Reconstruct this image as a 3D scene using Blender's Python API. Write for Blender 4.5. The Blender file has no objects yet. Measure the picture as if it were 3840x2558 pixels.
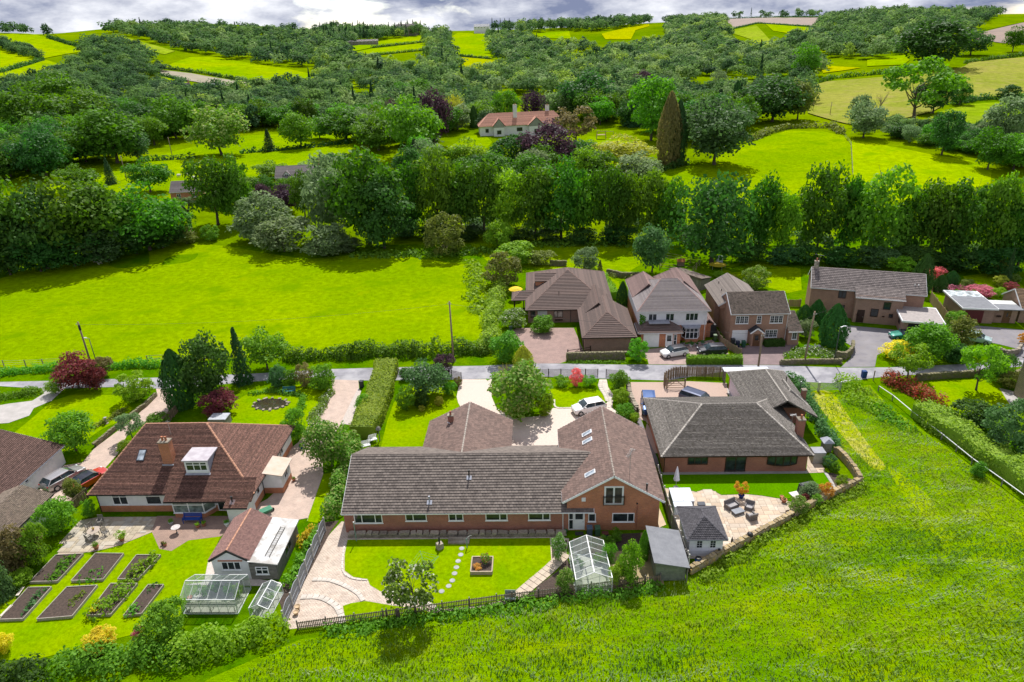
import bpy,math,random
import numpy as np
from mathutils import Vector,Matrix
from mathutils.geometry import delaunay_2d_cdt

rad=math.radians
rnd=random.Random(11)
scene=bpy.context.scene
col=scene.collection

# ------------------------------------------------------------------ camera, sky, sun, exposure
cam_data=bpy.data.cameras.new('camera')
cam_data.lens=24.0;cam_data.sensor_width=36.0;cam_data.clip_start=0.5;cam_data.clip_end=9000
camera=bpy.data.objects.new('camera',cam_data);col.objects.link(camera)
camera.location=(0,0,44.0)
camera.rotation_euler=(rad(65.663),rad(1.715),rad(1.524))
scene.camera=camera
scene.view_settings.view_transform='Standard'
scene.view_settings.look='None'
scene.view_settings.exposure=0.9
scene.view_settings.gamma=1.0
scene.cycles.use_denoising=True
scene.cycles.max_bounces=6
scene.cycles.diffuse_bounces=3
scene.cycles.glossy_bounces=2
scene.cycles.transparent_max_bounces=12
scene.cycles.sample_clamp_indirect=4.0

SUN_EL,SUN_AZ=rad(54),rad(7)          # azimuth from +Y towards +X
sun_dir=Vector((math.sin(SUN_AZ)*math.cos(SUN_EL),math.cos(SUN_AZ)*math.cos(SUN_EL),math.sin(SUN_EL)))
sd=bpy.data.lights.new('sun','SUN');sd.energy=3.4;sd.angle=rad(0.6);sd.color=(1.0,0.97,0.92)
sun=bpy.data.objects.new('sun',sd);col.objects.link(sun)
sun.rotation_euler=sun_dir.to_track_quat('Z','Y').to_euler();sun.location=(0,0,200)

world=bpy.data.worlds.new('World');scene.world=world;world.use_nodes=True

def sky_world():
    nt=world.node_tree;N=nt.nodes;L=nt.links;N.clear()
    out=N.new('ShaderNodeOutputWorld');bg=N.new('ShaderNodeBackground');bg.inputs[1].default_value=0.15
    sky=N.new('ShaderNodeTexSky');sky.sky_type='NISHITA';sky.sun_disc=False
    sky.sun_elevation=SUN_EL;sky.sun_rotation=SUN_AZ;sky.air_density=1.0;sky.dust_density=0.6;sky.ozone_density=1.5
    tc=N.new('ShaderNodeTexCoord');sep=N.new('ShaderNodeSeparateXYZ');L.new(tc.outputs['Generated'],sep.inputs[0])
    # clouds lie on a flat layer overhead: direction divided by its height
    def math_(op,a,b=None):
        m=N.new('ShaderNodeMath');m.operation=op
        for i,v in enumerate((a,b)):
            if v is None:continue
            if isinstance(v,(int,float)):m.inputs[i].default_value=v
            else:L.new(v,m.inputs[i])
        return m.outputs[0]
    cb=N.new('ShaderNodeMapping');cb.inputs['Scale'].default_value=(5.5,5.5,15.0);L.new(tc.outputs['Generated'],cb.inputs[0])
    n1=N.new('ShaderNodeTexNoise');n1.inputs['Scale'].default_value=.8;n1.inputs['Detail'].default_value=9;n1.inputs['Roughness'].default_value=0.56
    n1.inputs['Distortion'].default_value=0.25
    L.new(cb.outputs[0],n1.inputs['Vector'])
    n2=N.new('ShaderNodeTexNoise');n2.inputs['Scale'].default_value=1.0;n2.inputs['Detail'].default_value=8;n2.inputs['Roughness'].default_value=0.6
    mp=N.new('ShaderNodeMapping');mp.inputs['Location'].default_value=(4.3,7.7,1.0);L.new(cb.outputs[0],mp.inputs[0]);L.new(mp.outputs[0],n2.inputs['Vector'])
    cover=N.new('ShaderNodeValToRGB');cover.color_ramp.elements[0].position=0.3;cover.color_ramp.elements[1].position=0.42
    L.new(n1.outputs[0],cover.inputs[0])
    tone=N.new('ShaderNodeValToRGB');tone.color_ramp.elements[0].position=0.42;tone.color_ramp.elements[1].position=0.66
    tone.color_ramp.elements[0].color=(.85,1.0,1.55,1);tone.color_ramp.elements[1].color=(4.2,4.25,4.4,1)
    L.new(n2.outputs[0],tone.inputs[0])
    mx=N.new('ShaderNodeMix');mx.data_type='RGBA'
    L.new(cover.outputs[0],mx.inputs[0]);L.new(sky.outputs[0],mx.inputs[6]);L.new(tone.outputs[0],mx.inputs[7])
    L.new(mx.outputs[2],bg.inputs[0]);L.new(bg.outputs[0],out.inputs[0])
sky_world()

# ------------------------------------------------------------------ materials
MATS={}
def _nodes(name):
    m=bpy.data.materials.new(name);m.use_nodes=True
    nt=m.node_tree;N=nt.nodes;L=nt.links;N.clear()
    out=N.new('ShaderNodeOutputMaterial');p=N.new('ShaderNodeBsdfPrincipled');L.new(p.outputs[0],out.inputs[0])
    return m,N,L,p,out
def c4(c):return(c[0],c[1],c[2],1)
def scl(c,k):return tuple(min(1,v*k)for v in c)
def noise(N,L,vec,scale,detail=3,rough=.55,dist=0):
    n=N.new('ShaderNodeTexNoise');n.inputs['Scale'].default_value=scale;n.inputs['Detail'].default_value=detail
    n.inputs['Roughness'].default_value=rough;n.inputs['Distortion'].default_value=dist
    if vec is not None:L.new(vec,n.inputs['Vector'])
    return n.outputs[0]
def ramp(N,L,fac,stops):
    r=N.new('ShaderNodeValToRGB');e=r.color_ramp.elements
    while len(e)<len(stops):e.new(0.5)
    for k,(pos,c)in enumerate(stops):e[k].position=pos;e[k].color=c4(c)
    L.new(fac,r.inputs[0]);return r.outputs[0]
def mixc(N,L,fac,a,b,mode='MIX'):
    m=N.new('ShaderNodeMix');m.data_type='RGBA';m.blend_type=mode
    for i,v in((0,fac),(6,a),(7,b)):
        if isinstance(v,(int,float)):m.inputs[i].default_value=v
        elif isinstance(v,tuple):m.inputs[i].default_value=c4(v)
        else:L.new(v,m.inputs[i])
    return m.outputs[2]
def fmath(N,L,op,a,b=0.0):
    m=N.new('ShaderNodeMath');m.operation=op
    for i,v in enumerate((a,b)):
        if isinstance(v,(int,float)):m.inputs[i].default_value=v
        else:L.new(v,m.inputs[i])
    return m.outputs[0]
def bump(N,L,p,h,dist,strength=1.0):
    b=N.new('ShaderNodeBump');b.inputs['Distance'].default_value=dist;b.inputs['Strength'].default_value=strength
    L.new(h,b.inputs['Height']);L.new(b.outputs[0],p.inputs['Normal'])
def mat(name,c,c2=None,rough=.75,s=2.0,detail=4,bmp=0,bs=30,metal=0,spec=.3,lo=.35,hi=.65,coat=0,c3=None,s3=.4,ov=.16):
    """plain procedural surface: two tones mottled by noise, an optional third large-scale tone, fine relief"""
    if name in MATS:return MATS[name]
    m,N,L,p,out=_nodes(name)
    tc=N.new('ShaderNodeTexCoord');v=tc.outputs['Object']
    if c2 is None:c2=scl(c,.8)
    base=ramp(N,L,noise(N,L,v,s,detail),[(lo,c),(hi,c2)])
    if c3 is not None:
        f=ramp(N,L,noise(N,L,v,s3,4,.6),[(.45,(0,0,0)),(.62,(1,1,1))])
        base=mixc(N,L,f,base,c3)
    hv=N.new('ShaderNodeHueSaturation');oi=N.new('ShaderNodeObjectInfo');L.new(base,hv.inputs['Color']);L.new(fmath(N,L,'ADD',fmath(N,L,'MULTIPLY',oi.outputs['Random'],ov),1-ov*.5),hv.inputs['Value']);base=hv.outputs[0]
    L.new(base,p.inputs['Base Color']);p.inputs['Roughness'].default_value=rough
    p.inputs['Metallic'].default_value=metal;p.inputs['Specular IOR Level'].default_value=spec
    if coat:p.inputs['Coat Weight'].default_value=coat;p.inputs['Coat Roughness'].default_value=.05
    if bmp:bump(N,L,p,noise(N,L,v,bs,4),bmp)
    MATS[name]=m;return m
def brickmat(name,c,c2,mortar,bw=.225,bh=.075,mt=.012,rough=.85,stain=None,offset=.5,soft=.12):
    """brick or block pattern on metre UVs"""
    if name in MATS:return MATS[name]
    m,N,L,p,out=_nodes(name)
    tc=N.new('ShaderNodeTexCoord');v=tc.outputs['UV']
    b=N.new('ShaderNodeTexBrick');L.new(v,b.inputs['Vector'])
    b.inputs['Color1'].default_value=c4(c);b.inputs['Color2'].default_value=c4(c2);b.inputs['Mortar'].default_value=c4(mortar)
    b.inputs['Scale'].default_value=1.0;b.inputs['Mortar Size'].default_value=mt;b.inputs['Brick Width'].default_value=bw
    b.inputs['Row Height'].default_value=bh;b.inputs['Mortar Smooth'].default_value=soft;b.inputs['Bias'].default_value=-.1;b.offset=offset
    o=tc.outputs['Object']
    base=mixc(N,L,.6,b.outputs[0],ramp(N,L,noise(N,L,o,.9,5),[(.3,(.46,.46,.46)),(.7,(.72,.70,.68))]),'OVERLAY')
    if stain:
        base=mixc(N,L,ramp(N,L,noise(N,L,o,1.7,6,.65),[(.5,(0,0,0)),(.72,(.8,.8,.8))]),base,stain)
    L.new(base,p.inputs['Base Color']);p.inputs['Roughness'].default_value=rough;p.inputs['Specular IOR Level'].default_value=.25
    bump(N,L,p,b.outputs[1],-.006)
    MATS[name]=m;return m
def tilemat(name,c,c2,lichen=None,lich=.5,moss=None,mossn=.62,tw=.0,dark=(.02,.018,.017)):
    """roof tiles: tone of each piece from its own random value, lichen spots, optional side joints on UV"""
    if name in MATS:return MATS[name]
    m,N,L,p,out=_nodes(name)
    tc=N.new('ShaderNodeTexCoord');o=tc.outputs['Object'];geo=N.new('ShaderNodeNewGeometry');oi=N.new('ShaderNodeObjectInfo')
    at=N.new('ShaderNodeAttribute');at.attribute_name='rnd'
    f=fmath(N,L,'FRACT',fmath(N,L,'ADD',at.outputs['Fac'],oi.outputs['Random']))
    f=fmath(N,L,'ADD',fmath(N,L,'MULTIPLY',f,.4),fmath(N,L,'MULTIPLY',noise(N,L,o,2.3,6,.7),.65))
    base=ramp(N,L,f,[(.2,scl(c2,.8)),(.8,scl(c,1.15))])
    if tw:
        b=N.new('ShaderNodeTexBrick');L.new(tc.outputs['UV'],b.inputs['Vector'])
        b.inputs['Color1'].default_value=(1,1,1,1);b.inputs['Color2'].default_value=(.5,.48,.46,1);b.inputs['Mortar'].default_value=(.12,.11,.1,1)
        b.inputs['Scale'].default_value=1;b.inputs['Brick Width'].default_value=tw;b.inputs['Row Height'].default_value=TILE_G[name]
        b.inputs['Mortar Size'].default_value=.012;b.inputs['Mortar Smooth'].default_value=.2
        base=mixc(N,L,1.0,base,b.outputs[0],'MULTIPLY')
    if lichen:
        base=mixc(N,L,ramp(N,L,noise(N,L,o,5.5,5,.65),[(lich,(0,0,0)),(lich+.13,(.75,.75,.75))]),base,lichen)
    if moss:
        base=mixc(N,L,ramp(N,L,noise(N,L,o,3.1,6,.7),[(mossn,(0,0,0)),(mossn+.05,(.9,.9,.9))]),base,moss)
    L.new(base,p.inputs['Base Color']);p.inputs['Roughness'].default_value=.8;p.inputs['Specular IOR Level'].default_value=.25
    bump(N,L,p,noise(N,L,o,18,4),.012)
    MATS[name]=m;return m
TILE_G={}
def glassmat(name='window_glass',c=(.012,.016,.018),rough=.06):
    if name in MATS:return MATS[name]
    m,N,L,p,out=_nodes(name)
    tc=N.new('ShaderNodeTexCoord')
    L.new(ramp(N,L,noise(N,L,tc.outputs['Object'],1.6,2),[(.35,c),(.7,scl(c,3.2))]),p.inputs['Base Color'])
    p.inputs['Roughness'].default_value=rough;p.inputs['Specular IOR Level'].default_value=.5
    MATS[name]=m;return m
def clearglass(name='clear_glass',tint=(.86,.93,.9),gl=.16):
    if name in MATS:return MATS[name]
    m,N,L,p,out=_nodes(name)
    t=N.new('ShaderNodeBsdfTransparent');t.inputs[0].default_value=c4(tint)
    g=N.new('ShaderNodeBsdfGlossy');g.inputs['Roughness'].default_value=.05
    d=N.new('ShaderNodeBsdfDiffuse');d.inputs[0].default_value=(.7,.78,.75,1)
    a=N.new('ShaderNodeMixShader');a.inputs[0].default_value=gl;L.new(t.outputs[0],a.inputs[1]);L.new(g.outputs[0],a.inputs[2])
    b=N.new('ShaderNodeMixShader');L.new(a.outputs[0],b.inputs[1]);L.new(d.outputs[0],b.inputs[2])
    tc=N.new('ShaderNodeTexCoord');L.new(fmath(N,L,'MULTIPLY',noise(N,L,tc.outputs['Object'],3,4),.12),b.inputs[0])
    L.new(b.outputs[0],out.inputs[0]);N.remove(p)
    MATS[name]=m;return m
def leafmat(name,c,c2=None,trans=.4,gloss=.12,var=.32,flower=None,fl=.8):
    """leaves: tone varies leaf by leaf and plant by plant; light shines through; optional flower colour on some leaves"""
    if name in MATS:return MATS[name]
    m,N,L,p,out=_nodes(name)
    c=scl(c,1.6);lum=sum(c)/3
    c2=(c[0]*.62,c[1]*.70,c[2]*.65)if c2 is None else scl(c2,1.6)
    geo=N.new('ShaderNodeNewGeometry');oi=N.new('ShaderNodeObjectInfo');tc=N.new('ShaderNodeTexCoord')
    f=fmath(N,L,'ADD',fmath(N,L,'MULTIPLY',geo.outputs['Random Per Island'],.6),fmath(N,L,'MULTIPLY',oi.outputs['Random'],.4))
    base=ramp(N,L,f,[(.1,c2),(.9,c)])
    hs=N.new('ShaderNodeHueSaturation');L.new(base,hs.inputs['Color'])
    L.new(fmath(N,L,'ADD',fmath(N,L,'MULTIPLY',oi.outputs['Random'],.045),.4775),hs.inputs['Hue'])
    L.new(fmath(N,L,'ADD',fmath(N,L,'MULTIPLY',fmath(N,L,'FRACT',fmath(N,L,'MULTIPLY',oi.outputs['Random'],7.31)),var),1-var*.45),hs.inputs['Value'])
    base=hs.outputs[0]
    if flower:
        base=mixc(N,L,ramp(N,L,geo.outputs['Random Per Island'],[(fl,(0,0,0)),(fl+.01,(1,1,1))]),base,flower)
    L.new(base,p.inputs['Base Color']);p.inputs['Roughness'].default_value=.55;p.inputs['Specular IOR Level'].default_value=gloss
    t=N.new('ShaderNodeBsdfTranslucent');hs2=N.new('ShaderNodeHueSaturation');hs2.inputs['Saturation'].default_value=1.1;hs2.inputs['Value'].default_value=1.5
    L.new(base,hs2.inputs['Color']);L.new(hs2.outputs[0],t.inputs[0])
    mx=N.new('ShaderNodeMixShader');mx.inputs[0].default_value=trans
    L.new(p.outputs[0],mx.inputs[1]);L.new(t.outputs[0],mx.inputs[2]);L.new(mx.outputs[0],out.inputs[0])
    MATS[name]=m;return m
def grassmat(name,a,b,c=None,s1=.12,s2=2.2,dry=None,dryn=.62,bmp=.06,s3=14,dist=0.0,stretch=None):
    """turf: broad tone drift, tussock mottling, fine blades, dry patches"""
    if name in MATS:return MATS[name]
    m,N,L,p,out=_nodes(name)
    tc=N.new('ShaderNodeTexCoord');v=tc.outputs['Object']
    if stretch:
        mp=N.new('ShaderNodeMapping');mp.inputs['Scale'].default_value=stretch;L.new(v,mp.inputs[0]);v=mp.outputs[0]
    base=ramp(N,L,noise(N,L,v,s1,5,.6,dist),[(.36,a),(.64,b)])
    base=mixc(N,L,.55,base,ramp(N,L,noise(N,L,v,s2,6,.65),[(.3,(.26,.26,.26)),(.72,(.74,.74,.74))]),'OVERLAY')
    base=mixc(N,L,.5,base,ramp(N,L,noise(N,L,v,s3,3,.7),[(.3,(.3,.3,.3)),(.7,(.7,.7,.7))]),'OVERLAY')
    if c:base=mixc(N,L,ramp(N,L,noise(N,L,v,s1*4,5,.6),[(.5,(0,0,0)),(.66,(.8,.8,.8))]),base,c)
    if dry:base=mixc(N,L,ramp(N,L,noise(N,L,v,s1*2.3+.03,6,.65),[(dryn,(0,0,0)),(dryn+.12,(.8,.8,.8))]),base,dry)
    hv=N.new('ShaderNodeHueSaturation');hv.inputs['Saturation'].default_value=1.22;hv.inputs['Value'].default_value=.96;L.new(base,hv.inputs['Color'])
    L.new(hv.outputs[0],p.inputs['Base Color']);p.inputs['Roughness'].default_value=.95;p.inputs['Specular IOR Level'].default_value=0
    if bmp:bump(N,L,p,fmath(N,L,'ADD',noise(N,L,v,s2*1.7,5,.7),fmath(N,L,'MULTIPLY',noise(N,L,v,s3*1.6,3,.7),.5)),bmp)
    MATS[name]=m;return m

# ------------------------------------------------------------------ objects
def link(name,data,parent=None,loc=None,rotz=0):
    o=bpy.data.objects.new(name,data);col.objects.link(o)
    if parent is not None:o.parent=parent
    if loc is not None:o.location=loc
    if rotz:o.rotation_euler=(0,0,rotz)
    return o
def tag(o,label=None,cat=None,group=None,kind=None):
    if label:o['label']=label
    if cat:o['category']=cat
    if group:o['group']=group
    if kind:o['kind']=kind
    return o
def thing(name,label,cat,loc=(0,0,0),rotz=0,group=None):
    return tag(link(name,None,None,loc,rotz),label,cat,group)
def inst(name,src,parent,loc=None,rotz=0,scale=None,m=None):
    o=link(name,src.data if hasattr(src,'data')else src,parent,loc,rotz)
    if scale is not None:o.scale=scale
    if m is not None:
        o.material_slots[0].link='OBJECT';o.material_slots[0].material=m
    return o

class MB:
    """collects faces, builds one mesh object with metre UVs"""
    def __init__(s):s.v=[];s.f=[];s.r=[];s.mi=[];s.cm=0
    def face(s,pts,r=0.0):
        i=len(s.v);s.v.extend([tuple(p)for p in pts]);s.f.append(tuple(range(i,i+len(pts))));s.r.append(r);s.mi.append(s.cm)
    def box(s,c,d,rz=0,rx=0,ry=0,taper=1.0,r=0.0):
        M=Matrix.Translation(c)@Matrix.Rotation(rz,4,'Z')@Matrix.Rotation(ry,4,'Y')@Matrix.Rotation(rx,4,'X')
        x,y,z=d[0]/2,d[1]/2,d[2]/2;t=taper
        P=[M@Vector(q)for q in((-x,-y,-z),(x,-y,-z),(x,y,-z),(-x,y,-z),(-x*t,-y*t,z),(x*t,-y*t,z),(x*t,y*t,z),(-x*t,y*t,z))]
        i=len(s.v);s.v.extend([tuple(p)for p in P])
        for q in((0,3,2,1),(4,5,6,7),(0,1,5,4),(1,2,6,5),(2,3,7,6),(3,0,4,7)):
            s.f.append(tuple(i+k for k in q));s.r.append(r);s.mi.append(s.cm)
        return s
    def bx(s,x0,x1,y0,y1,z0,z1):return s.box(((x0+x1)/2,(y0+y1)/2,(z0+z1)/2),(x1-x0,y1-y0,z1-z0))
    def bar(s,a,b,w,h=None,r=0.0,up=(0,0,1)):
        a,b=Vector(a),Vector(b);d=b-a;l=d.length
        if l<1e-6:return s
        d/=l;h=h or w;u=Vector(up)
        if abs(d.dot(u))>.98:u=Vector((0,1,0))
        e=d.cross(u).normalized();u=e.cross(d)
        i=len(s.v)
        for p in(a,b):
            for(q,t)in((-1,-1),(1,-1),(1,1),(-1,1)):s.v.append(tuple(p+e*(q*w/2)+u*(t*h/2)))
        for q in((0,1,2,3),(7,6,5,4),(0,4,5,1),(1,5,6,2),(2,6,7,3),(3,7,4,0)):
            s.f.append(tuple(i+k for k in q));s.r.append(r);s.mi.append(s.cm)
        return s
    def tube(s,a,b,r0,r1=None,n=8,cap=True,r=0.0):
        r1=r0 if r1 is None else r1;a,b=Vector(a),Vector(b);d=(b-a).normalized()
        e=d.orthogonal().normalized();u=d.cross(e);i=len(s.v)
        for p,q in((a,r0),(b,r1)):
            for k in range(n):
                t=2*math.pi*k/n;s.v.append(tuple(p+e*(q*math.cos(t))+u*(q*math.sin(t))))
        for k in range(n):
            s.f.append((i+k,i+(k+1)%n,i+n+(k+1)%n,i+n+k));s.r.append(r);s.mi.append(s.cm)
        if cap:
            s.f.append(tuple(i+n+k for k in range(n)));s.f.append(tuple(i+n-1-k for k in range(n)));s.r+=[r,r];s.mi+=[s.cm]*2
        return s
    def path(s,pts,r,n=6):
        for a,b in zip(pts[:-1],pts[1:]):s.tube(a,b,r,r,n)
        return s
    def lathe(s,c,prof,n=14,sx=1,sy=1):
        i=len(s.v)
        for(q,z)in prof:
            for k in range(n):
                t=2*math.pi*k/n;s.v.append((c[0]+q*math.cos(t)*sx,c[1]+q*math.sin(t)*sy,c[2]+z))
        for j in range(len(prof)-1):
            for k in range(n):
                a=i+j*n;s.f.append((a+k,a+(k+1)%n,a+n+(k+1)%n,a+n+k));s.r.append(0);s.mi.append(s.cm)
        s.f.append(tuple(i+(len(prof)-1)*n+k for k in range(n)));s.r.append(0);s.mi.append(s.cm)
        return s
    def prism(s,poly,z0,z1,top=True,bottom=False):
        n=len(poly)
        a=sum(poly[k][0]*poly[(k+1)%n][1]-poly[(k+1)%n][0]*poly[k][1]for k in range(n))
        if a<0:poly=list(reversed(poly))
        for k in range(n):
            p,q=poly[k],poly[(k+1)%n]
            s.face([(p[0],p[1],z0),(q[0],q[1],z0),(q[0],q[1],z1),(p[0],p[1],z1)])
        if top:s.face([(p[0],p[1],z1)for p in poly])
        if bottom:s.face([(p[0],p[1],z0)for p in reversed(poly)])
        return s
    def build(s,name,m,parent=None,smooth=False,loc=None,rotz=0,attr=False,kind=None):
        me=bpy.data.meshes.new(name);me.from_pydata(s.v,[],s.f)
        for mm in(m if isinstance(m,(list,tuple))else[m]):me.materials.append(mm)
        if len(s.f):
            if isinstance(m,(list,tuple)):me.polygons.foreach_set('material_index',s.mi)
            uv=me.uv_layers.new(name='uv');V=np.array(s.v,float)
            nl=len(me.loops);li=np.zeros(nl,int);me.loops.foreach_get('vertex_index',li)
            nrm=np.zeros(len(s.f)*3);me.polygons.foreach_get('normal',nrm);nrm=nrm.reshape(-1,3)
            cnt=np.array([len(f)for f in s.f]);fi=np.repeat(np.arange(len(s.f)),cnt)
            n=nrm[fi];P=V[li];hl=np.hypot(n[:,0],n[:,1]);flat=hl<.15
            t=np.where(flat[:,None],[[1,0]],np.stack([-n[:,1],n[:,0]],1)/np.maximum(hl,1e-6)[:,None])
            U=P[:,0]*t[:,0]+P[:,1]*t[:,1]
            W=np.where(flat,P[:,1],P[:,2]/np.maximum(np.where(flat,1,hl),.15))
            uv.data.foreach_set('uv',np.stack([U,W],1).ravel().astype(np.float32))
            if attr:
                a=me.attributes.new('rnd','FLOAT','FACE');a.data.foreach_set('value',np.array(s.r,np.float32))
            if smooth:me.polygons.foreach_set('use_smooth',[True]*len(s.f))
        me.update()
        o=link(name,me,parent,loc,rotz)
        if kind:o['kind']=kind
        return o

def clip2(poly,a,b,c):
    """keep the part of a 2-D polygon where a*u+b*v<=c"""
    out=[];n=len(poly)
    for i in range(n):
        p,q=poly[i],poly[(i+1)%n];dp=a*p[0]+b*p[1]-c;dq=a*q[0]+b*q[1]-c
        if dp<=1e-9:out.append(p)
        if dp*dq<-1e-18 and abs(dp-dq)>1e-12:
            t=dp/(dp-dq);out.append((p[0]+t*(q[0]-p[0]),p[1]+t*(q[1]-p[1])))
    return out
def area2(p):return abs(sum(p[k][0]*p[(k+1)%len(p)][1]-p[(k+1)%len(p)][0]*p[k][1]for k in range(len(p))))/2
def inpoly(x,y,poly):
    r=False;j=len(poly)-1
    for i in range(len(poly)):
        xi,yi,xj,yj=poly[i][0],poly[i][1],poly[j][0],poly[j][1]
        if(yi>y)!=(yj>y)and x<(xj-xi)*(y-yi)/(yj-yi)+xi:r=not r
        j=i
    return r
def curve(pts,k=4,closed=True):
    """Catmull-Rom through the points"""
    n=len(pts);out=[]
    P=[Vector((p[0],p[1],p[2]if len(p)>2 else 0))for p in pts]
    for i in range(n if closed else n-1):
        a,b,c,d=(P[(i-1)%n],P[i],P[(i+1)%n],P[(i+2)%n])if closed else(P[max(i-1,0)],P[i],P[i+1],P[min(i+2,n-1)])
        for j in range(k):
            t=j/k
            out.append(tuple(.5*((2*b)+(-a+c)*t+(2*a-5*b+4*c-d)*t*t+(-a+3*b-3*c+d)*t**3)))
    if not closed:out.append(tuple(P[-1]))
    return out

# ------------------------------------------------------------------ terrain
COLS=[[(-1.135,130.0,0.0),(-1.135,200.0,5.63),(-1.098,260.0,13.771),(-1.06,350.0,30.146),(-1.036,480.0,49.091),(-1.025,640.0,64.607),(-1.025,755.2,62.607),(-1.025,1500.0,50.607)],[(-0.807,130.0,0.0),(-0.807,190.0,2.295),(-0.793,215.0,5.153),(-0.774,290.0,7.828),(-0.757,360.0,16.224),(-0.747,430.0,23.19),(-0.737,540.0,33.012),(-0.729,650.0,45.74),(-0.722,760.0,61.963),(-0.722,896.8,59.963),(-0.722,1500.0,47.963)],[(-0.607,130.0,0.0),(-0.607,185.0,2.52),(-0.598,210.0,3.703),(-0.583,285.0,5.293),(-0.574,350.0,9.048),(-0.564,440.0,15.4),(-0.558,520.0,21.984),(-0.551,650.0,34.485),(-0.545,800.0,48.769),(-0.542,950.0,62.845),(-0.54,1100.0,71.64),(-0.54,1298.0,69.64),(-0.54,1500.0,57.64)],[(-0.507,130.0,0.0),(-0.507,187.0,1.633),(-0.499,212.0,3.486),(-0.488,280.0,4.426),(-0.481,345.0,6.637),(-0.474,430.0,11.242),(-0.468,540.0,17.306),(-0.461,690.0,29.056),(-0.456,900.0,45.036),(-0.45,1120.0,73.851),(-0.45,1321.6,71.851),(-0.45,1500.0,59.851)],[(-0.407,130.0,0.0),(-0.407,190.0,1.749),(-0.402,215.0,3.081),(-0.394,270.0,4.353),(-0.388,330.0,5.477),(-0.383,410.0,8.169),(-0.377,530.0,12.846),(-0.372,670.0,23.314),(-0.368,870.0,38.016),(-0.363,1150.0,66.738),(-0.363,1357.0,64.738),(-0.363,1500.0,52.738)],[(-0.304,130.0,0.0),(-0.304,188.0,1.116),(-0.299,213.0,2.247),(-0.292,275.0,3.738),(-0.287,340.0,5.42),(-0.283,430.0,7.743),(-0.28,545.0,12.009),(-0.276,700.0,22.372),(-0.273,900.0,35.286),(-0.27,1150.0,53.761),(-0.27,1357.0,51.761),(-0.27,1500.0,39.761)],[(-0.034,130.0,0.0),(-0.034,185.0,0.018),(-0.033,212.0,0.389),(-0.031,285.0,2.928),(-0.03,355.0,5.433),(-0.029,450.0,8.052),(-0.028,570.0,11.287),(-0.028,760.0,21.285),(-0.027,950.0,31.997),(-0.027,1150.0,47.796),(-0.027,1357.0,45.796),(-0.027,1500.0,33.796)],[(0.331,130.0,0.0),(0.331,188.0,-1.106),(0.327,215.0,-0.776),(0.32,275.0,1.849),(0.317,335.0,2.527),(0.313,420.0,6.458),(0.309,560.0,12.655),(0.305,750.0,22.353),(0.303,950.0,38.74),(0.301,1200.0,54.866),(0.301,1416.0,52.866),(0.301,1500.0,40.866)],[(0.548,130.0,0.0),(0.548,190.0,-1.364),(0.542,212.0,0.038),(0.528,280.0,4.499),(0.524,320.0,4.441),(0.518,380.0,7.86),(0.511,490.0,13.723),(0.505,660.0,24.578),(0.5,860.0,39.947),(0.497,1100.0,51.901),(0.497,1298.0,49.901),(0.497,1500.0,37.901)],[(0.707,130.0,0.0),(0.707,185.0,-2.041),(0.698,208.0,-1.221),(0.683,260.0,1.684),(0.674,320.0,3.146),(0.663,410.0,7.909),(0.654,510.0,15.897),(0.648,640.0,24.144),(0.642,820.0,36.186),(0.639,1000.0,46.35),(0.639,1180.0,44.35),(0.639,1500.0,32.35)],[(1.03,130.0,0.0),(1.03,200.0,-2.343),(1.006,260.0,-0.503),(0.985,350.0,2.285),(0.964,470.0,11.368),(0.951,640.0,20.047),(0.94,860.0,35.931),(0.935,1000.0,46.858),(0.935,1180.0,44.858),(0.935,1500.0,32.858)]]
def _terrain(cols):
    ys=np.exp(np.linspace(math.log(130),math.log(1500),60));us=np.linspace(-1.3,1.3,53);CU=[];CZ=[]
    for c in cols:
        c=np.array(c,float);ly=np.log(c[:,1])
        CU.append(np.interp(np.log(ys),ly,c[:,0]));CZ.append(np.interp(np.log(ys),ly,c[:,2]))
    CU=np.array(CU);CZ=np.array(CZ);Z=np.zeros((53,60))
    for j in range(60):Z[:,j]=np.interp(us,CU[:,j],CZ[:,j])
    for _ in range(3):
        Zp=np.pad(Z,1,mode='edge');Z=(Zp[:-2,1:-1]+Zp[2:,1:-1]+Zp[1:-1,:-2]+Zp[1:-1,2:]+4*Zp[1:-1,1:-1])/8
    Z[:,0]=0;return Z
TZ=_terrain(COLS)
def hz(x,y):
    x=np.asarray(x,float);y=np.asarray(y,float)
    yy=np.clip(y,130,1499.9);u=np.clip(x/np.maximum(y,1),-1.299,1.299)
    fu=(u+1.3)/2.6*52;iu=fu.astype(int);fu=fu-iu
    fy=np.log(yy/130)/math.log(1500/130)*59;iy=np.minimum(fy.astype(int),58);fy=fy-iy
    z=(TZ[iu,iy]*(1-fu)+TZ[iu+1,iy]*fu)*(1-fy)+(TZ[iu,iy+1]*(1-fu)+TZ[iu+1,iy+1]*fu)*fy
    return np.where(y<130,0,z-np.maximum(y-1500,0)*.03)
def gz(x,y):return float(hz(x,y))

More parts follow.
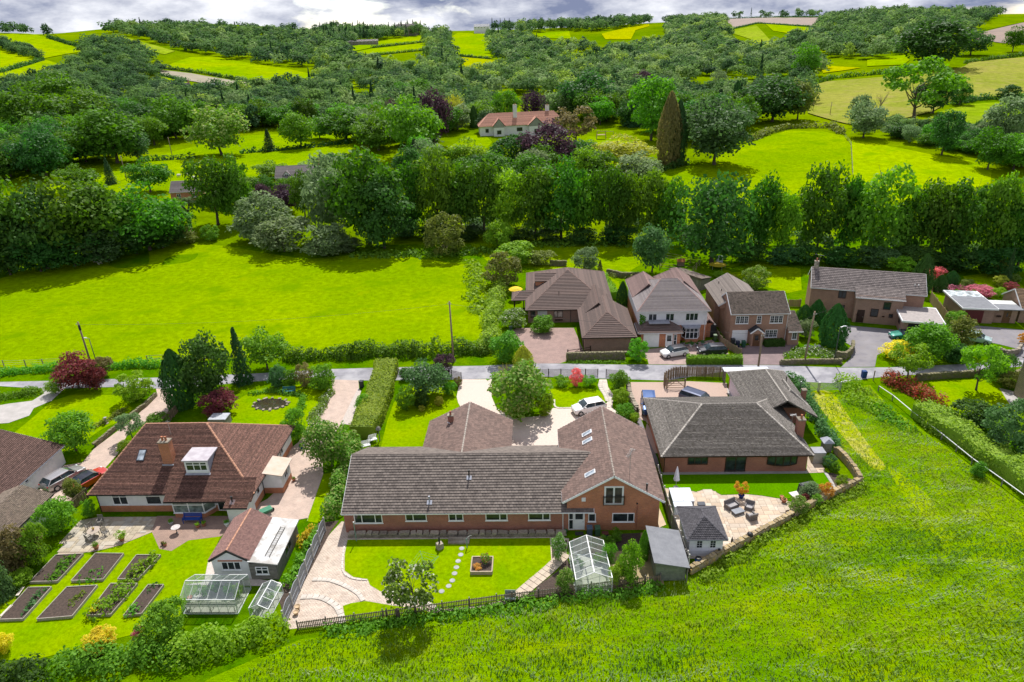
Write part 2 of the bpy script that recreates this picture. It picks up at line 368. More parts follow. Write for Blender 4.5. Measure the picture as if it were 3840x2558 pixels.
def sheet(name,pts,m,off=.004,step=None,parent=None,kind='structure',crv=0,label=None,flat=None):
    """a surface laid on the ground: the outline triangulated, draped on the terrain, raised by off"""
    if crv:pts=curve(pts,crv)
    P=[Vector((p[0],p[1]))for p in pts];n=len(P);V=list(P);E=[(i,(i+1)%n)for i in range(n)]
    if step:
        V=[];E=[]
        for i in range(n):
            a,b=P[i],P[(i+1)%n];k=max(1,int((b-a).length/step))
            for j in range(k):V.append(a.lerp(b,j/k))
        E=[(i,(i+1)%len(V))for i in range(len(V))]
        xs=[p.x for p in P];ysq=[p.y for p in P];y=min(ysq)+step/2;r=0
        while y<max(ysq):
            x=min(xs)+step*(.25 if r%2 else .75)
            while x<max(xs):
                if inpoly(x,y,P):V.append(Vector((x,y)))
                x+=step
            y+=step*.87;r+=1
    res=delaunay_2d_cdt(V,E,[list(range(len(E)))],1,1e-4)
    vo=res[0];fo=res[2]
    zz=[flat]*len(vo)if flat is not None else hz([v.x for v in vo],[v.y for v in vo])
    me=bpy.data.meshes.new(name)
    F=[]
    for f in fo:
        a=sum(vo[f[k]].x*vo[f[(k+1)%len(f)]].y-vo[f[(k+1)%len(f)]].x*vo[f[k]].y for k in range(len(f)))
        F.append(tuple(f)if a>0 else tuple(reversed(f)))
    me.from_pydata([(v.x,v.y,float(z)+off)for v,z in zip(vo,zz)],[],F);me.materials.append(m)
    uv=me.uv_layers.new(name='uv')
    for l in me.loops:uv.data[l.index].uv=me.vertices[l.vertex_index].co.xy
    me.update();o=link(name,me,parent)
    if parent is None:tag(o,label,None,None,kind)
    return o

# ------------------------------------------------------------------ ground, fields, road, drives, lawns
G_field=grassmat('pasture',(.17,.28,.008),(.25,.35,.010),c=(.13,.24,.010),s1=.035,s2=.9,s3=6,bmp=.25,dry=(.27,.34,.02),dryn=.62)
G_meadow=grassmat('meadow_turf',(.13,.27,.014),(.21,.34,.016),c=(.26,.36,.025),s1=.10,s2=1.3,s3=9,bmp=.3,dry=(.36,.42,.16),dryn=.58,stretch=(.5,1,1))
G_lawn=grassmat('lawn_turf',(.145,.255,.010),(.21,.30,.012),s1=.25,s2=2.5,s3=22,bmp=.03,dry=(.30,.29,.045),dryn=.66)
G_fake=grassmat('artificial_turf',(.075,.19,.012),(.09,.215,.013),s1=.5,s2=6,s3=30,bmp=.01)
G_rough=grassmat('rough_turf',(.06,.15,.012),(.13,.22,.015),s1=.2,s2=1.8,s3=10,bmp=.15)
G_hill=grassmat('hill_turf',(.09,.16,.015),(.16,.22,.02),s1=.01,s2=.15,s3=.8,bmp=0)
G_hayA=grassmat('hay_field',(.27,.31,.03),(.33,.33,.05),s1=.012,s2=.2,s3=1.0,bmp=0)
G_hayB=grassmat('pale_pasture',(.19,.27,.05),(.25,.30,.07),s1=.02,s2=.2,s3=1.2,bmp=0)
G_hillB=grassmat('bright_hill_turf',(.17,.28,.015),(.26,.33,.02),s1=.018,s2=.2,s3=1.2,bmp=0)
G_tan=grassmat('thistle_pasture',(.26,.26,.085),(.20,.23,.06),s1=.03,s2=.35,s3=2.5,bmp=0,c=(.28,.25,.11))
M_plough=mat('ploughed_soil',(.22,.15,.11),(.16,.11,.085),s=.08)
M_stubble=mat('bare_field',(.26,.22,.15),(.21,.18,.11),s=.1)
M_asph=mat('worn_asphalt',(.31,.30,.325),(.21,.205,.225),s=.6,detail=7,rough=.9,bmp=.01,bs=30,c3=(.37,.36,.375),s3=.35)
M_asphD=mat('grey_asphalt_drive',(.165,.155,.17),(.25,.235,.245),s=.45,detail=8,rough=.9,bmp=.01,bs=30,c3=(.20,.185,.19),s3=.9)
M_conc=mat('pale_concrete',(.42,.39,.37),(.33,.31,.29),s=.8,detail=6,bmp=.01)
M_pink=brickmat('pink_block_paving',(.48,.37,.31),(.41,.31,.26),(.30,.24,.2),bw=.2,bh=.1,mt=.01)
M_pinkG=mat('pale_pink_gravel',(.56,.47,.40),(.48,.40,.345),s=4,detail=6,bmp=.01,bs=60,rough=.95,c3=(.52,.43,.37),s3=.3)
M_grav=mat('pale_gravel',(.55,.47,.42),(.42,.37,.33),s=6,detail=6,bmp=.02,bs=40,rough=.95)
M_red=brickmat('red_brown_block_paving',(.30,.205,.18),(.25,.165,.145),(.19,.14,.125),bw=.2,bh=.1,mt=.01)
M_plum=brickmat('plum_block_paving',(.21,.15,.15),(.175,.125,.125),(.14,.11,.11),bw=.2,bh=.1,mt=.01)
M_herr=brickmat('buff_block_paving',(.54,.45,.37),(.45,.37,.305),(.27,.22,.18),bw=.3,bh=.15,mt=.016,stain=(.30,.22,.17))
M_brkp=brickmat('brown_brick_paving',(.30,.20,.155),(.24,.16,.13),(.20,.15,.12),bw=.22,bh=.11,mt=.012)
M_soil=mat('garden_soil',(.085,.06,.047),(.05,.037,.03),s=5,detail=7,bmp=.05,bs=12,rough=1)
M_grout=mat('sand_grout',(.40,.32,.24),(.34,.27,.2),s=3)

def ground():
    us=np.linspace(-1.3,1.3,161);ys=[-160,-20,60,129.9]+list(np.exp(np.linspace(math.log(130),math.log(1500),130)))+[1800,2300,3000,4200,6000]
    V=[];F=[]
    for y in ys:
        w=max(y,130.0)
        X=us*w;Z=hz(X,np.full_like(X,y));V+=[(float(a),float(y),float(b))for a,b in zip(X,Z)]
    n=len(us)
    for j in range(len(ys)-1):
        for i in range(n-1):a=j*n+i;F.append((a,a+1,a+n+1,a+n))
    me=bpy.data.meshes.new('ground');me.from_pydata(V,[],F);me.materials.append(G_hill);me.materials.append(G_rough)
    me.polygons.foreach_set('material_index',[1 if k//(n-1)<12 else 0 for k in range(len(F))])
    me.polygons.foreach_set('use_smooth',[True]*len(F));me.update()
    tag(link('ground',me),None,None,None,'structure')
ground()

# near pastures
sheet('pasture_field',[(-114.46,128.26,0),(-109.2,139.5,0.5),(-98,145.4,0.8),(-83.8,155.4,1),(-71.8,151.7,0.7),(-50.3,141.6,0.3),(-38.5,144.4,0.3),(-31.7,144.1,0.2),(-20.5,139,0.1),(-12.8,135.7,0),(-9.44,124.82,0),(-8.05,101.54,0),(-11.5,93.1,0),(-39.03,93.63,0),(-54.84,91.15,0),(-81.36,90.42,0),(-85.08,89.96,0)],G_field,.01,12)
sheet('paddock',[(-15,151.6,0.1),(-3.1,152.9,0),(10,154.2,-0.1),(21.5,150,-0.2),(22.9,139.8,-0.1),(19.41,127.73,0),(14.14,125.97,0),(9.4,131,0),(-0.2,132.8,0),(-10.3,138.5,0)],G_field,.012,12)
sheet('bright_pasture',[(31.7,219.6,0.1),(53.2,235.8,0.5),(83.1,275.8,2),(96.8,291.8,2.4),(107.2,302.1,2.7),(118.8,294.6,3),(121.3,280.1,3.1),(120.4,271.1,3),(95.3,208.9,-0.4),(85.3,185.7,-1.1),(61.9,179.5,-0.9),(40.9,188.5,-0.7)],G_field,.05,12)
sheet('mown_pasture',[(120.4,270.3,2.9),(125.4,262.2,2.8),(134.6,243,1.9),(143.9,233.5,0.9),(143.2,220.6,-0.1),(134.6,206.6,-0.9),(117.9,195.5,-1.2),(84.7,183.8,-1.1),(95.5,208.9,-0.4)],grassmat('mown_turf',(.24,.33,.05),(.27,.35,.04),s1=.03,s2=.5,s3=4,bmp=.1,dry=(.16,.27,.015),dryn=.52),.05,12)
sheet('sheep_pasture',[(-141.8,192.6,2.8),(-204.2,296.1,7.7),(-199.3,298.5,7.5),(-188.7,291.4,6.7),(-157.4,244.6,5),(-148.3,258.7,4.8),(-140.1,287.7,4.9),(-128.6,314.5,5.3),(-114.5,316.4,5.2),(-105.8,332.2,5.4),(-84.2,329.8,5.1),(-65.6,263,3.3),(-86.4,232.9,3.3),(-96,207.3,2.9),(-99.2,194.1,2.4),(-120.8,194,2.9)],G_field,.05,14)
sheet('garden_lawn',[(-39.9,256.5,2.6),(-35.8,267.9,2.9),(-28.6,303.8,3.9),(-21.2,306.8,3.9),(-17.1,288.9,3.2),(-19.5,261.3,2.4),(-23.9,248,2.1),(-33.1,245.7,2.2)],G_field,.06,12)
sheet('garden_lawn',[(19.5,285.8,2.7),(23.5,299.5,3.1),(31.4,291.6,2.7),(43.1,287.1,2.5),(34.3,225.2,0.3),(17.8,230.1,0.7)],G_field,.06,12)
# hill fields
for nm,pts,m in(
    ('hill_field',[(-557.5,770.9,59.1),(-546.4,798,58),(-482.6,735.7,52.1),(-417.3,678.7,42.2),(-402.8,660.5,39.7),(-402.4,629.1,38.1),(-396.3,589.5,35.7),(-502.4,691.8,51.4)],G_hillB),
    ('hill_field',[(-452.9,619.7,42.7),(-402.5,584.3,36),(-388.4,563.4,33.7),(-370.3,500.6,30.1)],G_hillB),
    ('hill_field',[(-360.5,486.6,28.9),(-390,581.4,34.7),(-363,559.3,31),(-349.3,534.9,28.6),(-347.5,504.5,27.6),(-318.3,445.5,23.4),(-308.3,419,21.9),(-319.8,428.1,23.3)],G_hillB),
    ('hill_field',[(-562.2,859.3,58.2),(-551,913.7,59.3),(-433.6,716.6,45.8),(-466,727.6,50)],G_hill),
    ('hill_field',[(-488.7,864.3,54.7),(-442.3,815.2,49.1),(-357.9,734.5,36.5),(-349.7,695.9,34.4),(-387.9,710.8,40),(-421.2,741,45.1)],G_hayB),
    ('hill_field',[(-303,595.6,25.8),(-313,635.2,28.2),(-324.4,692.1,31.2),(-305.8,711.3,30),(-215.2,638.8,20.4),(-143.3,558.2,13.1),(-136.5,530.1,11.6),(-176.2,533.6,12.8),(-230.2,559.9,17.1),(-283.2,589.1,23.3)],G_hillB),
    ('stubble_strip',[(-297.4,579.1,24.7),(-271.1,575.1,21.5),(-173.9,519.4,12.2),(-192.1,501.8,12.5),(-237.1,522.7,16.3),(-283.5,550.4,22.1)],M_stubble),
    ('hill_field',[(-282.1,529.8,21.4),(-279.5,542.2,21.4),(-250,523,17.6),(-238.3,494.9,16),(-266,508,19)],G_hillB),
    ('hill_field',[(-218.9,821.6,30.8),(-208.2,938.3,37.3),(-153.2,1057.1,44),(-137.8,945.8,35.5),(-187.5,867.4,32.2),(-205.7,776.4,27.8)],G_hillB),
    ('hill_field',[(-204.6,765.7,27.2),(-183.9,849.7,31.1),(-136.4,936.2,34.9),(-120.4,828.1,28.1),(-165.3,768,25.9),(-166.8,722.1,23.3)],G_hillB),
    ('hill_field',[(-111,1009.1,39.4),(-108.4,1095.8,45.5),(-63.7,1066.8,42.7),(-48.1,823.3,26.1),(-39.8,728.7,20.6),(-82.6,779.2,24.3)],G_hillB),
    ('hill_field',[(-73.1,748.9,22.3),(-40.1,718.7,20),(-21,672.8,17.5),(-41.2,573,12.3),(-52.2,585.5,13),(-64.4,686.9,18.8)],G_hayA),
    ('hill_field',[(-0.4,1048,40.9),(52.6,1066.1,42.7),(50,952,34.1),(17.2,975.5,35.5)],G_hillB),
    ('hill_field',[(92.3,997.4,38.3),(179.6,1158.8,49.6),(168,1082.9,45.5),(141.2,1026.6,41.3),(117.9,894.6,31.8),(89.5,913.6,32.4)],G_hayA),
    ('hill_field',[(28,743.4,21),(68.2,768.2,22.8),(63.1,735.7,20.8),(47,643.5,16),(31.1,656.7,16.6)],G_hillB),
    ('hill_field',[(139.5,933.7,34.7),(159.9,828.1,28),(136.9,765.6,23.2),(122.4,809.9,26.2)],G_hayB),
    ('hill_field',[(-170.9,583.2,15.4),(-130.8,544.5,12.2),(-123.2,511.4,10.8),(-164.2,558.9,13.7)],G_hillB),
    ('hill_field',[(-124.9,647.3,18),(-100.9,692.6,20),(-95.8,661,18.1),(-116.7,624.7,16.5)],G_hillB),
    ('hill_field',[(-39,439.7,7.9),(-20.7,454.1,8.3),(-19,413.8,7.1),(-31,409,7)],G_hillB),
    ('ploughed_field',[(307.9,1215.7,52.8),(369.1,1166.7,52.1),(413.8,1102.1,49.7),(347.7,922.2,39.2),(332.9,987.4,42.4),(311.4,1047.4,45.4),(245.4,953,38.1)],M_plough),
    ('hill_field',[(239.9,930.9,36.6),(296.8,1003.9,42.5),(244.9,764.4,25.2),(208.8,674.2,19.4),(211.3,710.8,21),(238.4,820.1,28.8)],G_hayB),
    ('hill_field',[(312.5,1016.5,43.6),(338.3,901.3,37.7),(278.8,797.8,28.8),(290,866.8,33.8),(287.4,902.7,36)],G_hillB),
    ('ploughed_field',[(401.8,696.9,28),(443.2,740.5,31.2),(552.3,849.7,37.9),(399.2,606.6,21.9),(390.3,631.5,23.5),(391.2,677.7,26.5)],M_plough),
    ('hill_field',[(525,909.3,42),(634.7,979.8,45),(552.3,849.7,37.9),(425.6,729.6,30.4)],G_hill),
    ('thistle_pasture',[(162.3,435.8,8.4),(181.8,457,9.9),(217.9,459.7,11.4),(256.6,468.8,12.6),(284.1,491.8,14.2),(299.8,513,15.7),(350.6,529.4,17),(258.7,383.2,6.7),(237.9,374.3,6.5),(213.1,370.6,6.8),(182.5,332.8,4.9),(155.3,311.1,4.1),(138.8,302.6,3.7),(134.5,310.1,3.5),(131.6,346.9,4.1)],G_tan),
    ('hill_field',[(211.8,549.4,14.5),(227.8,516,14),(211.1,507.6,12.9),(197,502.5,12.1)],G_hayA),
    ('hill_field',[(250,558.3,16.7),(289.3,585.5,19.5),(271.7,539.3,16.8),(256.5,516.1,15.1),(234.4,521.9,14.5)],G_hillB),
    ('thistle_pasture',[(183.4,330.6,4.8),(209.9,351.3,5.6),(229.8,358.2,5.6),(193.3,304,3.3),(170.2,291.5,3.6),(166.8,308.6,4.1)],G_hayB)):
    sheet(nm,pts,m,.45,16)
# foreground meadow (long grass) round the plots
sheet('meadow',[(37.71,79.63,0),(44.02,81.26,0),(43.86,76.04,0),(45.49,67.97,0),(47.8,56.07,0),(46.74,50.42,0),(36.17,31.43,0),(-1.43,28.27,0),(-28.7,31.09,0),(-25.31,36,0),(-19.44,39.67,0),(-12.24,40.76,0),(-1.63,43.28,0),(9.66,45.47,0),(13.24,46.49,0),(18.45,50.35,0),(26.56,56.33,0),(33.29,59.85,0),(33.82,64.66,0),(33.02,70.12,0),(34.66,77.4,0)],G_meadow,.006,4)
M_straw=grassmat('worn_track_turf',(.34,.34,.09),(.25,.32,.035),s1=.35,s2=2.5,s3=10,bmp=.05,c=(.42,.38,.19))
sheet('worn_track',[(35.58,79.38,0),(38.3,79.3,0),(37.91,73.08,0),(37.55,66.49,0),(37.47,62.74,0),(36.08,62.16,0),(35.53,65.67,0),(35.34,71.15,0),(35.32,75.76,0)],M_straw,.012,crv=3)
sheet('worn_track',[(37.7,62.73,0),(39.16,58.91,0),(39.06,55.45,0),(37.93,51.1,0),(36.77,51.11,0),(37.09,54.82,0),(36.93,57.87,0)],grassmat('faded_track_turf',(.24,.31,.03),(.19,.29,.02),s1=.3,s2=2.5,s3=10,bmp=.05),.012,crv=3)
# road and drives
sheet('road',[(-84.42,87.37,0),(-77.96,85.76,0),(-70.56,85.86,0),(-56.45,86.35,0),(-50.08,86.66,0),(-39.95,87.36,0),(-30.06,88.34,0),(-21.7,88.58,0),(-7.8,88.69,0),(-0.43,89.22,0),(18.47,88.06,0),(29.1,87.69,0),(34.22,87.42,0),(42.35,86.39,0),(49.14,86.26,0),(53.85,86.57,0),(59.63,86.95,0),(66.47,87.67,0),(68.21,88,0),(73.51,88.29,0),(71.5,85.36,0),(66.96,86.04,0),(59.68,84.89,0),(51.75,84.05,0),(45.32,83.27,0),(40.09,81.81,0),(35.3,82.39,0),(34.04,84.66,0),(26.5,85.87,0),(17.63,83.31,0),(12.64,83.79,0),(1.33,84.9,0),(-10.64,84.46,0),(-25.21,84.61,0),(-29.16,85.02,0),(-28.6,86.07,0),(-39.06,84.9,0),(-51.72,82.94,0),(-53.47,83.08,0),(-59.33,83.73,0),(-66.85,83.47,0),(-70.06,83.47,0),(-77.01,84.47,0),(-82.04,84.33,0)],M_asph,.02)
sheet('road_verge',[(34.22,87.42,0),(42.35,86.39,0),(42.18,87.54,0),(34.95,88.67,0)],G_rough,.03)
sheet('road_verge',[(3.2,89.02,0),(4.27,89.76,0),(12.87,89.47,0),(16.07,90.14,0),(15.96,88.35,0),(12.73,88.31,0)],G_rough,.032)
sheet('road_verge',[(-30.06,88.34,0),(-21.7,88.58,0),(-7.8,88.69,0),(-5.52,89.39,0),(-9.1,90.57,0),(-30.43,89.71,0)],G_rough,.03)
sheet('concrete_drive',[(-73.87,78.48,0),(-71.95,79.24,0),(-69.17,79.98,0),(-68.9,82.06,0),(-70.17,83.47,0),(-66.85,83.47,0),(-66.43,79.9,0),(-67.56,77.93,0),(-66.83,75.98,0),(-68.31,74.16,0),(-70.43,73.85,0)],M_conc,.026)
sheet('block_paved_drive',[(-53.43,82.99,0),(-51.61,82.94,0),(-48.77,79.43,0),(-48.45,75.54,0),(-50.14,73.93,0),(-51,71.31,0),(-49.73,66.73,0),(-49.59,64.03,0),(-49.29,61.22,0),(-49.16,58.84,0),(-50.16,57.34,0),(-54.61,59.43,0),(-54.85,64.41,0),(-52.93,64.97,0),(-53.28,67.9,0),(-52.37,73.44,0),(-52.22,76.39,0),(-52.08,80.75,0)],M_pink,.026)
sheet('front_lawn',[(-65.85,69.43,0),(-65.93,74.11,0),(-66.29,79.69,0),(-64.76,81.52,0),(-57.55,81.32,0),(-55.76,79.21,0),(-53.86,77.58,0),(-53.18,74.91,0),(-54.85,72.43,0),(-55.17,71.06,0),(-55.58,68.1,0),(-56.96,66.86,0),(-65.24,68.6,0)],G_lawn,.024)
sheet('front_garden_lawn',[(-38.91,73.13,0),(-40.12,76.09,0),(-40.59,79.22,0),(-39,82.49,0),(-30.97,83.99,0),(-28.19,82.18,0),(-28.35,74.33,0),(-28.59,70.17,0),(-30.2,69.54,0),(-33.59,70.94,0)],G_lawn,.024)
sheet('block_paved_drive',[(-29.16,85.02,0),(-25.21,84.61,0),(-24.53,82.16,0),(-24.69,75.33,0),(-24.69,73.29,0),(-25.16,66.14,0),(-23.92,62.26,0),(-23.32,54.22,0),(-23.31,54.79,0),(-25.85,54.02,0),(-28.06,54.84,0),(-30,56.22,0),(-28.63,57.91,0),(-27.44,61.53,0),(-29.71,66.61,0),(-28.77,68.79,0),(-28.7,72.7,0),(-27.82,68.84,0),(-27.83,72.53,0),(-27.92,81.33,0)],M_pink,.026)
sheet('gravel_strip',[(-24.74,82.41,0),(-24.09,81.47,0),(-23.66,76.37,0),(-23.36,72.69,0),(-24.74,72.8,0),(-24.76,77.02,0)],M_grav,.034)
sheet('side_lawn',[(-23.92,62.26,0),(-22.85,62.58,0),(-21.7,54.9,0),(-22.07,53.94,0),(-23.29,54.22,0)],G_lawn,.034)
sheet('gravel_drive',[(-10.64,84.5,0),(-6.37,84.37,0),(-6.15,79.42,0),(-5.37,76.46,0),(-3.06,73.71,0),(-0.08,74.15,0),(1.96,76.19,0),(4.4,76.21,0),(8.45,76.31,0),(9.54,78.99,0),(8.92,81.19,0),(8.15,82.12,0),(8.52,83.87,0),(9.5,83.84,0),(9.49,81.63,0),(10,79.41,0),(9.43,76.09,0),(11.95,71.06,0),(12.01,67.58,0),(-3.05,65.9,0),(-8.57,73,0),(-10.43,77.83,0),(-10.81,79.55,0),(-10.8,82.68,0)],M_pinkG,.026)
sheet('front_lawn',[(-18.51,67.17,0),(-18.95,73.24,0),(-18.99,78.9,0),(-18.4,82.9,0),(-11.69,81.79,0),(-10.77,79.54,0),(-10.32,77.83,0),(-9.76,73.03,0),(-13.22,65.44,0)],G_lawn,.024)
sheet('island_lawn',[(1.49,80.43,0),(2.33,81.38,0),(6.59,81.26,0),(8.72,80.23,0),(8.85,77.95,0),(7.26,76.63,0),(2.42,76.43,0),(2.03,78.34,0)],G_lawn,.034,crv=3)
sheet('gravel_drive',[(12.66,82.95,0),(17.72,82.79,0),(20.44,82.98,0),(25.52,82.29,0),(23.94,75.44,0),(20.35,75.15,0),(13.18,72,0),(11.67,66.04,0),(12.52,65.41,0),(14.17,65.99,0),(13.19,72.72,0),(12.08,73.48,0),(12.38,78.51,0)],mat('pink_resin_drive',(.46,.335,.27),(.41,.30,.245),s=5,detail=5,bmp=.005,bs=60,rough=.95),.026)
sheet('gravel_drive_strip',[(12.65,73.46,0),(12.99,67.28,0),(13.28,64.78,0),(13.26,61.73,0),(13.02,61.73,0),(12.62,66.02,0),(12.03,73.11,0)],M_asphD,.03)
sheet('block_paved_drive',[(-4.96,100.05,0),(-3.29,102.39,0),(2.52,102.14,0),(5.99,101.99,0),(7.06,92.5,0),(4.54,91.77,0),(4.15,89.06,0),(-0.68,89.15,0),(-2.2,92.84,0),(-2.99,96.76,0)],M_red,.026)
sheet('block_paved_drive',[(14.74,93.05,0),(19.89,94.13,0),(25.85,96.07,0),(26.85,96.47,0),(27.64,93.83,0),(28.17,91.12,0),(21.16,88.1,0),(15.62,88.36,0),(16.02,92.17,0)],brickmat('rose_block_paving',(.36,.26,.23),(.30,.215,.2),(.23,.18,.16),bw=.2,bh=.1,mt=.01),.026)
sheet('block_paved_drive',[(29.07,94.06,0),(39.44,94.76,0),(36.42,91.14,0),(34.25,87.52,0),(29.23,87.78,0),(30.19,91.62,0)],M_plum,.026)
sheet('asphalt_drive',[(48.43,101.38,0),(55.26,99.27,0),(56.79,98.61,0),(52.82,93.15,0),(48.94,90.17,0),(47.02,86.52,0),(42.42,86.57,0),(45.03,89.56,0),(46.74,93.39,0),(46.09,95.6,0)],M_asphD,.026)
sheet('asphalt_drive',[(67.77,100.53,0),(75.97,97.8,0),(70.49,89.4,0),(68.21,88,0),(66.5,87.72,0),(69.7,91.46,0),(68.12,93.1,0),(66.07,94.81,0)],M_asphD,.026)
sheet('front_garden_lawn',[(50.47,81.93,0),(60.55,82.62,0),(60.35,80.36,0),(58.43,75.25,0),(58.26,73.96,0),(51.11,74.13,0),(50.99,78.77,0)],G_lawn,.024)
sheet('gravel_path',[(59.92,79.95,0),(61.17,78.89,0),(60.15,75.4,0),(58.41,75.06,0)],M_conc,.034)
sheet('back_lawn',[(35.97,129.49,0),(43.2,136.3,-0.1),(51.89,129.42,0),(47.97,117.53,0),(45.05,116.11,0),(41.49,120.33,0),(37.59,126.62,0)],G_field,.022)
sheet('back_lawn',[(78.31,119.05,0),(79.56,123.18,0),(84.56,124.63,0),(87.83,120.98,0),(86.72,116.96,0),(85.04,114.33,0),(79.72,114.24,0)],G_field,.022)
sheet('back_lawn',[(11.8,129.92,0),(15.83,124,0),(14.81,113.33,0),(13.6,115.77,0),(11.83,124.92,0)],G_field,.022)
# the long bungalow's back garden
sheet('block_paving',[(-20.46,52.33,0),(-19.79,54.19,0),(1.07,51.76,0),(2.76,51.49,0),(2.33,49.3,0),(-2.17,43.88,0),(-3.21,43.29,0),(-8.42,42.48,0),(-20.62,40.7,0),(-21.38,41.78,0),(-21.38,47.83,0)],M_herr,.012)
sheet('back_lawn',[(-18.52,51.47,0),(0.93,51.56,0),(0.99,48.5,0),(-0.32,46.81,0),(-2.19,44.9,0),(-3.16,43.78,0),(-5.17,43.19,0),(-8.45,42.75,0),(-9.6,43.46,0),(-10.43,43.87,0),(-12.7,44.49,0),(-14.02,44.84,0),(-15.03,45.54,0),(-15.43,46.28,0),(-16.78,46.55,0),(-17.76,47.35,0),(-18.29,49.45,0)],G_lawn,.026)
sheet('back_lawn',[(-16.86,43.17,0),(-16.2,43.48,0),(-15.02,43.72,0),(-12.45,43.16,0),(-10.44,42.91,0),(-9.15,42.37,0),(-16.1,41.24,0)],G_lawn,.026)
sheet('planting_bed',[(1.05,51.01,0),(2.58,51.24,0),(2.33,49.42,0),(1.07,48.38,0)],M_soil,.03)
sheet('planting_bed',[(2.31,49.07,0),(2.87,47.24,0),(2.7,44.07,0),(-0.65,44.08,0),(-0.33,45.31,0),(1.6,47.25,0)],M_soil,.03)
sheet('planting_bed',[(5.78,51.22,0),(7.22,52.08,0),(9.61,52.19,0),(9.26,49.73,0),(6.96,49.74,0)],M_soil,.03)
sheet('yellow_gravel_yard',[(3.1,51.49,0),(11.35,52.43,0),(10.64,45.47,0),(2.7,44.07,0)],mat('ochre_gravel',(.33,.25,.12),(.26,.21,.11),s=4,detail=6,bmp=.01,bs=40),.02)
sheet('side_path',[(12.01,55.87,0),(12.24,53.36,0),(11.76,53.11,0),(11.32,52.79,0)],mat('sandstone_path',(.56,.42,.27),(.48,.37,.25),s=2),.03)
# the square bungalow's back garden
sheet('artificial_lawn',[(13.26,61.7,0),(28.78,61.57,0),(30.49,61.6,0),(30.42,59.17,0),(30,58.71,0),(28.36,58.88,0),(25.61,58.15,0),(25.71,57.31,0),(24.41,57.33,0),(22.72,57.86,0),(21.24,58.1,0),(18.72,57.98,0),(17.98,58.82,0),(17.07,58.96,0),(16.26,58.53,0),(15.91,58.72,0),(13.16,59.28,0)],G_fake,.026)
sheet('planting_bed',[(30.7,61.73,0),(31.37,61.58,0),(33.27,60.19,0),(32.62,59.4,0),(26.97,55.95,0),(25.08,55.26,0),(25.34,56.7,0),(25.78,57.31,0),(25.61,58.15,0),(28.36,58.88,0),(30.08,58.71,0),(30.5,59.17,0)],M_soil,.03)
# the white bungalow's back garden
sheet('back_lawn',[(-42.54,49.66,0),(-40.54,50.84,0),(-38.3,52.73,0),(-36.42,50.37,0),(-35.1,50.08,0),(-34.11,51.52,0),(-31.2,52.23,0),(-30.81,48.26,0),(-30.13,45.99,0),(-31.7,45.68,0),(-30.39,41.96,0),(-31.95,40.7,0),(-35.53,39.39,0),(-40.05,37.65,0),(-43.94,37.65,0),(-47.63,42.56,0),(-46,45.91,0),(-46.31,49.04,0),(-45.92,49.45,0)],G_lawn,.02)
sheet('brick_terrace',[(-39.15,55.23,0),(-30.11,55.13,0),(-31.13,52.08,0),(-34.11,51.52,0),(-35.08,50.03,0),(-36.39,50.33,0),(-38.45,52.85,0)],M_brkp,.028)
sheet('planting_bed',[(-54.53,52.24,0),(-50.66,55.35,0),(-47.88,56.43,0),(-46.47,52.17,0),(-45.92,49.45,0),(-46.31,49.04,0),(-46,45.91,0),(-47.63,42.56,0)],G_rough,.024)
sheet('gravel_patch',[(-30.13,45.99,0),(-30.93,48.71,0),(-26.27,46.5,0),(-22.77,45.85,0),(-22.94,45.44,0),(-31.7,45.68,0)],M_grav,.026)
sheet('garden_bed',[(-22.07,53.94,0),(-20.1,54.33,0),(-20.48,52.72,0),(-21.38,41.78,0),(-22.77,44.15,0)],M_soil,.03)

# ------------------------------------------------------------------ foliage
def quadmesh(name,C,A,B,m,keep=None):
    """N quads: centre C, half axes A and B"""
    n=len(C);V=np.empty((n,4,3),np.float32)
    V[:,0]=C-A;V[:,1]=C-B*.9;V[:,2]=C+A;V[:,3]=C+B*.9
    me=bpy.data.meshes.new(name);me.vertices.add(n*4);me.vertices.foreach_set('co',V.ravel())
    me.loops.add(n*4);me.loops.foreach_set('vertex_index',np.arange(n*4,dtype=np.int32))
    me.polygons.add(n);me.polygons.foreach_set('loop_start',np.arange(0,n*4,4,dtype=np.int32))
    try:me.polygons.foreach_set('loop_total',np.full(n,4,dtype=np.int32))
    except Exception:pass
    me.materials.append(m);me.update(calc_edges=True);me.validate();return me
def leaves(rs,C,Nn,size,droop=0.0,flat=.5):
    """axes for leaves at C facing roughly along Nn"""
    n=len(C);J=rs.normal(size=(n,3));N=Nn+J*flat;N/=np.linalg.norm(N,axis=1)[:,None]+1e-9
    R=rs.normal(size=(n,3));R[:,2]-=droop;A=np.cross(N,R);A/=np.linalg.norm(A,axis=1)[:,None]+1e-9
    B=np.cross(N,A);s=(size*rs.uniform(.6,1.35,n))[:,None]
    return A*s,B*s*.75
def lobes(rs,L,R,n,up=.25):
    """points on lobes (centre L, radius R) with outward directions; fewer underneath"""
    k=rs.choice(len(L),n,p=R**2/np.sum(R**2));d=rs.normal(size=(n,3));d/=np.linalg.norm(d,axis=1)[:,None]
    d[:,2]=np.where(d[:,2]<-.3,-d[:,2]*.6,d[:,2]);r=R[k]*rs.uniform(.72,1.06,n);q=d*r[:,None]
    return L[k]+q,d+np.array([0,0,up])
CROWNS={}
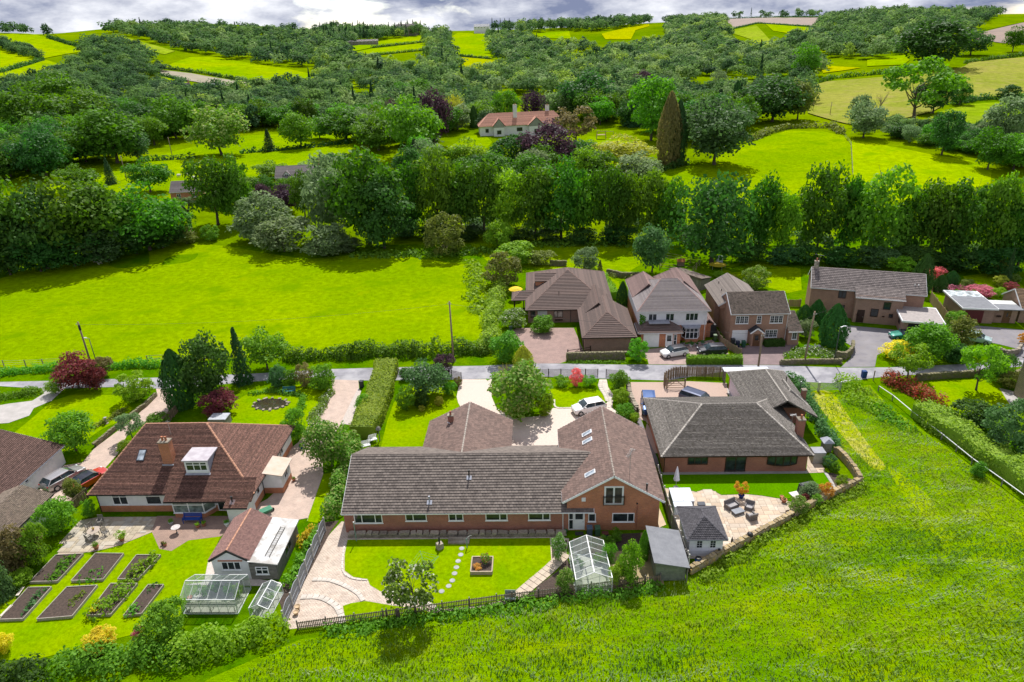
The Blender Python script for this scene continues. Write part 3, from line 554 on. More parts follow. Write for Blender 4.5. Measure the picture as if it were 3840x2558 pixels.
def crown(kind,seed,leafm,n=3400):
    """unit crowns: width 1, height 1, foot at the origin"""
    key=(kind,seed)
    if key in CROWNS:return CROWNS[key]
    rs=np.random.RandomState(seed*17+hash_(kind));size=.026
    if kind in('round','tall','open','bush','ball'):
        zc,rz,K,lr={'round':(.51,.50,40,(.12,.21)),'tall':(.52,.48,42,(.11,.18)),'open':(.60,.40,34,(.08,.15)),'bush':(.44,.50,34,(.10,.18)),'ball':(.48,.50,46,(.09,.13))}[kind]
        d=rs.normal(size=(K,3));d/=np.linalg.norm(d,axis=1)[:,None]
        rr=rs.uniform(.45,1.0,K)**.6 if kind!='ball' else rs.uniform(.85,1.0,K)
        R=rs.uniform(lr[0],lr[1],K)
        L=d*rr[:,None]*np.array([.5,.5,rz])*(1-R/.85)[:,None];L[:,2]+=zc
        if kind=='tall':L[:,:2]*=np.clip(1.25-.45*L[:,2:3],.5,1.0)
        if kind in('bush',):L[:,2]=np.maximum(L[:,2],R*.55)
        C,N=lobes(rs,L,R,n if kind!='open' else int(n*.75))
        # inner leaves so that the crown is not hollow
        m=n//5;di=rs.normal(size=(m,3));di/=np.linalg.norm(di,axis=1)[:,None];ri=rs.uniform(0,.8,m)[:,None]**.5
        Ci=di*ri*np.array([.42,.42,rz*.8]);Ci[:,2]+=zc
        if kind!='open':C=np.vstack([C,Ci]);N=np.vstack([N,di+[0,0,.6]])
        A,B=leaves(rs,C,N,np.full(len(C),size))
    elif kind=='cone':
        z=rs.uniform(0,1,n)**1.35*.97+.03;tier=np.floor(z*11)/11;fr=(z-tier)*11
        prof=(1-tier)**.85*(1-.45*fr)*.5;a=rs.uniform(0,2*np.pi,n)
        lob=.78+.22*np.cos(a*5+tier*40)+rs.normal(size=n)*.05;r=prof*lob*rs.uniform(.45,1,n)**.5+.01
        C=np.stack([r*np.cos(a),r*np.sin(a),z-.06*r*2],1);N=np.stack([np.cos(a),np.sin(a),np.full(n,.9)],1)
        A,B=leaves(rs,C,N,np.full(n,.024),.5,.6)
    elif kind=='column':
        n=int(n*1.6);z=rs.uniform(0,1,n);a=rs.uniform(0,2*np.pi,n)
        prof=.5*np.clip(np.sin(np.clip(z*.8+.2,0,1)*np.pi)**.5,.06,1)*np.where(z>.55,1-(z-.55)*.75,1)
        r=prof*(1+.10*np.sin(a*7+z*5)+.06*np.sin(a*13-z*21))*np.where(rs.uniform(0,1,n)<.3,.8,rs.uniform(.9,1.03,n))
        C=np.stack([r*np.cos(a),r*np.sin(a),z],1);N=np.stack([np.cos(a),np.sin(a),np.full(n,.35)],1)
        A,B=leaves(rs,C,N,np.full(n,.03),0,.4)
    elif kind=='weep':
        K=90;d=rs.normal(size=(K,3));d/=np.linalg.norm(d,axis=1)[:,None];d[:,2]=np.abs(d[:,2])*.9
        base=d*np.array([.46,.46,.34])*rs.uniform(.35,1,K)[:,None]+[0,0,.64]
        k=rs.randint(0,K,n);t=rs.uniform(0,1,n)**1.3;s=base[k]
        out=s[:,:2]/(np.linalg.norm(s[:,:2],axis=1)[:,None]+1e-6)
        C=s+np.stack([out[:,0]*.06*t,out[:,1]*.06*t,-t*.8*s[:,2]],1)+rs.normal(size=(n,3))*[.035,.035,.02]
        N=np.stack([out[:,0],out[:,1],np.full(n,.5)],1);A,B=leaves(rs,C,N,np.full(n,.024),1.6,.6)
    elif kind=='spiky':
        K=46;a=rs.uniform(0,2*np.pi,K);el=rs.uniform(.1,1.4,K);k=rs.randint(0,K,n//3);t=rs.uniform(.1,1,n//3)
        d=np.stack([np.cos(a)*np.cos(el),np.sin(a)*np.cos(el),np.sin(el)],1)[k]
        C=d*t[:,None]*[.5,.5,.8];C[:,2]+=.1-.2*t**3;N=np.stack([-d[:,2]*d[:,0],-d[:,2]*d[:,1],1-d[:,2]**2+.2],1)
        A,B=d*.07,np.cross(d,N)*.012
    elif kind=='tuft':
        C,N=lobes(rs,np.array([[rs.uniform(-.35,.35),rs.uniform(-.35,.35),rs.uniform(.2,.7)]for _ in range(14)]),np.full(14,.2),n//3)
        C[:,2]=np.clip(C[:,2],.02,1);A,B=leaves(rs,C,N,np.full(len(C),.042))
    me=quadmesh('crown_'+kind,C,A,B,leafm);CROWNS[key]=me;return me
def hash_(s):return sum((i+3)*ord(ch)for i,ch in enumerate(s))%997
M_bark=mat('bark',(.13,.10,.075),(.07,.055,.042),s=6,detail=6,bmp=.03,bs=14,rough=.95)
M_twig=mat('grey_twigs',(.22,.18,.15),(.15,.12,.1),s=6)
TRUNKS={}
def trunk(kind,seed):
    key=(kind,seed)
    if key in TRUNKS:return TRUNKS[key]
    r=random.Random(seed*5+hash_(kind));b=MB()
    tw=.035 if kind not in('bush','ball','column')else .03
    top={'round':.5,'tall':.8,'open':.55,'cone':.95,'weep':.6,'column':.6}.get(kind,.35)
    p=Vector((0,0,-.02));segs=5;rr=tw*1.25
    for k in range(segs):
        q=p+Vector((r.uniform(-.02,.02),r.uniform(-.02,.02),(top+.02)/segs));r2=tw*(1-.7*(k+1)/segs)
        b.tube(p,q,rr,r2,7,k==segs-1)
        if kind!='cone' and k>=1:
            for _ in range(3 if kind in('open','round')else 2):
                a=r.uniform(0,6.28);ln=r.uniform(.2,.36)if kind!='tall' else r.uniform(.12,.22)
                e=q+Vector((math.cos(a)*ln,math.sin(a)*ln,ln*r.uniform(.5,1.1)));md=(q+e)/2+Vector((0,0,-.03))
                b.tube(q,md,r2*.62,r2*.42,5,False);b.tube(md,e,r2*.42,r2*.12,5,False)
        p,rr=q,r2
    o=b.build('trunk',M_bark,None,True);me=o.data;bpy.data.objects.remove(o);TRUNKS[key]=me;return me

LF=dict(
    b=leafmat('leaf_mid_green',(.068,.150,.014)),d=leafmat('leaf_dark_green',(.042,.100,.018)),l=leafmat('leaf_light_green',(.150,.250,.016)),
    s=leafmat('leaf_silver_green',(.150,.205,.085),(.075,.115,.05)),p=leafmat('leaf_copper_purple',(.060,.030,.040),(.030,.017,.026)),m=leafmat('leaf_maroon',(.135,.030,.035),(.06,.018,.022)),
    c=leafmat('needle_dark',(.030,.070,.020),trans=.12),y=leafmat('cypress_green',(.035,.095,.018),trans=.12),a=leafmat('leaf_alder',(.055,.125,.012)),
    g=leafmat('leaf_golden',(.300,.300,.035),(.17,.2,.03)),yel=leafmat('leaf_yellow',(.46,.36,.015),(.28,.26,.02)),r=leafmat('leaf_red_tips',(.30,.030,.035),(.06,.085,.02)),o=leafmat('leaf_orange',(.46,.17,.03),(.24,.20,.03)),
    k=leafmat('leaf_pink',(.48,.13,.18),(.22,.09,.09)),br=leafmat('leaf_brown_green',(.16,.13,.05),(.09,.085,.03)),bl=leafmat('leaf_blue_green',(.065,.14,.042),(.04,.09,.03)),
    w=leafmat('leaf_with_white_flowers',(.11,.18,.03),flower=(.62,.62,.52),fl=.86),v=leafmat('leaf_variegated',(.105,.19,.022),flower=(.30,.36,.11),fl=.72),vio=leafmat('leaf_with_violet_flowers',(.11,.17,.05),flower=(.36,.28,.55),fl=.6),
    rf=leafmat('leaf_with_red_flowers',(.10,.19,.03),flower=(.5,.06,.03),fl=.8),n=leafmat('leaf_fresh_green',(.10,.21,.018)),ol=leafmat('leaf_olive',(.13,.155,.025),(.07,.09,.02)),h=leafmat('leaf_hedge_top',(.22,.28,.03),(.10,.16,.02)))
LEAF_GAIN=1.0
def plant(name,label,spec,kind,leaf,seed=0,cat='tree',group=None,foot=0.0,n=3400,wy=1.0):
    """tree or shrub: spec = (x, y, z, height, width); parts trunk and crown"""
    x,y,z,h,w=spec
    t=thing(name,label,cat,(x,y+foot*w,z),0,group);rz=(seed*2.399)%6.283
    inst('trunk',trunk(kind if kind in('round','tall','open','cone','weep','column')else 'bush',seed%4),t,None,rz,(w*.8 if h>3 else w,w*.8 if h>3 else w,h))
    k={'round':1.25,'tall':1.15,'weep':1.15,'bush':1.2,'open':1.25,'ball':1.1}.get(kind,1.05)
    inst('crown',crown(kind,seed%5,LF[leaf],n),t,None,rz,(w*k,w*wy*k,h*1.06),LF[leaf])
    return t
def hedge(name,label,pts,w,h,leaf,size=.13,dens=1.0,seed=1,cat='hedge',rough=.18,closed=False,z0=0.0,group=None,top=None):
    """clipped or loose hedge following a line: leaves over a rounded box section"""
    rs=np.random.RandomState(seed);P=np.array([[p[0],p[1]]for p in pts],float)
    seg=np.linalg.norm(P[1:]-P[:-1],axis=1);cum=np.concatenate([[0],np.cumsum(seg)]);Ln=cum[-1]
    per=w+2*h;n=int(min(45000,Ln*per/(size*size*1.15)*dens));s=rs.uniform(0,Ln,n);i=np.clip(np.searchsorted(cum,s)-1,0,len(seg)-1)
    t=(s-cum[i])/np.maximum(seg[i],1e-6);d=(P[i+1]-P[i])/np.maximum(seg[i],1e-6)[:,None];c=P[i]+d*(s-cum[i])[:,None];e=np.stack([-d[:,1],d[:,0]],1)
    a=rs.uniform(-1,1,n);hv=h*(1+rough*.6*np.sin(s*1.3+seed)*np.sin(s*.47+2*seed));wv=w*(1+rough*.6*np.sin(s*.9+3*seed))
    # position round the section: a in [-1,1] from left foot over the top to right foot
    q=a*(per/2);side=np.abs(q)-w/2;off=np.where(side<0,q,np.sign(q)*w/2)/w*wv;zz=np.where(side<0,h,h-side)/h*hv
    rnd_=rs.normal(size=(n,3))*rough*.5;nx=np.where(side<0,0.0,np.sign(q));nz=np.where(side<0,1.0,.25)
    C=np.stack([c[:,0]+e[:,0]*off,c[:,1]+e[:,1]*off,zz],1)+rnd_*min(1,w);C[:,2]=np.maximum(C[:,2],.02)
    N=np.stack([e[:,0]*nx,e[:,1]*nx,nz],1)
    if rough>=.3:                                        # loose growth: overlapping mounds along the line
        K=max(3,int(Ln/(w*.3)));ks=(np.arange(K)+rs.uniform(.2,.8,K))/K*Ln;ki=np.clip(np.searchsorted(cum,ks)-1,0,len(seg)-1);dk=(P[ki+1]-P[ki])/np.maximum(seg[ki],1e-6)[:,None]
        off_=rs.uniform(-.22,.22,K)*w;kc=P[ki]+dk*(ks-cum[ki])[:,None]+np.stack([-dk[:,1],dk[:,0]],1)*off_[:,None];kr=w*rs.uniform(.28,.48,K);kh=h*rs.uniform(.6,1.12,K)
        j=rs.choice(K,n,p=kr*(kr+2*kh)/np.sum(kr*(kr+2*kh)));u=rs.normal(size=(n,3));u[:,2]=np.abs(u[:,2]);u/=np.linalg.norm(u,axis=1)[:,None];q_=rs.uniform(.8,1.08,n)[:,None]
        C=np.stack([kc[j,0]+u[:,0]*kr[j],kc[j,1]+u[:,1]*kr[j],u[:,2]*kh[j]],1);C[:,:2]+=(q_-1)*u[:,:2]*kr[j][:,None];C[:,2]*=q_[:,0];C+=rs.normal(size=(n,3))*size*.5;C[:,2]=np.maximum(C[:,2],.02);N=u+[0,0,.25]
    A,B=leaves(rs,C,N,np.full(n,size*.92))
    if rough<.3 and w>.5:                              # solid twiggy core inside the leaves
        for a,b in zip(P[:-1],P[1:]):
            d=(b-a)/max(1e-6,np.linalg.norm(b-a));e=np.array([-d[1],d[0]]);hw,hc=w*.5-size*.6,h*.9-size*.5
            if hw<.05 or hc<.05:continue
            for(p0,p1,p2)in(((a-e*hw,hc),(b-e*hw,hc),(b+e*hw,hc)),((a-e*hw,0),(b-e*hw,0),(b-e*hw,hc)),((b+e*hw,0),(a+e*hw,0),(a+e*hw,hc)),((a+e*hw,0),(a-e*hw,0),(a-e*hw,hc)),((b-e*hw,0),(b+e*hw,0),(b+e*hw,hc))):
                q=[np.array([t[0][0],t[0][1],t[1]])for t in(p0,p1,p2)];q3=q[0]+q[2]-q[1]
                C=np.vstack([C,(q[0]+q[2])/2]);A=np.vstack([A,(q[2]-q[0])/2]);B=np.vstack([B,(q3-q[1])/1.8])
    C[:,2]+=hz(C[:,0],C[:,1])+z0
    o=link(name,quadmesh(name,C,A,B,LF[leaf]));tag(o,label,cat,group)
    return o

# ------------------------------------------------------------------ building helpers
M_upvc=mat('white_upvc',(.80,.80,.80),(.74,.74,.75),s=3,rough=.4)
M_brown=mat('brown_frame',(.045,.022,.018),(.03,.016,.013),s=4,rough=.4)
M_black=mat('black_plastic',(.02,.02,.022),(.03,.03,.03),s=5,rough=.45)
M_render=mat('white_render',(.74,.73,.73),(.66,.65,.66),s=1.5,detail=6,bmp=.01,bs=30,rough=.9)
M_lead=mat('lead_sheet',(.26,.27,.31),(.34,.35,.4),s=3,rough=.55)
M_brickA=brickmat('orange_red_brick',(.46,.135,.045),(.34,.09,.035),(.42,.30,.22),mt=.011)
M_brickB=brickmat('dark_red_brick',(.32,.10,.058),(.235,.07,.045),(.32,.22,.17),mt=.012)
M_brickC=brickmat('brown_brick',(.25,.135,.105),(.19,.105,.085),(.27,.21,.18),mt=.012)
M_brickD=brickmat('buff_brown_brick',(.33,.195,.14),(.26,.15,.11),(.30,.23,.19),mt=.012)
M_stone=mat('gritstone',ov=.5,c=(.30,.25,.19),c2=(.17,.145,.115),s=2.5,detail=7,bmp=.05,bs=8,rough=.95,c3=(.36,.32,.26),s3=1.6)
M_stoneM=mat('mossy_gritstone',(.24,.20,.14),(.12,.105,.075),s=2.5,detail=7,bmp=.05,bs=8,rough=.95,c3=(.16,.17,.05),s3=2.2)
M_wood=mat('weathered_timber',ov=.35,c=(.26,.19,.125),c2=(.19,.145,.1),s=4,detail=6,bmp=.01,bs=20,rough=.9)
M_woodG=mat('grey_timber',ov=.35,c=(.22,.205,.18),c2=(.15,.14,.125),s=4,detail=6,bmp=.01,bs=20,rough=.9)
M_woodN=mat('new_timber',(.42,.29,.17),(.34,.235,.14),s=4,detail=6,rough=.85)
M_terra=mat('terracotta',(.42,.17,.09),(.33,.13,.075),s=4,rough=.85)
M_glass=glassmat();M_clear=clearglass()
M_steel=mat('galvanised_steel',(.45,.46,.47),(.36,.37,.38),s=5,metal=.6,rough=.45)
M_alu=mat('greenhouse_aluminium',(.62,.63,.62),(.52,.53,.52),s=5,rough=.4,metal=.3)
TILE_G.update(grey_tile=.15,red_clay_tile=.12,far_clay_tile=.3,brown_clay_tile=.13,slate_grey_tile=.2)
T_main=tilemat('brown_grey_concrete_tile',(.175,.145,.125),(.105,.086,.076),lichen=(.30,.26,.21),lich=.63,moss=(.035,.03,.022),mossn=.66)
T_wing=tilemat('red_brown_concrete_tile',(.175,.115,.095),(.12,.082,.07),lichen=(.32,.22,.16),lich=.66)
T_grey=tilemat('grey_tile',(.225,.205,.185),(.15,.135,.122),lichen=(.33,.29,.22),lich=.6,moss=(.035,.032,.022),mossn=.585,tw=.18)
T_red=tilemat('red_clay_tile',(.30,.155,.115),(.17,.088,.07),lichen=(.38,.25,.16),lich=.62,moss=(.075,.05,.04),mossn=.64,tw=.17)
T_dark=tilemat('dark_brown_tile',(.125,.085,.072),(.085,.061,.054),lichen=(.26,.19,.16),lich=.68)
T_rose=tilemat('rose_brown_tile',(.195,.128,.115),(.14,.092,.085),lichen=(.34,.25,.20),lich=.6,tw=.0)
T_slate=tilemat('mottled_slate',(.205,.178,.178),(.15,.128,.128),lichen=(.30,.25,.15),lich=.57)
T_mossy=tilemat('mossy_brown_tile',(.135,.103,.084),(.085,.066,.055),lichen=(.25,.205,.165),lich=.58,moss=(.042,.036,.024),mossn=.54)
T_blockG=tilemat('grey_pantile',(.21,.175,.163),(.145,.122,.115),lichen=(.36,.32,.29),lich=.62)
T_old=tilemat('old_brown_tile',(.19,.148,.112),(.105,.082,.066),lichen=(.36,.29,.21),lich=.56,moss=(.07,.06,.03),mossn=.6)
T_far=tilemat('salmon_clay_tile',(.50,.255,.18),(.42,.21,.15))
M_deck=mat('gap_shade_deck',(.03,.026,.024),(.02,.018,.017))  # near-black colour puts shade into the gaps between tiles
M_felt=mat('grey_roofing_felt',(.17,.175,.19),(.215,.22,.235),s=1.5,detail=5,rough=.95,bmp=.01,bs=50)

def slope(roof,pts,m,gauge,tw=None,lip=.07,indiv=0,stagger=.5,name='tile'):
    """one roof slope: pts = eave start, eave end, then up and round. Overlapping courses of real tiles;
    up to indiv tiles nearest the eave are objects of their own, the rest one mesh."""
    P=[Vector(p)for p in pts];u=(P[1]-P[0]).normalized()
    n=None
    for k in range(2,len(P)):
        c=u.cross(P[k]-P[0])
        if c.length>1e-4:n=c.normalized();break
    v=n.cross(u);O=P[0];poly=[((p-O).dot(u),(p-O).dot(v))for p in P]
    vmax=max(q[1]for q in poly);u0=min(q[0]for q in poly);u1=max(q[0]for q in poly)
    b=MB();k=0;made=0;row=0;jit=random.Random(int(abs(O.x*31+O.y*17))+3)
    proto={}
    while row*gauge<vmax-.02:
        v0=row*gauge;v1=min(v0+gauge+.0,vmax)
        strip=clip2(clip2(poly,0,-1,-v0),0,1,v1)
        row+=1
        if len(strip)<3:continue
        if tw:
            s0=u0-(tw*stagger if row%2 else 0);cells=[]
            while s0<u1:
                c=clip2(clip2(strip,-1,0,-(s0+.009)),1,0,s0+tw-.009)
                if len(c)>=3 and area2(c)>.002:cells.append(c)
                s0+=tw
        else:cells=[strip]
        for c in cells:
            l=lip+(jit.uniform(-.006,.006)if tw else 0)
            hgt=lambda q:l*(1-.9*(q[1]-v0)/gauge)
            full=tw and made<indiv and len(c)==4 and abs(area2(c)-(tw-.018)*gauge)<.002
            if full:
                lo=min(q[0]for q in c);key='m'
                if key not in proto:
                    q=MB();W=tw-.018;X=[(0,0),(W,0),(W,gauge),(0,gauge)];hh=[l,l,l*.1,l*.1]
                    q.face([(x,y,z)for(x,y),z in zip(X,hh)])
                    for i in range(4):
                        a,e=i,(i+1)%4;q.face([(X[a][0],X[a][1],-.01),(X[e][0],X[e][1],-.01),(X[e][0],X[e][1],hh[e]),(X[a][0],X[a][1],hh[a])])
                    o=q.build(name,m,roof);proto[key]=o.data;o2=o
                else:o2=link(name,proto[key],roof)
                M=Matrix((u,v,n)).transposed().to_4x4();M.translation=O+u*lo+v*v0+n*jit.uniform(.001,.007)
                o2.matrix_local=M;made+=1;continue
            r=jit.random();top=[O+u*q[0]+v*q[1]+n*hgt(q)for q in c];b.face(top,r)
            for i in range(len(c)):
                a,e=c[i],c[(i+1)%len(c)]
                b.face([O+u*a[0]+v*a[1]-n*.01,O+u*e[0]+v*e[1]-n*.01,top[(i+1)%len(c)],top[i]],r)
    o=b.build('tile_courses',m,roof,attr=True,kind='stuff')
    # UVs along the slope so joints follow the courses
    me=o.data;uvl=me.uv_layers[0].data;li=np.zeros(len(me.loops),int);me.loops.foreach_get('vertex_index',li)
    V=np.array(b.v,float)[li]-np.array(O);uvl.foreach_set('uv',np.stack([V@np.array(u),V@np.array(v)],1).ravel().astype(np.float32))
    return o
def ridge_caps(roof,a,b_,m,r=.11,seg=.42,name='ridge_tiles',single=False):
    a,b_=Vector(a),Vector(b_);d=b_-a;L=d.length;k=max(1,int(L/seg));d/=L
    side=d.cross(Vector((0,0,1))).normalized();up=side.cross(d)
    def cap(mb,s0,s1,lift):
        for j in range(5):
            t0,t1=math.pi*j/5,math.pi*(j+1)/5
            f=lambda t,s,q:a+d*s+side*(math.cos(t)*r*q)+up*(math.sin(t)*r*.8*q-.03+lift)
            mb.face([f(t0,s0,1),f(t0,s1,.72),f(t1,s1,.72),f(t1,s0,1)])
        mb.face([f_ for f_ in[a+d*s0+side*(math.cos(math.pi*j/5)*r)+up*(math.sin(math.pi*j/5)*r*.8-.03+lift)for j in range(6)]])
    if single:
        for i in range(k):
            q=MB();cap(q,L*i/k,L*(i+1)/k,0);q.build('hip_tile',m,roof)
    else:
        q=MB()
        for i in range(k):cap(q,L*i/k,L*(i+1)/k,.01*(i%2))
        q.build(name,m,roof)
def wpoint(face,axis_pos,along,z):pass
def window(root,p,w,h,yaw=0,cols=2,rows=1,fm=None,sill=True,name='window',gm=None,splits=None,bars=0,fw=.08,tops=None):
    """window on a wall: p = middle of its sill on the wall, yaw = way it looks (0 = towards -Y). Frame proud of the wall, panes set in it."""
    fm=fm or M_upvc;gm=gm or M_glass
    f=MB();d0,d1=-.05,.02
    def bxl(x0,x1,z0,z1,a=d0,b=d1):f.bx(x0,x1,a,b,z0,z1)
    bxl(-w/2,w/2,0,fw);bxl(-w/2,w/2,h-fw,h);bxl(-w/2,-w/2+fw,fw,h-fw);bxl(w/2-fw,w/2,fw,h-fw)
    xs=splits or[-w/2+w*k/cols for k in range(cols+1)]
    for x in xs[1:-1]:bxl(x-fw/2,x+fw/2,fw,h-fw)
    zs=[fw+(h-2*fw)*k/rows for k in range(rows+1)]if tops is None else[fw,h*tops,h-fw]
    for z in zs[1:-1]:
        for k in range(len(xs)-1):bxl(xs[k]+fw/2,xs[k+1]-fw/2,z-fw/2,z+fw/2,d0+.004,d1-.004)
    if sill:f.bx(-w/2-.06,w/2+.06,-.10,.02,-.05,-.002)
    o=f.build(name,fm,root,loc=p,rotz=yaw)
    for i in range(len(xs)-1):
        for j in range(len(zs)-1):
            q=MB();x0,x1=xs[i]+fw*.4,xs[i+1]-fw*.4;z0,z1=zs[j]+fw*.3,zs[j+1]-fw*.3
            q.bx(x0,x1,-.025,-.005,z0,z1);pn=q.build('pane',gm,o)
            if bars:
                g=MB()
                for k in range(1,bars+1):xx=x0+(x1-x0)*k/(bars+1);g.bx(xx-.012,xx+.012,-.034,-.026,z0,z1)
                for k in range(1,3):zz=z0+(z1-z0)*k/3;g.bx(x0,x1,-.036,-.028,zz-.012,zz+.012)
                g.build('glazing_bars',fm,o)
    return o
def door(root,p,w,h,yaw=0,m=None,fm=None,glass=None,name='door',handle=True):
    fm=fm or M_upvc;m=m or M_upvc;f=MB();f.bx(-w/2-.06,-w/2,-.05,.02,0,h);f.bx(w/2,w/2+.06,-.05,.02,0,h);f.bx(-w/2-.06,w/2+.06,-.05,.02,h,h+.07)
    o=MB().bx(-w/2+.005,w/2-.005,-.03,.0,.02,h-.005).build(name,m,root,loc=p,rotz=yaw)
    f.build('frame',fm,o)
    for(x0,x1,z0,z1)in(glass or[]):MB().bx(x0*w,x1*w,-.04,-.031,z0*h,z1*h).build('pane',M_glass,o)
    if handle:MB().bx(w*.36,w*.44,-.075,-.031,h*.46,h*.5).build('handle',M_steel,o)
    return o
def hiproof(root,x0,x1,y0,y1,ze,zr,axis='x',h0=0,h1=0,m=None,gauge=.3,tw=None,over=.35,indiv=0,cap=None,ridge=True,gable=None,barge=None,single=False,yr=None,drop=0,which='fbab',name='roof',gut=None,th=.12):
    """pitched roof over the rectangle (walls); over = eaves overhang; h0/h1 = hip run at each end (0 = gable)"""
    R=link(name,None,root);X0,X1,Y0,Y1=x0-over,x1+over,y0-over,y1+over
    if axis=='x':
        if not h0:X0=x0-.12
        if not h1:X1=x1+.12
        ym=(Y0+Y1)/2 if yr is None else yr;a,b_=(X0+(h0+over if h0 else 0),ym,zr),(X1-(h1+over if h1 else 0),ym,zr)
        S={'f':[(X0,Y0,ze),(X1,Y0,ze),b_,a],'b':[(X1,Y1,ze),(X0,Y1,ze),a,b_]}
        if h0:S['l']=[(X0,Y1,ze),(X0,Y0,ze),a]
        if h1:S['r']=[(X1,Y0,ze),(X1,Y1,ze),b_]
    else:
        if not h0:Y0=y0-.12
        if not h1:Y1=y1+.12
        xm=(X0+X1)/2 if yr is None else yr;a,b_=(xm,Y0+(h0+over if h0 else 0),zr),(xm,Y1-(h1+over if h1 else 0),zr)
        S={'f':[(X0,Y1,ze),(X0,Y0,ze),a,b_],'b':[(X1,Y0,ze),(X1,Y1,ze),b_,a]}
        if h0:S['l']=[(X0,Y0,ze),(X1,Y0,ze),a]
        if h1:S['r']=[(X1,Y1,ze),(X0,Y1,ze),b_]
    order=sorted(S,key=lambda k:min(p[1]for p in S[k]))
    u=MB()
    for k,p in S.items():
        q=[Vector(t)for t in p];nrm=(q[1]-q[0]).cross(q[2]-q[0]).normalized();lo=[t-nrm*th for t in q]
        u.face([t-nrm*.012 for t in q]);u.face(list(reversed(lo)))
        for i in range(len(q)):u.face([lo[i],lo[(i+1)%len(q)],q[(i+1)%len(q)]-nrm*.012,q[i]-nrm*.012])
    u.build('roof_deck',M_deck if tw else m,R)
    for i,k in enumerate(order):slope(R,S[k],m,gauge,tw,indiv=indiv if i==0 else 0)
    cm=cap or m
    if ridge and(Vector(a)-Vector(b_)).length>.3:ridge_caps(R,a,b_,cm)
    for k,e in(('l',a),('r',b_)):
        if k in S:
            for c in(S[k][0],S[k][1]):ridge_caps(R,c,e,cm,r=.14,seg=.34,single=single and c[1]<(y0+y1)/2,name='hip_tiles')
    if barge is not None:
        g=MB()
        for e,gab,s in((a,not h0,-1),(b_,not h1,1)):
            if not gab:continue
            g=MB()
            for c in((S['f'][0],S['b'][1])if s<0 else(S['f'][1],S['b'][0]))if axis=='x' else((S['f'][1],S['b'][0])if s<0 else(S['f'][0],S['b'][1])):
                dv=Vector((s*.02,0,0))if axis=='x' else Vector((0,s*.02,0))
                g.bar(Vector(c)+dv+Vector((0,0,-.10)),Vector(e)+dv+Vector((0,0,-.10)),.045,.2)
            g.build('bargeboard',barge,R)
    if gut is not None:
        g=MB()
        for k in S:
            p,q=Vector(S[k][0]),Vector(S[k][1])
            if abs(p.z-q.z)<.01:g.bar(p-Vector((0,0,.06)),q-Vector((0,0,.06)),.1,.1)
        g.build('gutter',gut,R)
    # gable walls
    gm=gable
    if gm is not None:
        g=MB();k=(zr-ze)/max(1e-3,((Y1-Y0)/2 if axis=='x' else(X1-X0)/2))
        for gab,s in((not h0,0),(not h1,1)):
            if not gab:continue
            if axis=='x':
                xx=x0-.004 if s==0 else x1+.004;pts=[(xx,y0,ze-.5),(xx,y1,ze-.5),(xx,y1,ze+k*over-.1),(xx,(y0+y1)/2,zr-.1),(xx,y0,ze+k*over-.1)]
            else:
                yy=y0-.004 if s==0 else y1+.004;pts=[(x0,yy,ze-.5),(x1,yy,ze-.5),(x1,yy,ze+k*over-.1),((x0+x1)/2,yy,zr-.1),(x0,yy,ze+k*over-.1)]
            MB_=MB();MB_.face(pts if s==0 else list(reversed(pts)));MB_.build('gable_wall',gm,root)
    return R
def walls(root,pts,z0,z1,m,name='wall'):return MB().prism(pts,z0,z1).build(name,m,root)
def rect(x0,x1,y0,y1):return[(x0,y0),(x1,y0),(x1,y1),(x0,y1)]
def chimney(root,c,d,z0,z1,m,pots=1,potm=None):
    o=MB().box((c[0],c[1],(z0+z1)/2),(d[0],d[1],z1-z0)).build('chimney',m,root)
    q=MB();q.box((c[0],c[1],z1+.06),(d[0]+.1,d[1]+.1,.12));q.build('chimney_cap',M_stone,o)
    for k in range(pots):
        x=c[0]+(k-(pots-1)/2)*.34
        MB().lathe((x,c[1],z1+.1),[(.13,0),(.12,.1),(.1,.4),(.125,.42),(.12,.48),(.07,.47)],10).build('chimney_pot',potm or M_terra,o)
    return o
def downpipe(root,x,y,z0,z1,m):MB().tube((x,y,z0),(x,y,z1),.04,.04,8).build('downpipe',m,root)
def rooflight(root,c,w,h,pitch_axis,ang,m=None):
    """rooflight frame lying on a slope; pitch_axis 'x+' means the slope rises towards +x"""
    o=MB();o.box((0,0,.04),(w,h,.09));f=o.build('rooflight',m or M_lead,root,loc=c)
    e={'x+':(0,-ang,0),'x-':(0,ang,0),'y+':(ang,0,0)}[pitch_axis];f.rotation_euler=e
    MB().box((0,0,.09),(w-.16,h-.16,.02)).build('pane',glassmat('rooflight_glass',(.16,.18,.2),.05),f)
    return f

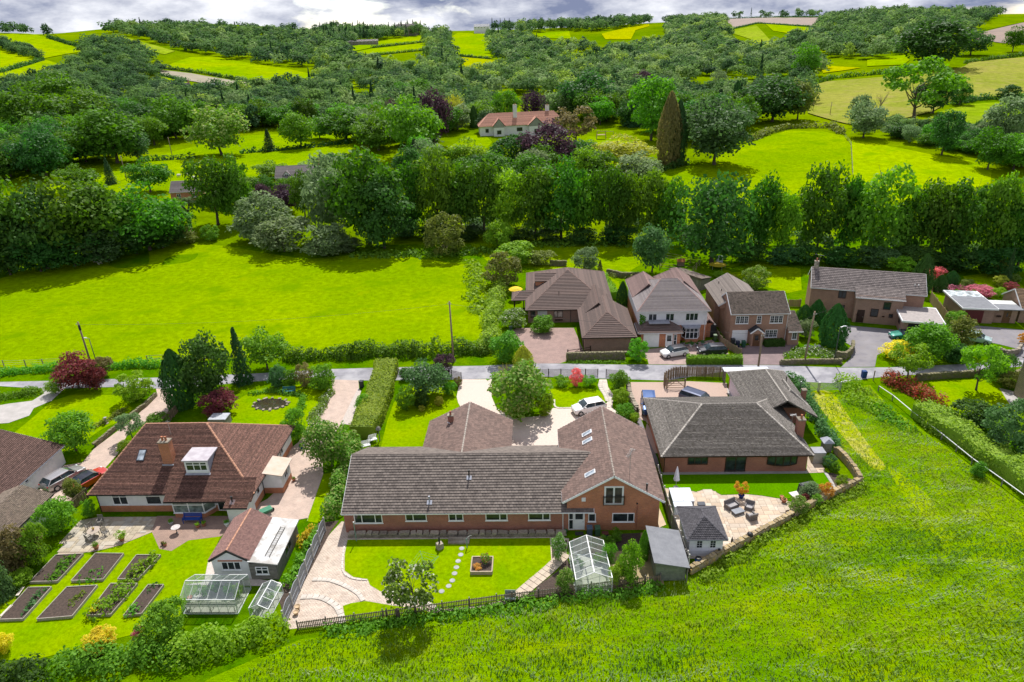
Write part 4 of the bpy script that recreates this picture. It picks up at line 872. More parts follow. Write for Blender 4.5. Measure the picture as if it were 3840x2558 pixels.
# ------------------------------------------------------------------ the long brick bungalow with the gabled wing
def long_bungalow():
    h=thing('brick_bungalow','long brick bungalow with brown tiled roof and gabled wing, behind the apple tree lawn','house')
    x0,x1,y0,y1=-18.9,2.6,52.55,63.5
    walls(h,rect(x0,x1,y0,y1),-.05,2.45,M_brickB)
    walls(h,rect(2.6,11.3,52.65,65.2),-.05,3.6,M_brickA,'wing_wall')
    hiproof(h,x0,5.0,y0+.05,y1-.05,2.42,5.35,'x',0,0,T_main,.295,.333,over=.3,indiv=300,cap=T_main,gable=M_brickB,barge=M_upvc,gut=M_upvc,name='roof')
    hiproof(h,2.6,11.3,52.65,65.3,3.45,6.4,'y',0,0,T_wing,.33,.36,over=.45,cap=T_mainC,gable=M_brickA,barge=M_upvc,gut=M_upvc,name='wing_roof')
    walls(h,rect(-12.5,-3.3,62,69.2),-.05,2.4,M_brickB,'rear_wall')
    hiproof(h,-12.5,-3.3,58.5,69.2,2.4,4.95,'y',0,0,T_wing,.33,.36,over=.3,cap=T_mainC,gable=M_brickB,barge=M_upvc,name='rear_roof')
    for(cx,w,hh,sp)in((-16.55,2.75,1.2,[-1.375,-.62,.68,1.375]),(-11.9,2.05,.98,[-1.025,-.28,1.025]),(-8.05,1.42,.98,None),(-4.15,2.1,.98,[-1.05,.32,1.05]),(-.05,2.1,.98,[-1.05,.34,1.05])):
        window(h,(cx,y0,2.33-hh),w,hh,0,2,1,splits=sp)
    downpipe(h,2.2,y0-.06,.1,2.3,M_upvc)
    yw=52.65
    door(h,(3.75,yw,.1),.95,2.02,0,M_upvc,M_upvc,[(-.38,.38,.62,.95)])
    window(h,(2.98,yw,.12),.5,2.0,0,1,2,sill=False,name='side_light',tops=.6)
    window(h,(4.98,yw,1.05),.72,.98,0,1,1);window(h,(7.95,yw,1.0),2.1,1.05,0,2,1,splits=[-1.05,.42,1.05])
    fw=window(h,(6.98,yw,3.05),1.82,2.1,0,2,1,sill=False,name='french_window',fw=.16)
    b=MB();b.bx(-1.0,1.0,-.16,-.13,1.0,1.04);b.bx(-1.0,1.0,-.16,-.13,.9,.93);b.bx(-.95,.95,-.16,-.13,.02,.06)
    for k in range(17):b.bx(-.92+k*.115-.008,-.92+k*.115+.008,-.152,-.137,.06,.9)
    for s in(-1,1):b.bx(s*.97-.02,s*.97+.02,-.165,.0,.0,1.04)
    b.build('balcony_rail',M_black,fw)
    MB().bx(-.19,.19,-.12,0,0,.38).build('alarm_box',M_upvc,h,loc=(4.15,yw,3.5))
    MB().lathe((9.2,yw-.06,3.1),[(.05,0),(.08,.05),(.08,.12),(.04,.15)],8).build('wall_light',M_black,h)
    downpipe(h,9.22,yw-.03,.3,2.9,M_brickB)
    # roof furniture
    for(x,y,s)in((-6.9,55.6,1.0),(-10.6,53.3,.8)):
        z=2.42+(y-52.25)*.515;q=MB();q.tube((x,y,z),(x,y,z+.75*s),.07,.07,8);q.tube((x,y,z+.7*s),(x,y,z+.9*s),.10,.10,8)
        fl=q.build('flue_pipe',M_black if s==1 else M_lead,h);MB().box((x,y-.05,z+.03),(.5,.45,.03),rx=.475).build('flashing',M_lead,fl)
    for(y,xx)in((61.6,5.1),(60.2,5.05),(54.6,4.9)):
        z=3.45+(xx-2.15)*(2.95/4.8);rooflight(h,(xx,y,z+.05),1.15,.62,'x+',math.atan(2.95/4.8),M_upvc)
    q=MB();q.tube((10.1,53.1,4.2),(10.1,53.1,5.0),.08,.08,8);q.tube((10.1,53.1,4.95),(10.1,53.1,5.1),.11,.11,8);q.build('flue_pipe',M_black,h)
    q=MB();q.tube((8.6,54.2,5.3),(8.6,54.2,7.6),.025,.02,6);q.bar((8.35,54.1,7.3),(8.9,54.5,8.1),.03)
    for k in range(8):c=Vector((8.4,54.15,7.35)).lerp(Vector((8.9,54.5,8.1)),k/8);q.bar(c+Vector((-.22,.12,0)),c+Vector((.22,-.12,0)),.015)
    q.build('aerial',M_steel,h)
    o=chimney(h,(-9.9,66.6),(.62,.5),3.2,4.75,M_brickB,1);MB().box((-9.9,66.3,3.85),(.9,.1,.05),rx=.0,ry=.5).build('flashing',M_upvc,o)
T_mainC=tilemat('mortared_ridge_tile',(.33,.29,.25),(.24,.2,.17),lichen=(.45,.4,.34),lich=.55)
long_bungalow()

# ------------------------------------------------------------------ the square brick bungalow with the grey hipped roof
def square_bungalow():
    h=thing('hipped_bungalow','square brick bungalow with grey hipped roof and dark brown windows, beside the stone-flagged patio','house')
    x0,x1,y0,y1=13.45,28.65,62.0,74.0
    walls(h,rect(x0,x1,y0,y1),-.05,2.3,M_brickB)
    hiproof(h,x0,x1,y0,y1,2.3,5.05,'x',5.1,4.0,T_grey,.15,None,over=.42,cap=T_greyC,single=True,gut=M_brown)
    walls(h,rect(25.3,32.0,71.8,80.8),-.05,2.3,M_brickB,'rear_wall');hiproof(h,25.3,32.0,69.5,80.8,2.3,4.5,'y',0,3.3,T_grey,.15,None,over=.35,cap=T_greyC,name='rear_roof')
    walls(h,rect(29.9,32.0,71.95,75),-.05,2.28,M_brickB,'bay_wall')
    hiproof(h,29.0,32.0,71.95,76.0,2.32,3.75,'y',1.6,0,T_grey,.15,None,over=.33,cap=T_greyC,name='hipped_bay_roof',single=True)
    MB().bx(24.9,25.28,72.8,80.9,.0,.01).build('doorstep',M_conc,h)
    MB().bx(25.22,25.29,73.2,80.2,.03,2.15).build('garage_door',mat('pink_white_boards',(.66,.58,.62),(.58,.5,.55),s=2),h)
    window(h,(17.05,y0,1.0),2.15,1.15,0,3,1,M_brown,False,splits=[-1.075,-.32,.36,1.075],fw=.08)
    dw=window(h,(21.1,y0,.05),2.2,2.1,0,2,1,M_brown,False,name='patio_door',fw=.1)
    b=MB();pts=[(-1.55,.0),(-.8,-.28),(0,-.36),(.8,-.28),(1.55,.0)]
    bow=link('bow_window',None,h,(26.0,y0,.95));f=MB()
    for k in range(4):
        a,c=pts[k],pts[k+1];f.bar((a[0],a[1],.04),(c[0],c[1],.04),.09,.1);f.bar((a[0],a[1],1.2),(c[0],c[1],1.2),.09,.1)
        q=MB();q.face([(a[0],a[1],.06),(c[0],c[1],.06),(c[0],c[1],1.18),(a[0],a[1],1.18)]);q.build('pane',M_glass,bow)
    for a in pts:f.bx(a[0]-.05,a[0]+.05,a[1]-.05,a[1]+.05,0,1.26)
    f.prism(pts+[(0,.05)],-.06,.0);f.build('frame',M_brown,bow)
    MB().bx(x0-.1,x1+.1,y0-.45,y0+.01,.0,.035).build('plinth_paving',mat('grey_slab',(.34,.33,.31),(.28,.27,.25),s=2),h)
    downpipe(h,x0+.05,y0-.06,0,2.2,M_brown);downpipe(h,21.0-1.35,y0-.06,0,2.2,M_brown)if False else None
    chimney(h,(28.75,65.3),(.75,.75),0,4.5,M_brickB,1,M_terra)
    q=MB();q.tube((28.2,66.3,3.0),(28.2,66.3,4.6),.02,.02,6);q.bar((27.9,66.3,4.4),(28.6,66.4,4.5),.03)
    for k in range(6):q.bar((27.95+k*.12,66.05,4.45),(27.95+k*.12,66.55,4.45),.012)
    q.build('aerial',M_steel,h)
    chimney(h,(32.3,73.9),(.5,.5),1.5,3.4,M_brickB,0);q=MB();q.tube((30.9,76.2,3.2),(30.9,76.2,4.1),.06,.06,8);q.build('flue_pipe',M_black,h)
T_greyC=tilemat('grey_hip_tile',(.46,.42,.37),(.22,.2,.18),lichen=(.5,.45,.36),lich=.55)
square_bungalow()

# ------------------------------------------------------------------ white bungalow with the red hipped roof
def white_bungalow():
    h=thing('white_bungalow','white rendered bungalow with mottled red hipped roof and a white dormer, beside the vegetable beds','house')
    x0,x1,y0,y1=-45.4,-29.2,56.0,68.0
    walls(h,rect(x0,x1,y0,y1),.75,2.5,M_render);walls(h,rect(x0-.02,x1+.02,y0-.02,y1),-.05,.748,M_brickA,'brick_plinth')
    hiproof(h,x0,x1,y0,y1,2.5,7.0,'x',3.4,6.2,T_red,.14,None,over=.5,cap=T_redC,gut=M_black,yr=61.9)
    # cat-slide over the bay and door
    R=link('front_roof',None,h);zf=lambda y:2.5+(y-55.5)*4.5/6.4
    slope(R,[(-37.7,54.7,2.18),(-28.75,54.7,2.18),(-28.75,56.9,zf(56.9)+.04),(-37.7,56.9,zf(56.9)+.04)],T_red,.12);u=MB();u.face([(-37.7,54.7,2.15),(-28.75,54.7,2.15),(-28.75,56.2,2.6),(-37.7,56.2,2.6)]);u.face([(-37.7,54.7,2.08),(-37.7,56.2,2.5),(-28.75,56.2,2.5),(-28.75,54.7,2.08)]);u.build('roof_deck',T_red,R)
    MB().bar((-37.7,54.66,2.1),(-31.4,54.66,2.1),.1,.1).build('gutter',M_black,R)
    slope(R,[(-31.3,53.9,1.95),(-28.9,53.9,1.95),(-28.9,55.2,2.42),(-31.3,55.2,2.42)],T_red,.12);walls(h,rect(-31.1,-29.1,54.1,56.0),-.05,1.98,M_render,'porch_wall')
    MB().bar((-31.3,53.86,1.9),(-28.9,53.86,1.9),.1,.1).build('gutter',M_black,R)
    q=MB();q.tube((-30.6,54.6,2.1),(-30.6,54.6,2.75),.08,.08,8);q.tube((-30.6,54.6,2.7),(-30.6,54.6,2.85),.12,.12,8);fl=q.build('flue_pipe',M_black,h);MB().box((-30.6,54.55,2.2),(.5,.5,.04),rx=.35).build('flashing',M_upvc,fl)
    window(h,(-43.0,y0,.9),1.6,1.45,0,2,2,tops=.68);window(h,(-39.5,y0,.9),1.6,1.45,0,1,2,tops=.72)
    bay=link('bay_window',None,h);P=[(-37.2,56.0),(-37.0,54.95),(-33.9,54.95),(-33.2,56.0)]
    MB().prism(P,-.05,.62).build('bay_base',M_brickA,bay);f=MB()
    for a,c in zip(P[:-1],P[1:]):
        for z in(.66,1.6,2.05):f.bar((a[0],a[1],z),(c[0],c[1],z),.08,.09)
        g=MB();g.face([(a[0],a[1],.7),(c[0],c[1],.7),(c[0],c[1],2.05),(a[0],a[1],2.05)]);g.build('pane',glassmat('bay_glass',(.08,.1,.09),.06),bay)
    for(x,y)in P+[(-35.45,54.95)]:f.bx(x-.045,x+.045,y-.045,y+.045,.62,2.1)
    f.prism([(p[0]*1.0-(.08 if p[0]<-36 else-.08),p[1]-.1)for p in P],.58,.63);f.build('frame',M_upvc,bay)
    window(h,(-32.2,y0,.08),1.55,2.0,0,2,1,sill=False,name='french_door')
    # dormer
    dm=link('dormer',None,h);x0d,x1d,yd=-36.1,-33.7,57.3;zb,zt=zf(57.3)-.1,5.3
    MB().prism(rect(x0d,x1d,yd,59.6),zb,zt).build('cheek',M_lead,dm);MB().bx(x0d-.15,x1d+.15,yd-.2,59.7,zt,zt+.14).build('flat_roof',mat('pale_roof_membrane',(.50,.47,.49),(.38,.34,.37),s=1.5,detail=6,rough=.8),dm)
    MB().bx(x0d-.02,x1d+.02,yd-.04,yd-.002,zb,zt).build('front',M_upvc,dm);window(dm,(-34.9,yd-.04,zb+.45),2.2,1.05,0,3,2,sill=True,splits=[-1.1,-.3,.4,1.1],tops=.68)
    MB().box((-34.9,yd-.1,zb+.1),(2.6,.3,.05),rx=.4).build('flashing',M_lead,dm)
    c=chimney(h,(-38.3,58.5),(1.05,.8),3.2,6.9,M_brickA,2);MB().bx(-38.9,-37.7,57.95,58.05,4.2,4.4).build('flashing',M_lead,c)
    rl=rooflight(h,(-41.4,58.9,zf(58.9)+.06),.8,1.25,'y+',math.atan(4.5/6.4),mat('dark_roof_frame',(.04,.045,.06),rough=.5));q=MB()
    q.tube((-38.9,60.8,6.0),(-38.9,60.8,8.0),.02,.02,6);q.bar((-39.2,60.8,7.8),(-38.6,60.8,7.9),.025);q.build('aerial',M_steel,h)
    downpipe(h,x0+.1,y0-.08,0,2.4,M_black)
    # side porch
    p=link('side_porch',None,h);walls(p,rect(-29.2,-27.2,58.9,61.6),.7,2.35,M_render);walls(p,rect(-29.18,-27.18,58.88,61.62),-.05,.698,M_brickA,'brick_plinth')
    s=MB();s.face([(-29.0,58.6,2.75),(-26.9,58.6,2.4),(-26.9,61.9,2.4),(-29.0,61.9,2.75)]);s.face([(-29.0,58.6,2.68),(-29.0,61.9,2.68),(-26.9,61.9,2.32),(-26.9,58.6,2.32)]);s.face([(-29.0,58.6,2.68),(-26.9,58.6,2.32),(-26.9,58.6,2.4),(-29.0,58.6,2.75)]);s.face([(-26.9,58.6,2.32),(-26.9,61.9,2.32),(-26.9,61.9,2.4),(-26.9,58.6,2.4)]);s.build('lean_to_roof',mat('mossy_pink_sheet',(.55,.43,.36),(.45,.36,.27),s=1.2,detail=6),p)
    window(p,(-27.2,60.2,1.2),1.0,.8,rad(90),2,1);window(h,(x1,57.4,1.1),.7,1.0,rad(90),1,1);window(h,(x1,64.5,1.1),1.2,1.0,rad(90),2,1)
    downpipe(h,x1+.08,58.6,0,2.4,M_black)
T_redC=tilemat('orange_hip_tile',(.42,.22,.14),(.32,.16,.1))
white_bungalow()

# ------------------------------------------------------------------ neighbours at the frame's edge
def edge_house():
    h=thing('white_walled_house','white-walled house with brown tiled roof at the frame edge beside the silver car','house')
    walls(h,rect(-70,-54.9,53.0,65.0),-.05,2.4,M_render)
    hiproof(h,-70,-54.9,53.0,65.0,2.35,4.9,'y',0,0,T_edge,.2,None,over=.5,gable=M_render,barge=M_lead,gut=M_lead)
    window(h,(-54.9,56.4,1.05),1.6,1.15,rad(90),2,1);window(h,(-54.9,59.0,1.6),.6,.5,rad(90),1,1)
T_edge=tilemat('brown_clay_tile',(.19,.112,.092),(.135,.08,.068),lichen=(.36,.24,.19),lich=.62,tw=.2)
edge_house()
def mossy_garage():
    h=thing('mossy_garage','low garage with moss-speckled brown tiled roof in front of the silver and red cars','garage')
    walls(h,rect(-55.6,-50.2,45.0,56.0),-.05,2.2,M_render)
    hiproof(h,-55.6,-50.2,45.0,56.0,2.2,3.35,'y',0,0,T_old,.16,.2,over=.3,gable=M_render,gut=M_black)
mossy_garage()
def outbuilding():
    h=thing('gabled_outbuilding','small white gabled outbuilding with red tiled roof and whitewashed lean-to behind the glasshouses','outbuilding')
    x0,x1,y0,y1=-29.2,-25.9,46.4,52.0
    walls(h,rect(x0,x1,y0,y1),-.05,2.2,M_render);hiproof(h,x0,x1,y0,y1,2.2,3.35,'y',0,0,T_red2,.13,.17,over=.2,cap=T_redC,gable=M_render,barge=M_black)
    window(h,(-27.5,y0,1.05),1.75,.95,0,3,1);MB().bx(-28.6,-26.4,y0-.08,y0,2.05,2.15).build('lintel',M_brickA,h)
    l=link('lean_to',None,h);walls(l,rect(-25.88,-23.4,46.3,52.0),-.05,1.78,M_woodG,'timber_wall')
    for k in range(9):MB().bx(-25.86,-23.42,46.27,46.295,.1+k*.19,.1+k*.19+.17).build('board',M_woodG,l)
    s=MB();z=lambda x:2.24-(x+25.9)*.13
    X0,X1=-25.85,-23.2;s.face([(X0,46.1,z(X0)),(X1,46.1,z(X1)),(X1,52.2,z(X1)),(X0,52.2,z(X0))]);s.face([(X0,46.1,z(X0)-.1),(X0,52.2,z(X0)-.1),(X1,52.2,z(X1)-.1),(X1,46.1,z(X1)-.1)]);s.face([(X0,46.1,z(X0)-.1),(X1,46.1,z(X1)-.1),(X1,46.1,z(X1)),(X0,46.1,z(X0))]);s.face([(X1,46.1,z(X1)-.1),(X1,52.2,z(X1)-.1),(X1,52.2,z(X1)),(X1,46.1,z(X1))])
    s.build('lean_to_roof',mat('whitewashed_roof',(.66,.66,.65),(.55,.54,.53),s=1.4,detail=7,c3=(.36,.34,.31),s3=.7,rough=.85),l)
    window(l,(-24.75,46.27,.65),1.15,.85,0,2,2,tops=.62)
    window(l,(-23.4,49.2,.7),1.6,.9,rad(90),2,1,M_woodG)
    o=thing('ladder','wooden ladder lying on the whitewashed lean-to roof','ladder');q=MB();a,b_=Vector((-24.35,46.9,2.13)),Vector((-24.25,50.9,2.13));e=Vector((.2,0,-.026))
    q.bar(a-e,b_-e,.05,.06);q.bar(a+e,b_+e,.05,.06);q.build('rail',M_woodG,o)
    for k in range(13):c=a.lerp(b_,(k+.5)/13);MB().bar(c-e,c+e,.035).build('rung',M_woodG,o)
    for x,w_,hh in((-28.2,.9,.75),(-27.0,1.0,.72),(-26.0,.45,.85),(-28.9,.5,.8)):pass
T_red2=tilemat('old_rose_tile',(.24,.135,.115),(.165,.095,.084),lichen=(.46,.34,.27),lich=.64)
outbuilding()

# ------------------------------------------------------------------ houses across the road
def dark_bungalow():
    h=thing('dark_roofed_bungalow','brick bungalow with dark brown ribbed tile roof and hipped garage across the road','house')
    x0,x1,y0,y1=-1.4,12.4,104.4,122.6
    walls(h,rect(x0,x1,y0,y1),-.05,2.4,M_brickC);hiproof(h,x0,x1,y0,y1,2.4,6.3,'y',8.6,8.6,T_dark,.36,None,over=.4,cap=T_darkC,gut=M_black)
    walls(h,rect(7.1,14.4,93.0,104.0),-.05,2.4,M_brickC,'garage_wall');hiproof(h,7.1,14.4,93.0,104.0,2.4,4.75,'y',4.1,0,T_dark,.36,None,over=.4,cap=T_darkC,name='garage_roof',gut=M_black)
    hiproof(h,7.3,12.3,101.0,109.5,2.4,4.7,'y',0,0,T_dark,.36,None,over=.3,cap=T_darkC,name='link_roof')
    hiproof(h,-3.9,.5,109.2,112.6,2.3,3.3,'x',1.2,0,T_dark,.36,None,over=.3,cap=T_darkC,name='porch_roof')
    for(x,y)in((-3.8,109.3),(-2.2,109.3),(-3.8,112.4)):MB().bx(x-.08,x+.08,y-.08,y+.08,0,2.3).build('porch_post',M_brown,h)
    d=link('dormer',None,h);walls(d,rect(-.1,3.2,112.6,115.6),3.6,4.55,M_brickA,'cheek');hiproof(d,-.1,4.0,112.6,115.6,4.45,5.35,'x',0,0,T_dark,.36,None,over=.25,cap=T_darkC,gable=M_brickA,name='dormer_roof')
    window(h,(3.6,y0,.9),1.5,1.2,0,2,1,M_brown,False,fw=.09,splits=[-.75,-.15,.75],gm=glassmat('blind_glass',(.16,.14,.13),.1))
    MB().bx(.2,1.75,y0-.06,y0-.01,.9,2.3).build('white_trellis',mat('white_lattice',(.6,.6,.62),(.4,.38,.4),s=12),h);window(h,(-.6,y0,.9),.8,1.2,0,1,1,M_brown,False)
    MB().bx(3.0,4.3,y0-.25,y0-.02,.45,.6).build('window_box',M_brown,h);downpipe(h,5.6,y0-.06,0,2.3,M_black)
    MB().bx(7.0,7.08,94.5,101,.0,2.1).build('garage_door',M_brown,h)
    for(x,y,z)in((3.8,107.5,3.95),(10.75,95.5,3.35)):MB().tube((x,y,z),(x,y,z+.4),.06,.06,8).build('vent_pipe',M_black,h)
T_darkC=tilemat('brown_ridge_tile',(.20,.13,.105),(.15,.1,.085))
dark_bungalow()
def white_house():
    h=thing('white_detached_house','two-storey white rendered house with rose-brown hipped roof behind the white and black cars','house')
    x0,x1,y0,y1=15.6,25.8,96.4,109.6
    walls(h,rect(x0,x1,y0,y1),2.6,5.1,M_render);walls(h,rect(x0-.01,x1+.01,y0-.01,y1),-.05,2.598,M_brickA,'brick_plinth')
    hiproof(h,x0,x1,y0,y1,5.05,8.1,'x',4.0,3.6,T_slate,.22,None,over=.4,cap=T_roseC,yr=102.2,gut=M_upvc)
    hiproof(h,x0+.02,19.8,102.0,110.2,5.07,7.35,'y',0,2.2,T_rose,.22,None,over=.4,cap=T_roseC,name='rear_roof');hiproof(h,20.6,x1-.02,102.0,111.5,5.07,7.7,'y',0,2.8,T_rose,.22,None,over=.4,cap=T_roseC,name='second_rear_roof')
    walls(h,rect(15.6,21.5,94.2,y0),-.05,2.4,M_brickA,'garage_wall');hiproof(h,15.4,21.5,94.2,97.6,2.42,3.5,'x',1.7,1.6,T_mossR,.2,None,over=.3,name='garage_roof',gut=M_upvc)
    MB().bx(16.9,20.0,95.0,y0,3.42,3.55).build('lead_roof_strip',M_lead,h)
    MB().bx(16.0,18.35,94.14,94.19,.03,2.15).build('garage_door',M_upvc,h)
    door(h,(19.85,94.2,.03),.95,2.02,0,M_upvc,M_upvc,[(-.34,.34,.45,.92)]);window(h,(20.75,94.2,.1),.5,1.95,0,1,2,sill=False,name='side_light',tops=.5)
    window(h,(17.6,y0,3.3),1.3,1.25,0,2,1);window(h,(20.2,y0,3.3),1.3,1.25,0,2,1);window(h,(23.5,y0,3.3),1.9,1.25,0,3,1)
    b=link('bay_window',None,h);P=[(22.2,96.4),(22.6,95.6),(24.4,95.6),(24.8,96.4)];MB().prism(P,-.05,.65).build('bay_base',M_brickA,b);f=MB()
    for a,c in zip(P[:-1],P[1:]):
        for z in(.7,1.75,2.35):f.bar((a[0],a[1],z),(c[0],c[1],z),.09,.1)
        g=MB();g.face([(a[0],a[1],.7),(c[0],c[1],.7),(c[0],c[1],2.35),(a[0],a[1],2.35)]);g.build('pane',M_glass,b)
    for(x,y)in P+[(23.2,95.6),(23.8,95.6)]:f.bx(x-.05,x+.05,y-.05,y+.05,.62,2.4)
    f.build('frame',M_upvc,b);MB().prism([(22.0,96.4),(22.4,95.3),(24.6,95.3),(25.0,96.4)],2.42,2.62).build('bay_roof',M_lead,b)
    downpipe(h,x1-.25,y0-.08,0,4.9,M_upvc)
    walls(h,rect(25.85,27.0,97.5,102),-.05,2.3,M_brickA,'side_wall');hiproof(h,25.85,27.0,97.5,102,2.35,3.0,'y',0,0,T_rose,.2,None,over=.25,name='side_roof')
    cr=hedge('creeper','',[(15.7,96.3),(16.5,96.3)],.15,4.3,'n',.16,1.2,31);cr.parent=h
    for k in('label','category'):
        if k in cr:del cr[k]
T_roseC=tilemat('rose_ridge_tile',(.26,.17,.15),(.19,.125,.115));T_mossR=tilemat('dark_rose_tile',(.17,.115,.10),(.11,.08,.07),lichen=(.23,.18,.13),lich=.6)
white_house()
def brick_house():
    h=thing('brick_detached_house','two-storey brick house with mossy brown roof and small black gabled porch','house')
    x0,x1,y0,y1=29.0,37.4,95.0,101.6
    walls(h,rect(x0,x1,y0,y1),-.05,4.95,M_brickD2);hiproof(h,x0,x1,y0,y1,4.9,7.1,'x',0,0,T_mossy,.2,.25,over=.3,gable=M_brickD2,barge=M_upvc,gut=M_upvc)
    walls(h,rect(28.2,34.6,101.5,107.5),-.05,4.95,M_brickD2,'rear_wall');hiproof(h,28.2,34.6,98.5,107.5,4.9,6.95,'y',0,0,T_grey2,.2,None,over=.35,gable=M_brickD2,barge=M_upvc,name='rear_roof')
    walls(h,rect(37.45,39.1,94.2,98.5),-.05,2.4,M_brickD2,'side_wall');s=link('side_roof',None,h);slope(s,[(37.3,93.8,2.35),(39.4,93.8,2.35),(39.4,98.0,4.0),(37.3,98.0,4.0)],T_mossy,.2,.25)
    u=MB();u.face([(37.3,93.8,2.3),(39.4,93.8,2.3),(39.4,98.0,3.95),(37.3,98.0,3.95)]);u.face([(39.4,93.8,2.3),(39.4,98,2.3),(39.4,98,3.95)]);u.build('roof_deck',T_mossy,s);MB().bar((37.3,93.75,2.28),(39.45,93.75,2.28),.1,.12).build('gutter',M_upvc,s)
    for(cx,w,c)in((30.65,1.9,3),(33.15,.7,1),(35.7,1.9,3)):window(h,(cx,y0,3.25),w,1.25,0,c,1,bars=1)
    window(h,(35.2,y0,.95),1.8,1.25,0,3,1,bars=1);window(h,(38.4,94.2,.9),.75,1.15,0,1,1,bars=1)
    MB().bx(29.4,31.7,y0-.05,y0,.02,2.2).build('garage_door',M_upvc,h)
    p=link('porch',None,h);walls(p,rect(32.0,33.5,93.9,y0),-.05,2.15,M_brickD2);hiproof(p,32.0,33.5,93.9,96.0,2.2,3.0,'y',0,0,M_black2,.3,None,over=.3,gable=M_brickD2,barge=M_upvc,name='porch_roof');door(p,(32.75,93.9,.02),.9,1.95,0,M_brown2,M_brown2,[(-.3,.3,.5,.9)])
    downpipe(h,x1-.1,y0-.08,.0,4.8,M_upvc)
    for(x,y,z)in((29.6,105.5,5.9),(29.3,102.5,5.7)):MB().tube((x,y,z),(x,y,z+.4),.06,.06,8).build('vent_pipe',M_black,h)
M_brickD2=brickmat('warm_brown_brick',(.36,.18,.115),(.28,.14,.09),(.34,.26,.21),mt=.012);T_grey2=tilemat('grey_brown_tile',(.19,.158,.138),(.135,.115,.102),lichen=(.3,.26,.22),lich=.6)
M_black2=tilemat('black_slate',(.05,.05,.055),(.035,.035,.04));M_brown2=mat('stained_oak',(.17,.085,.04),(.12,.06,.03),s=5,rough=.5)
brick_house()
def large_house():
    h=thing('long_brick_house','long two-storey brown brick house with grey tiled roof and flat-roofed garage behind the grey drive','house',(52.6,103.6,0),rad(-16.5))
    L=8.2;y0,y1=-1.6,6.0
    walls(h,rect(-L,L,0,y1),-.05,4.95,M_brickD3);hiproof(h,-L,L,-.1,y1,4.9,7.35,'x',0,0,T_blockG,.33,.3,over=.35,gable=M_brickD3,barge=M_upvc,gut=M_upvc,yr=2.9)
    walls(h,rect(-1.6,5.1,-1.6,0.1),-.05,4.6,M_brickD,'front_wall');s=link('front_roof',None,h);slope(s,[(-1.8,-1.95,4.35),(5.3,-1.95,4.35),(5.3,.6,5.58),(-1.8,.6,5.58)],T_blockG,.33,.3)
    u=MB();u.face([(-1.8,-1.95,4.3),(5.3,-1.95,4.3),(5.3,.6,5.5),(-1.8,.6,5.5)]);u.face([(-1.8,-1.95,4.3),(-1.8,.6,5.5),(-1.8,.6,4.3)]);u.face([(5.3,-1.95,4.3),(5.3,.6,4.3),(5.3,.6,5.5)]);u.build('roof_deck',T_blockG,s);MB().bar((-1.8,-2.0,4.3),(5.3,-2.0,4.3),.1,.12).build('gutter',M_upvc,s)
    window(h,(-3.5,0,3.3),1.15,1.3,0,2,1,M_brown,False);window(h,(-3.4,0,.9),1.15,1.3,0,2,1,M_brown,False);window(h,(2.9,-1.6,2.55),1.05,1.25,0,1,1,M_brown,False);window(h,(1.3,-1.6,1.2),1.1,1.35,0,1,1,M_brown,False);window(h,(3.7,-1.6,1.25),.6,.65,0,1,1,M_brown,False)
    door(h,(-.6,-1.6,.02),.95,2.1,0,M_brown,M_brown)
    for x in(-1.05,2.65):MB().lathe((x,-1.72,1.3),[(.0,0),(.16,.05),(.2,.15)],8).build('hanging_basket',M_brown,h)
    chimney(h,(-L+.5,2.9),(.6,.55),6.5,8.3,M_stone,1);q=MB();q.tube((-L+.9,3.0,7.2),(-L+.9,3.0,9.6),.025,.02,6);q.bar((-L+.1,3.0,9.5),(-L+1.5,3.0,9.3),.03);q.build('aerial',M_steel,h)
    for x in(6.7,7.2):MB().tube((x,1.0,5.7),(x,1.0,6.2),.07,.07,8).build('vent_pipe',M_upvc,h)
    g=link('garage',None,h);walls(g,rect(4.7,9.7,-6.0,-.02),-.05,2.5,M_brickD);MB().bx(4.3,10.1,-6.4,.3,2.5,2.78).build('fascia',M_upvc,g);MB().bx(4.42,9.98,-6.28,-.02,2.781,2.80).build('flat_roof',mat('stone_chipped_felt',(.36,.32,.3),(.27,.24,.23),s=2.5,detail=7,rough=.95),g)
    MB().bx(5.3,9.3,-6.05,-6.01,.02,2.25).build('garage_door',mat('dark_blue_black_door',(.02,.022,.03),rough=.6),g);window(g,(4.7,-3.0,1.0),1.2,.9,rad(-90),2,1,M_brown,False)
M_brickD3=brickmat('rose_brown_brick',(.35,.185,.125),(.275,.14,.1),(.30,.22,.18),mt=.012)
large_house()
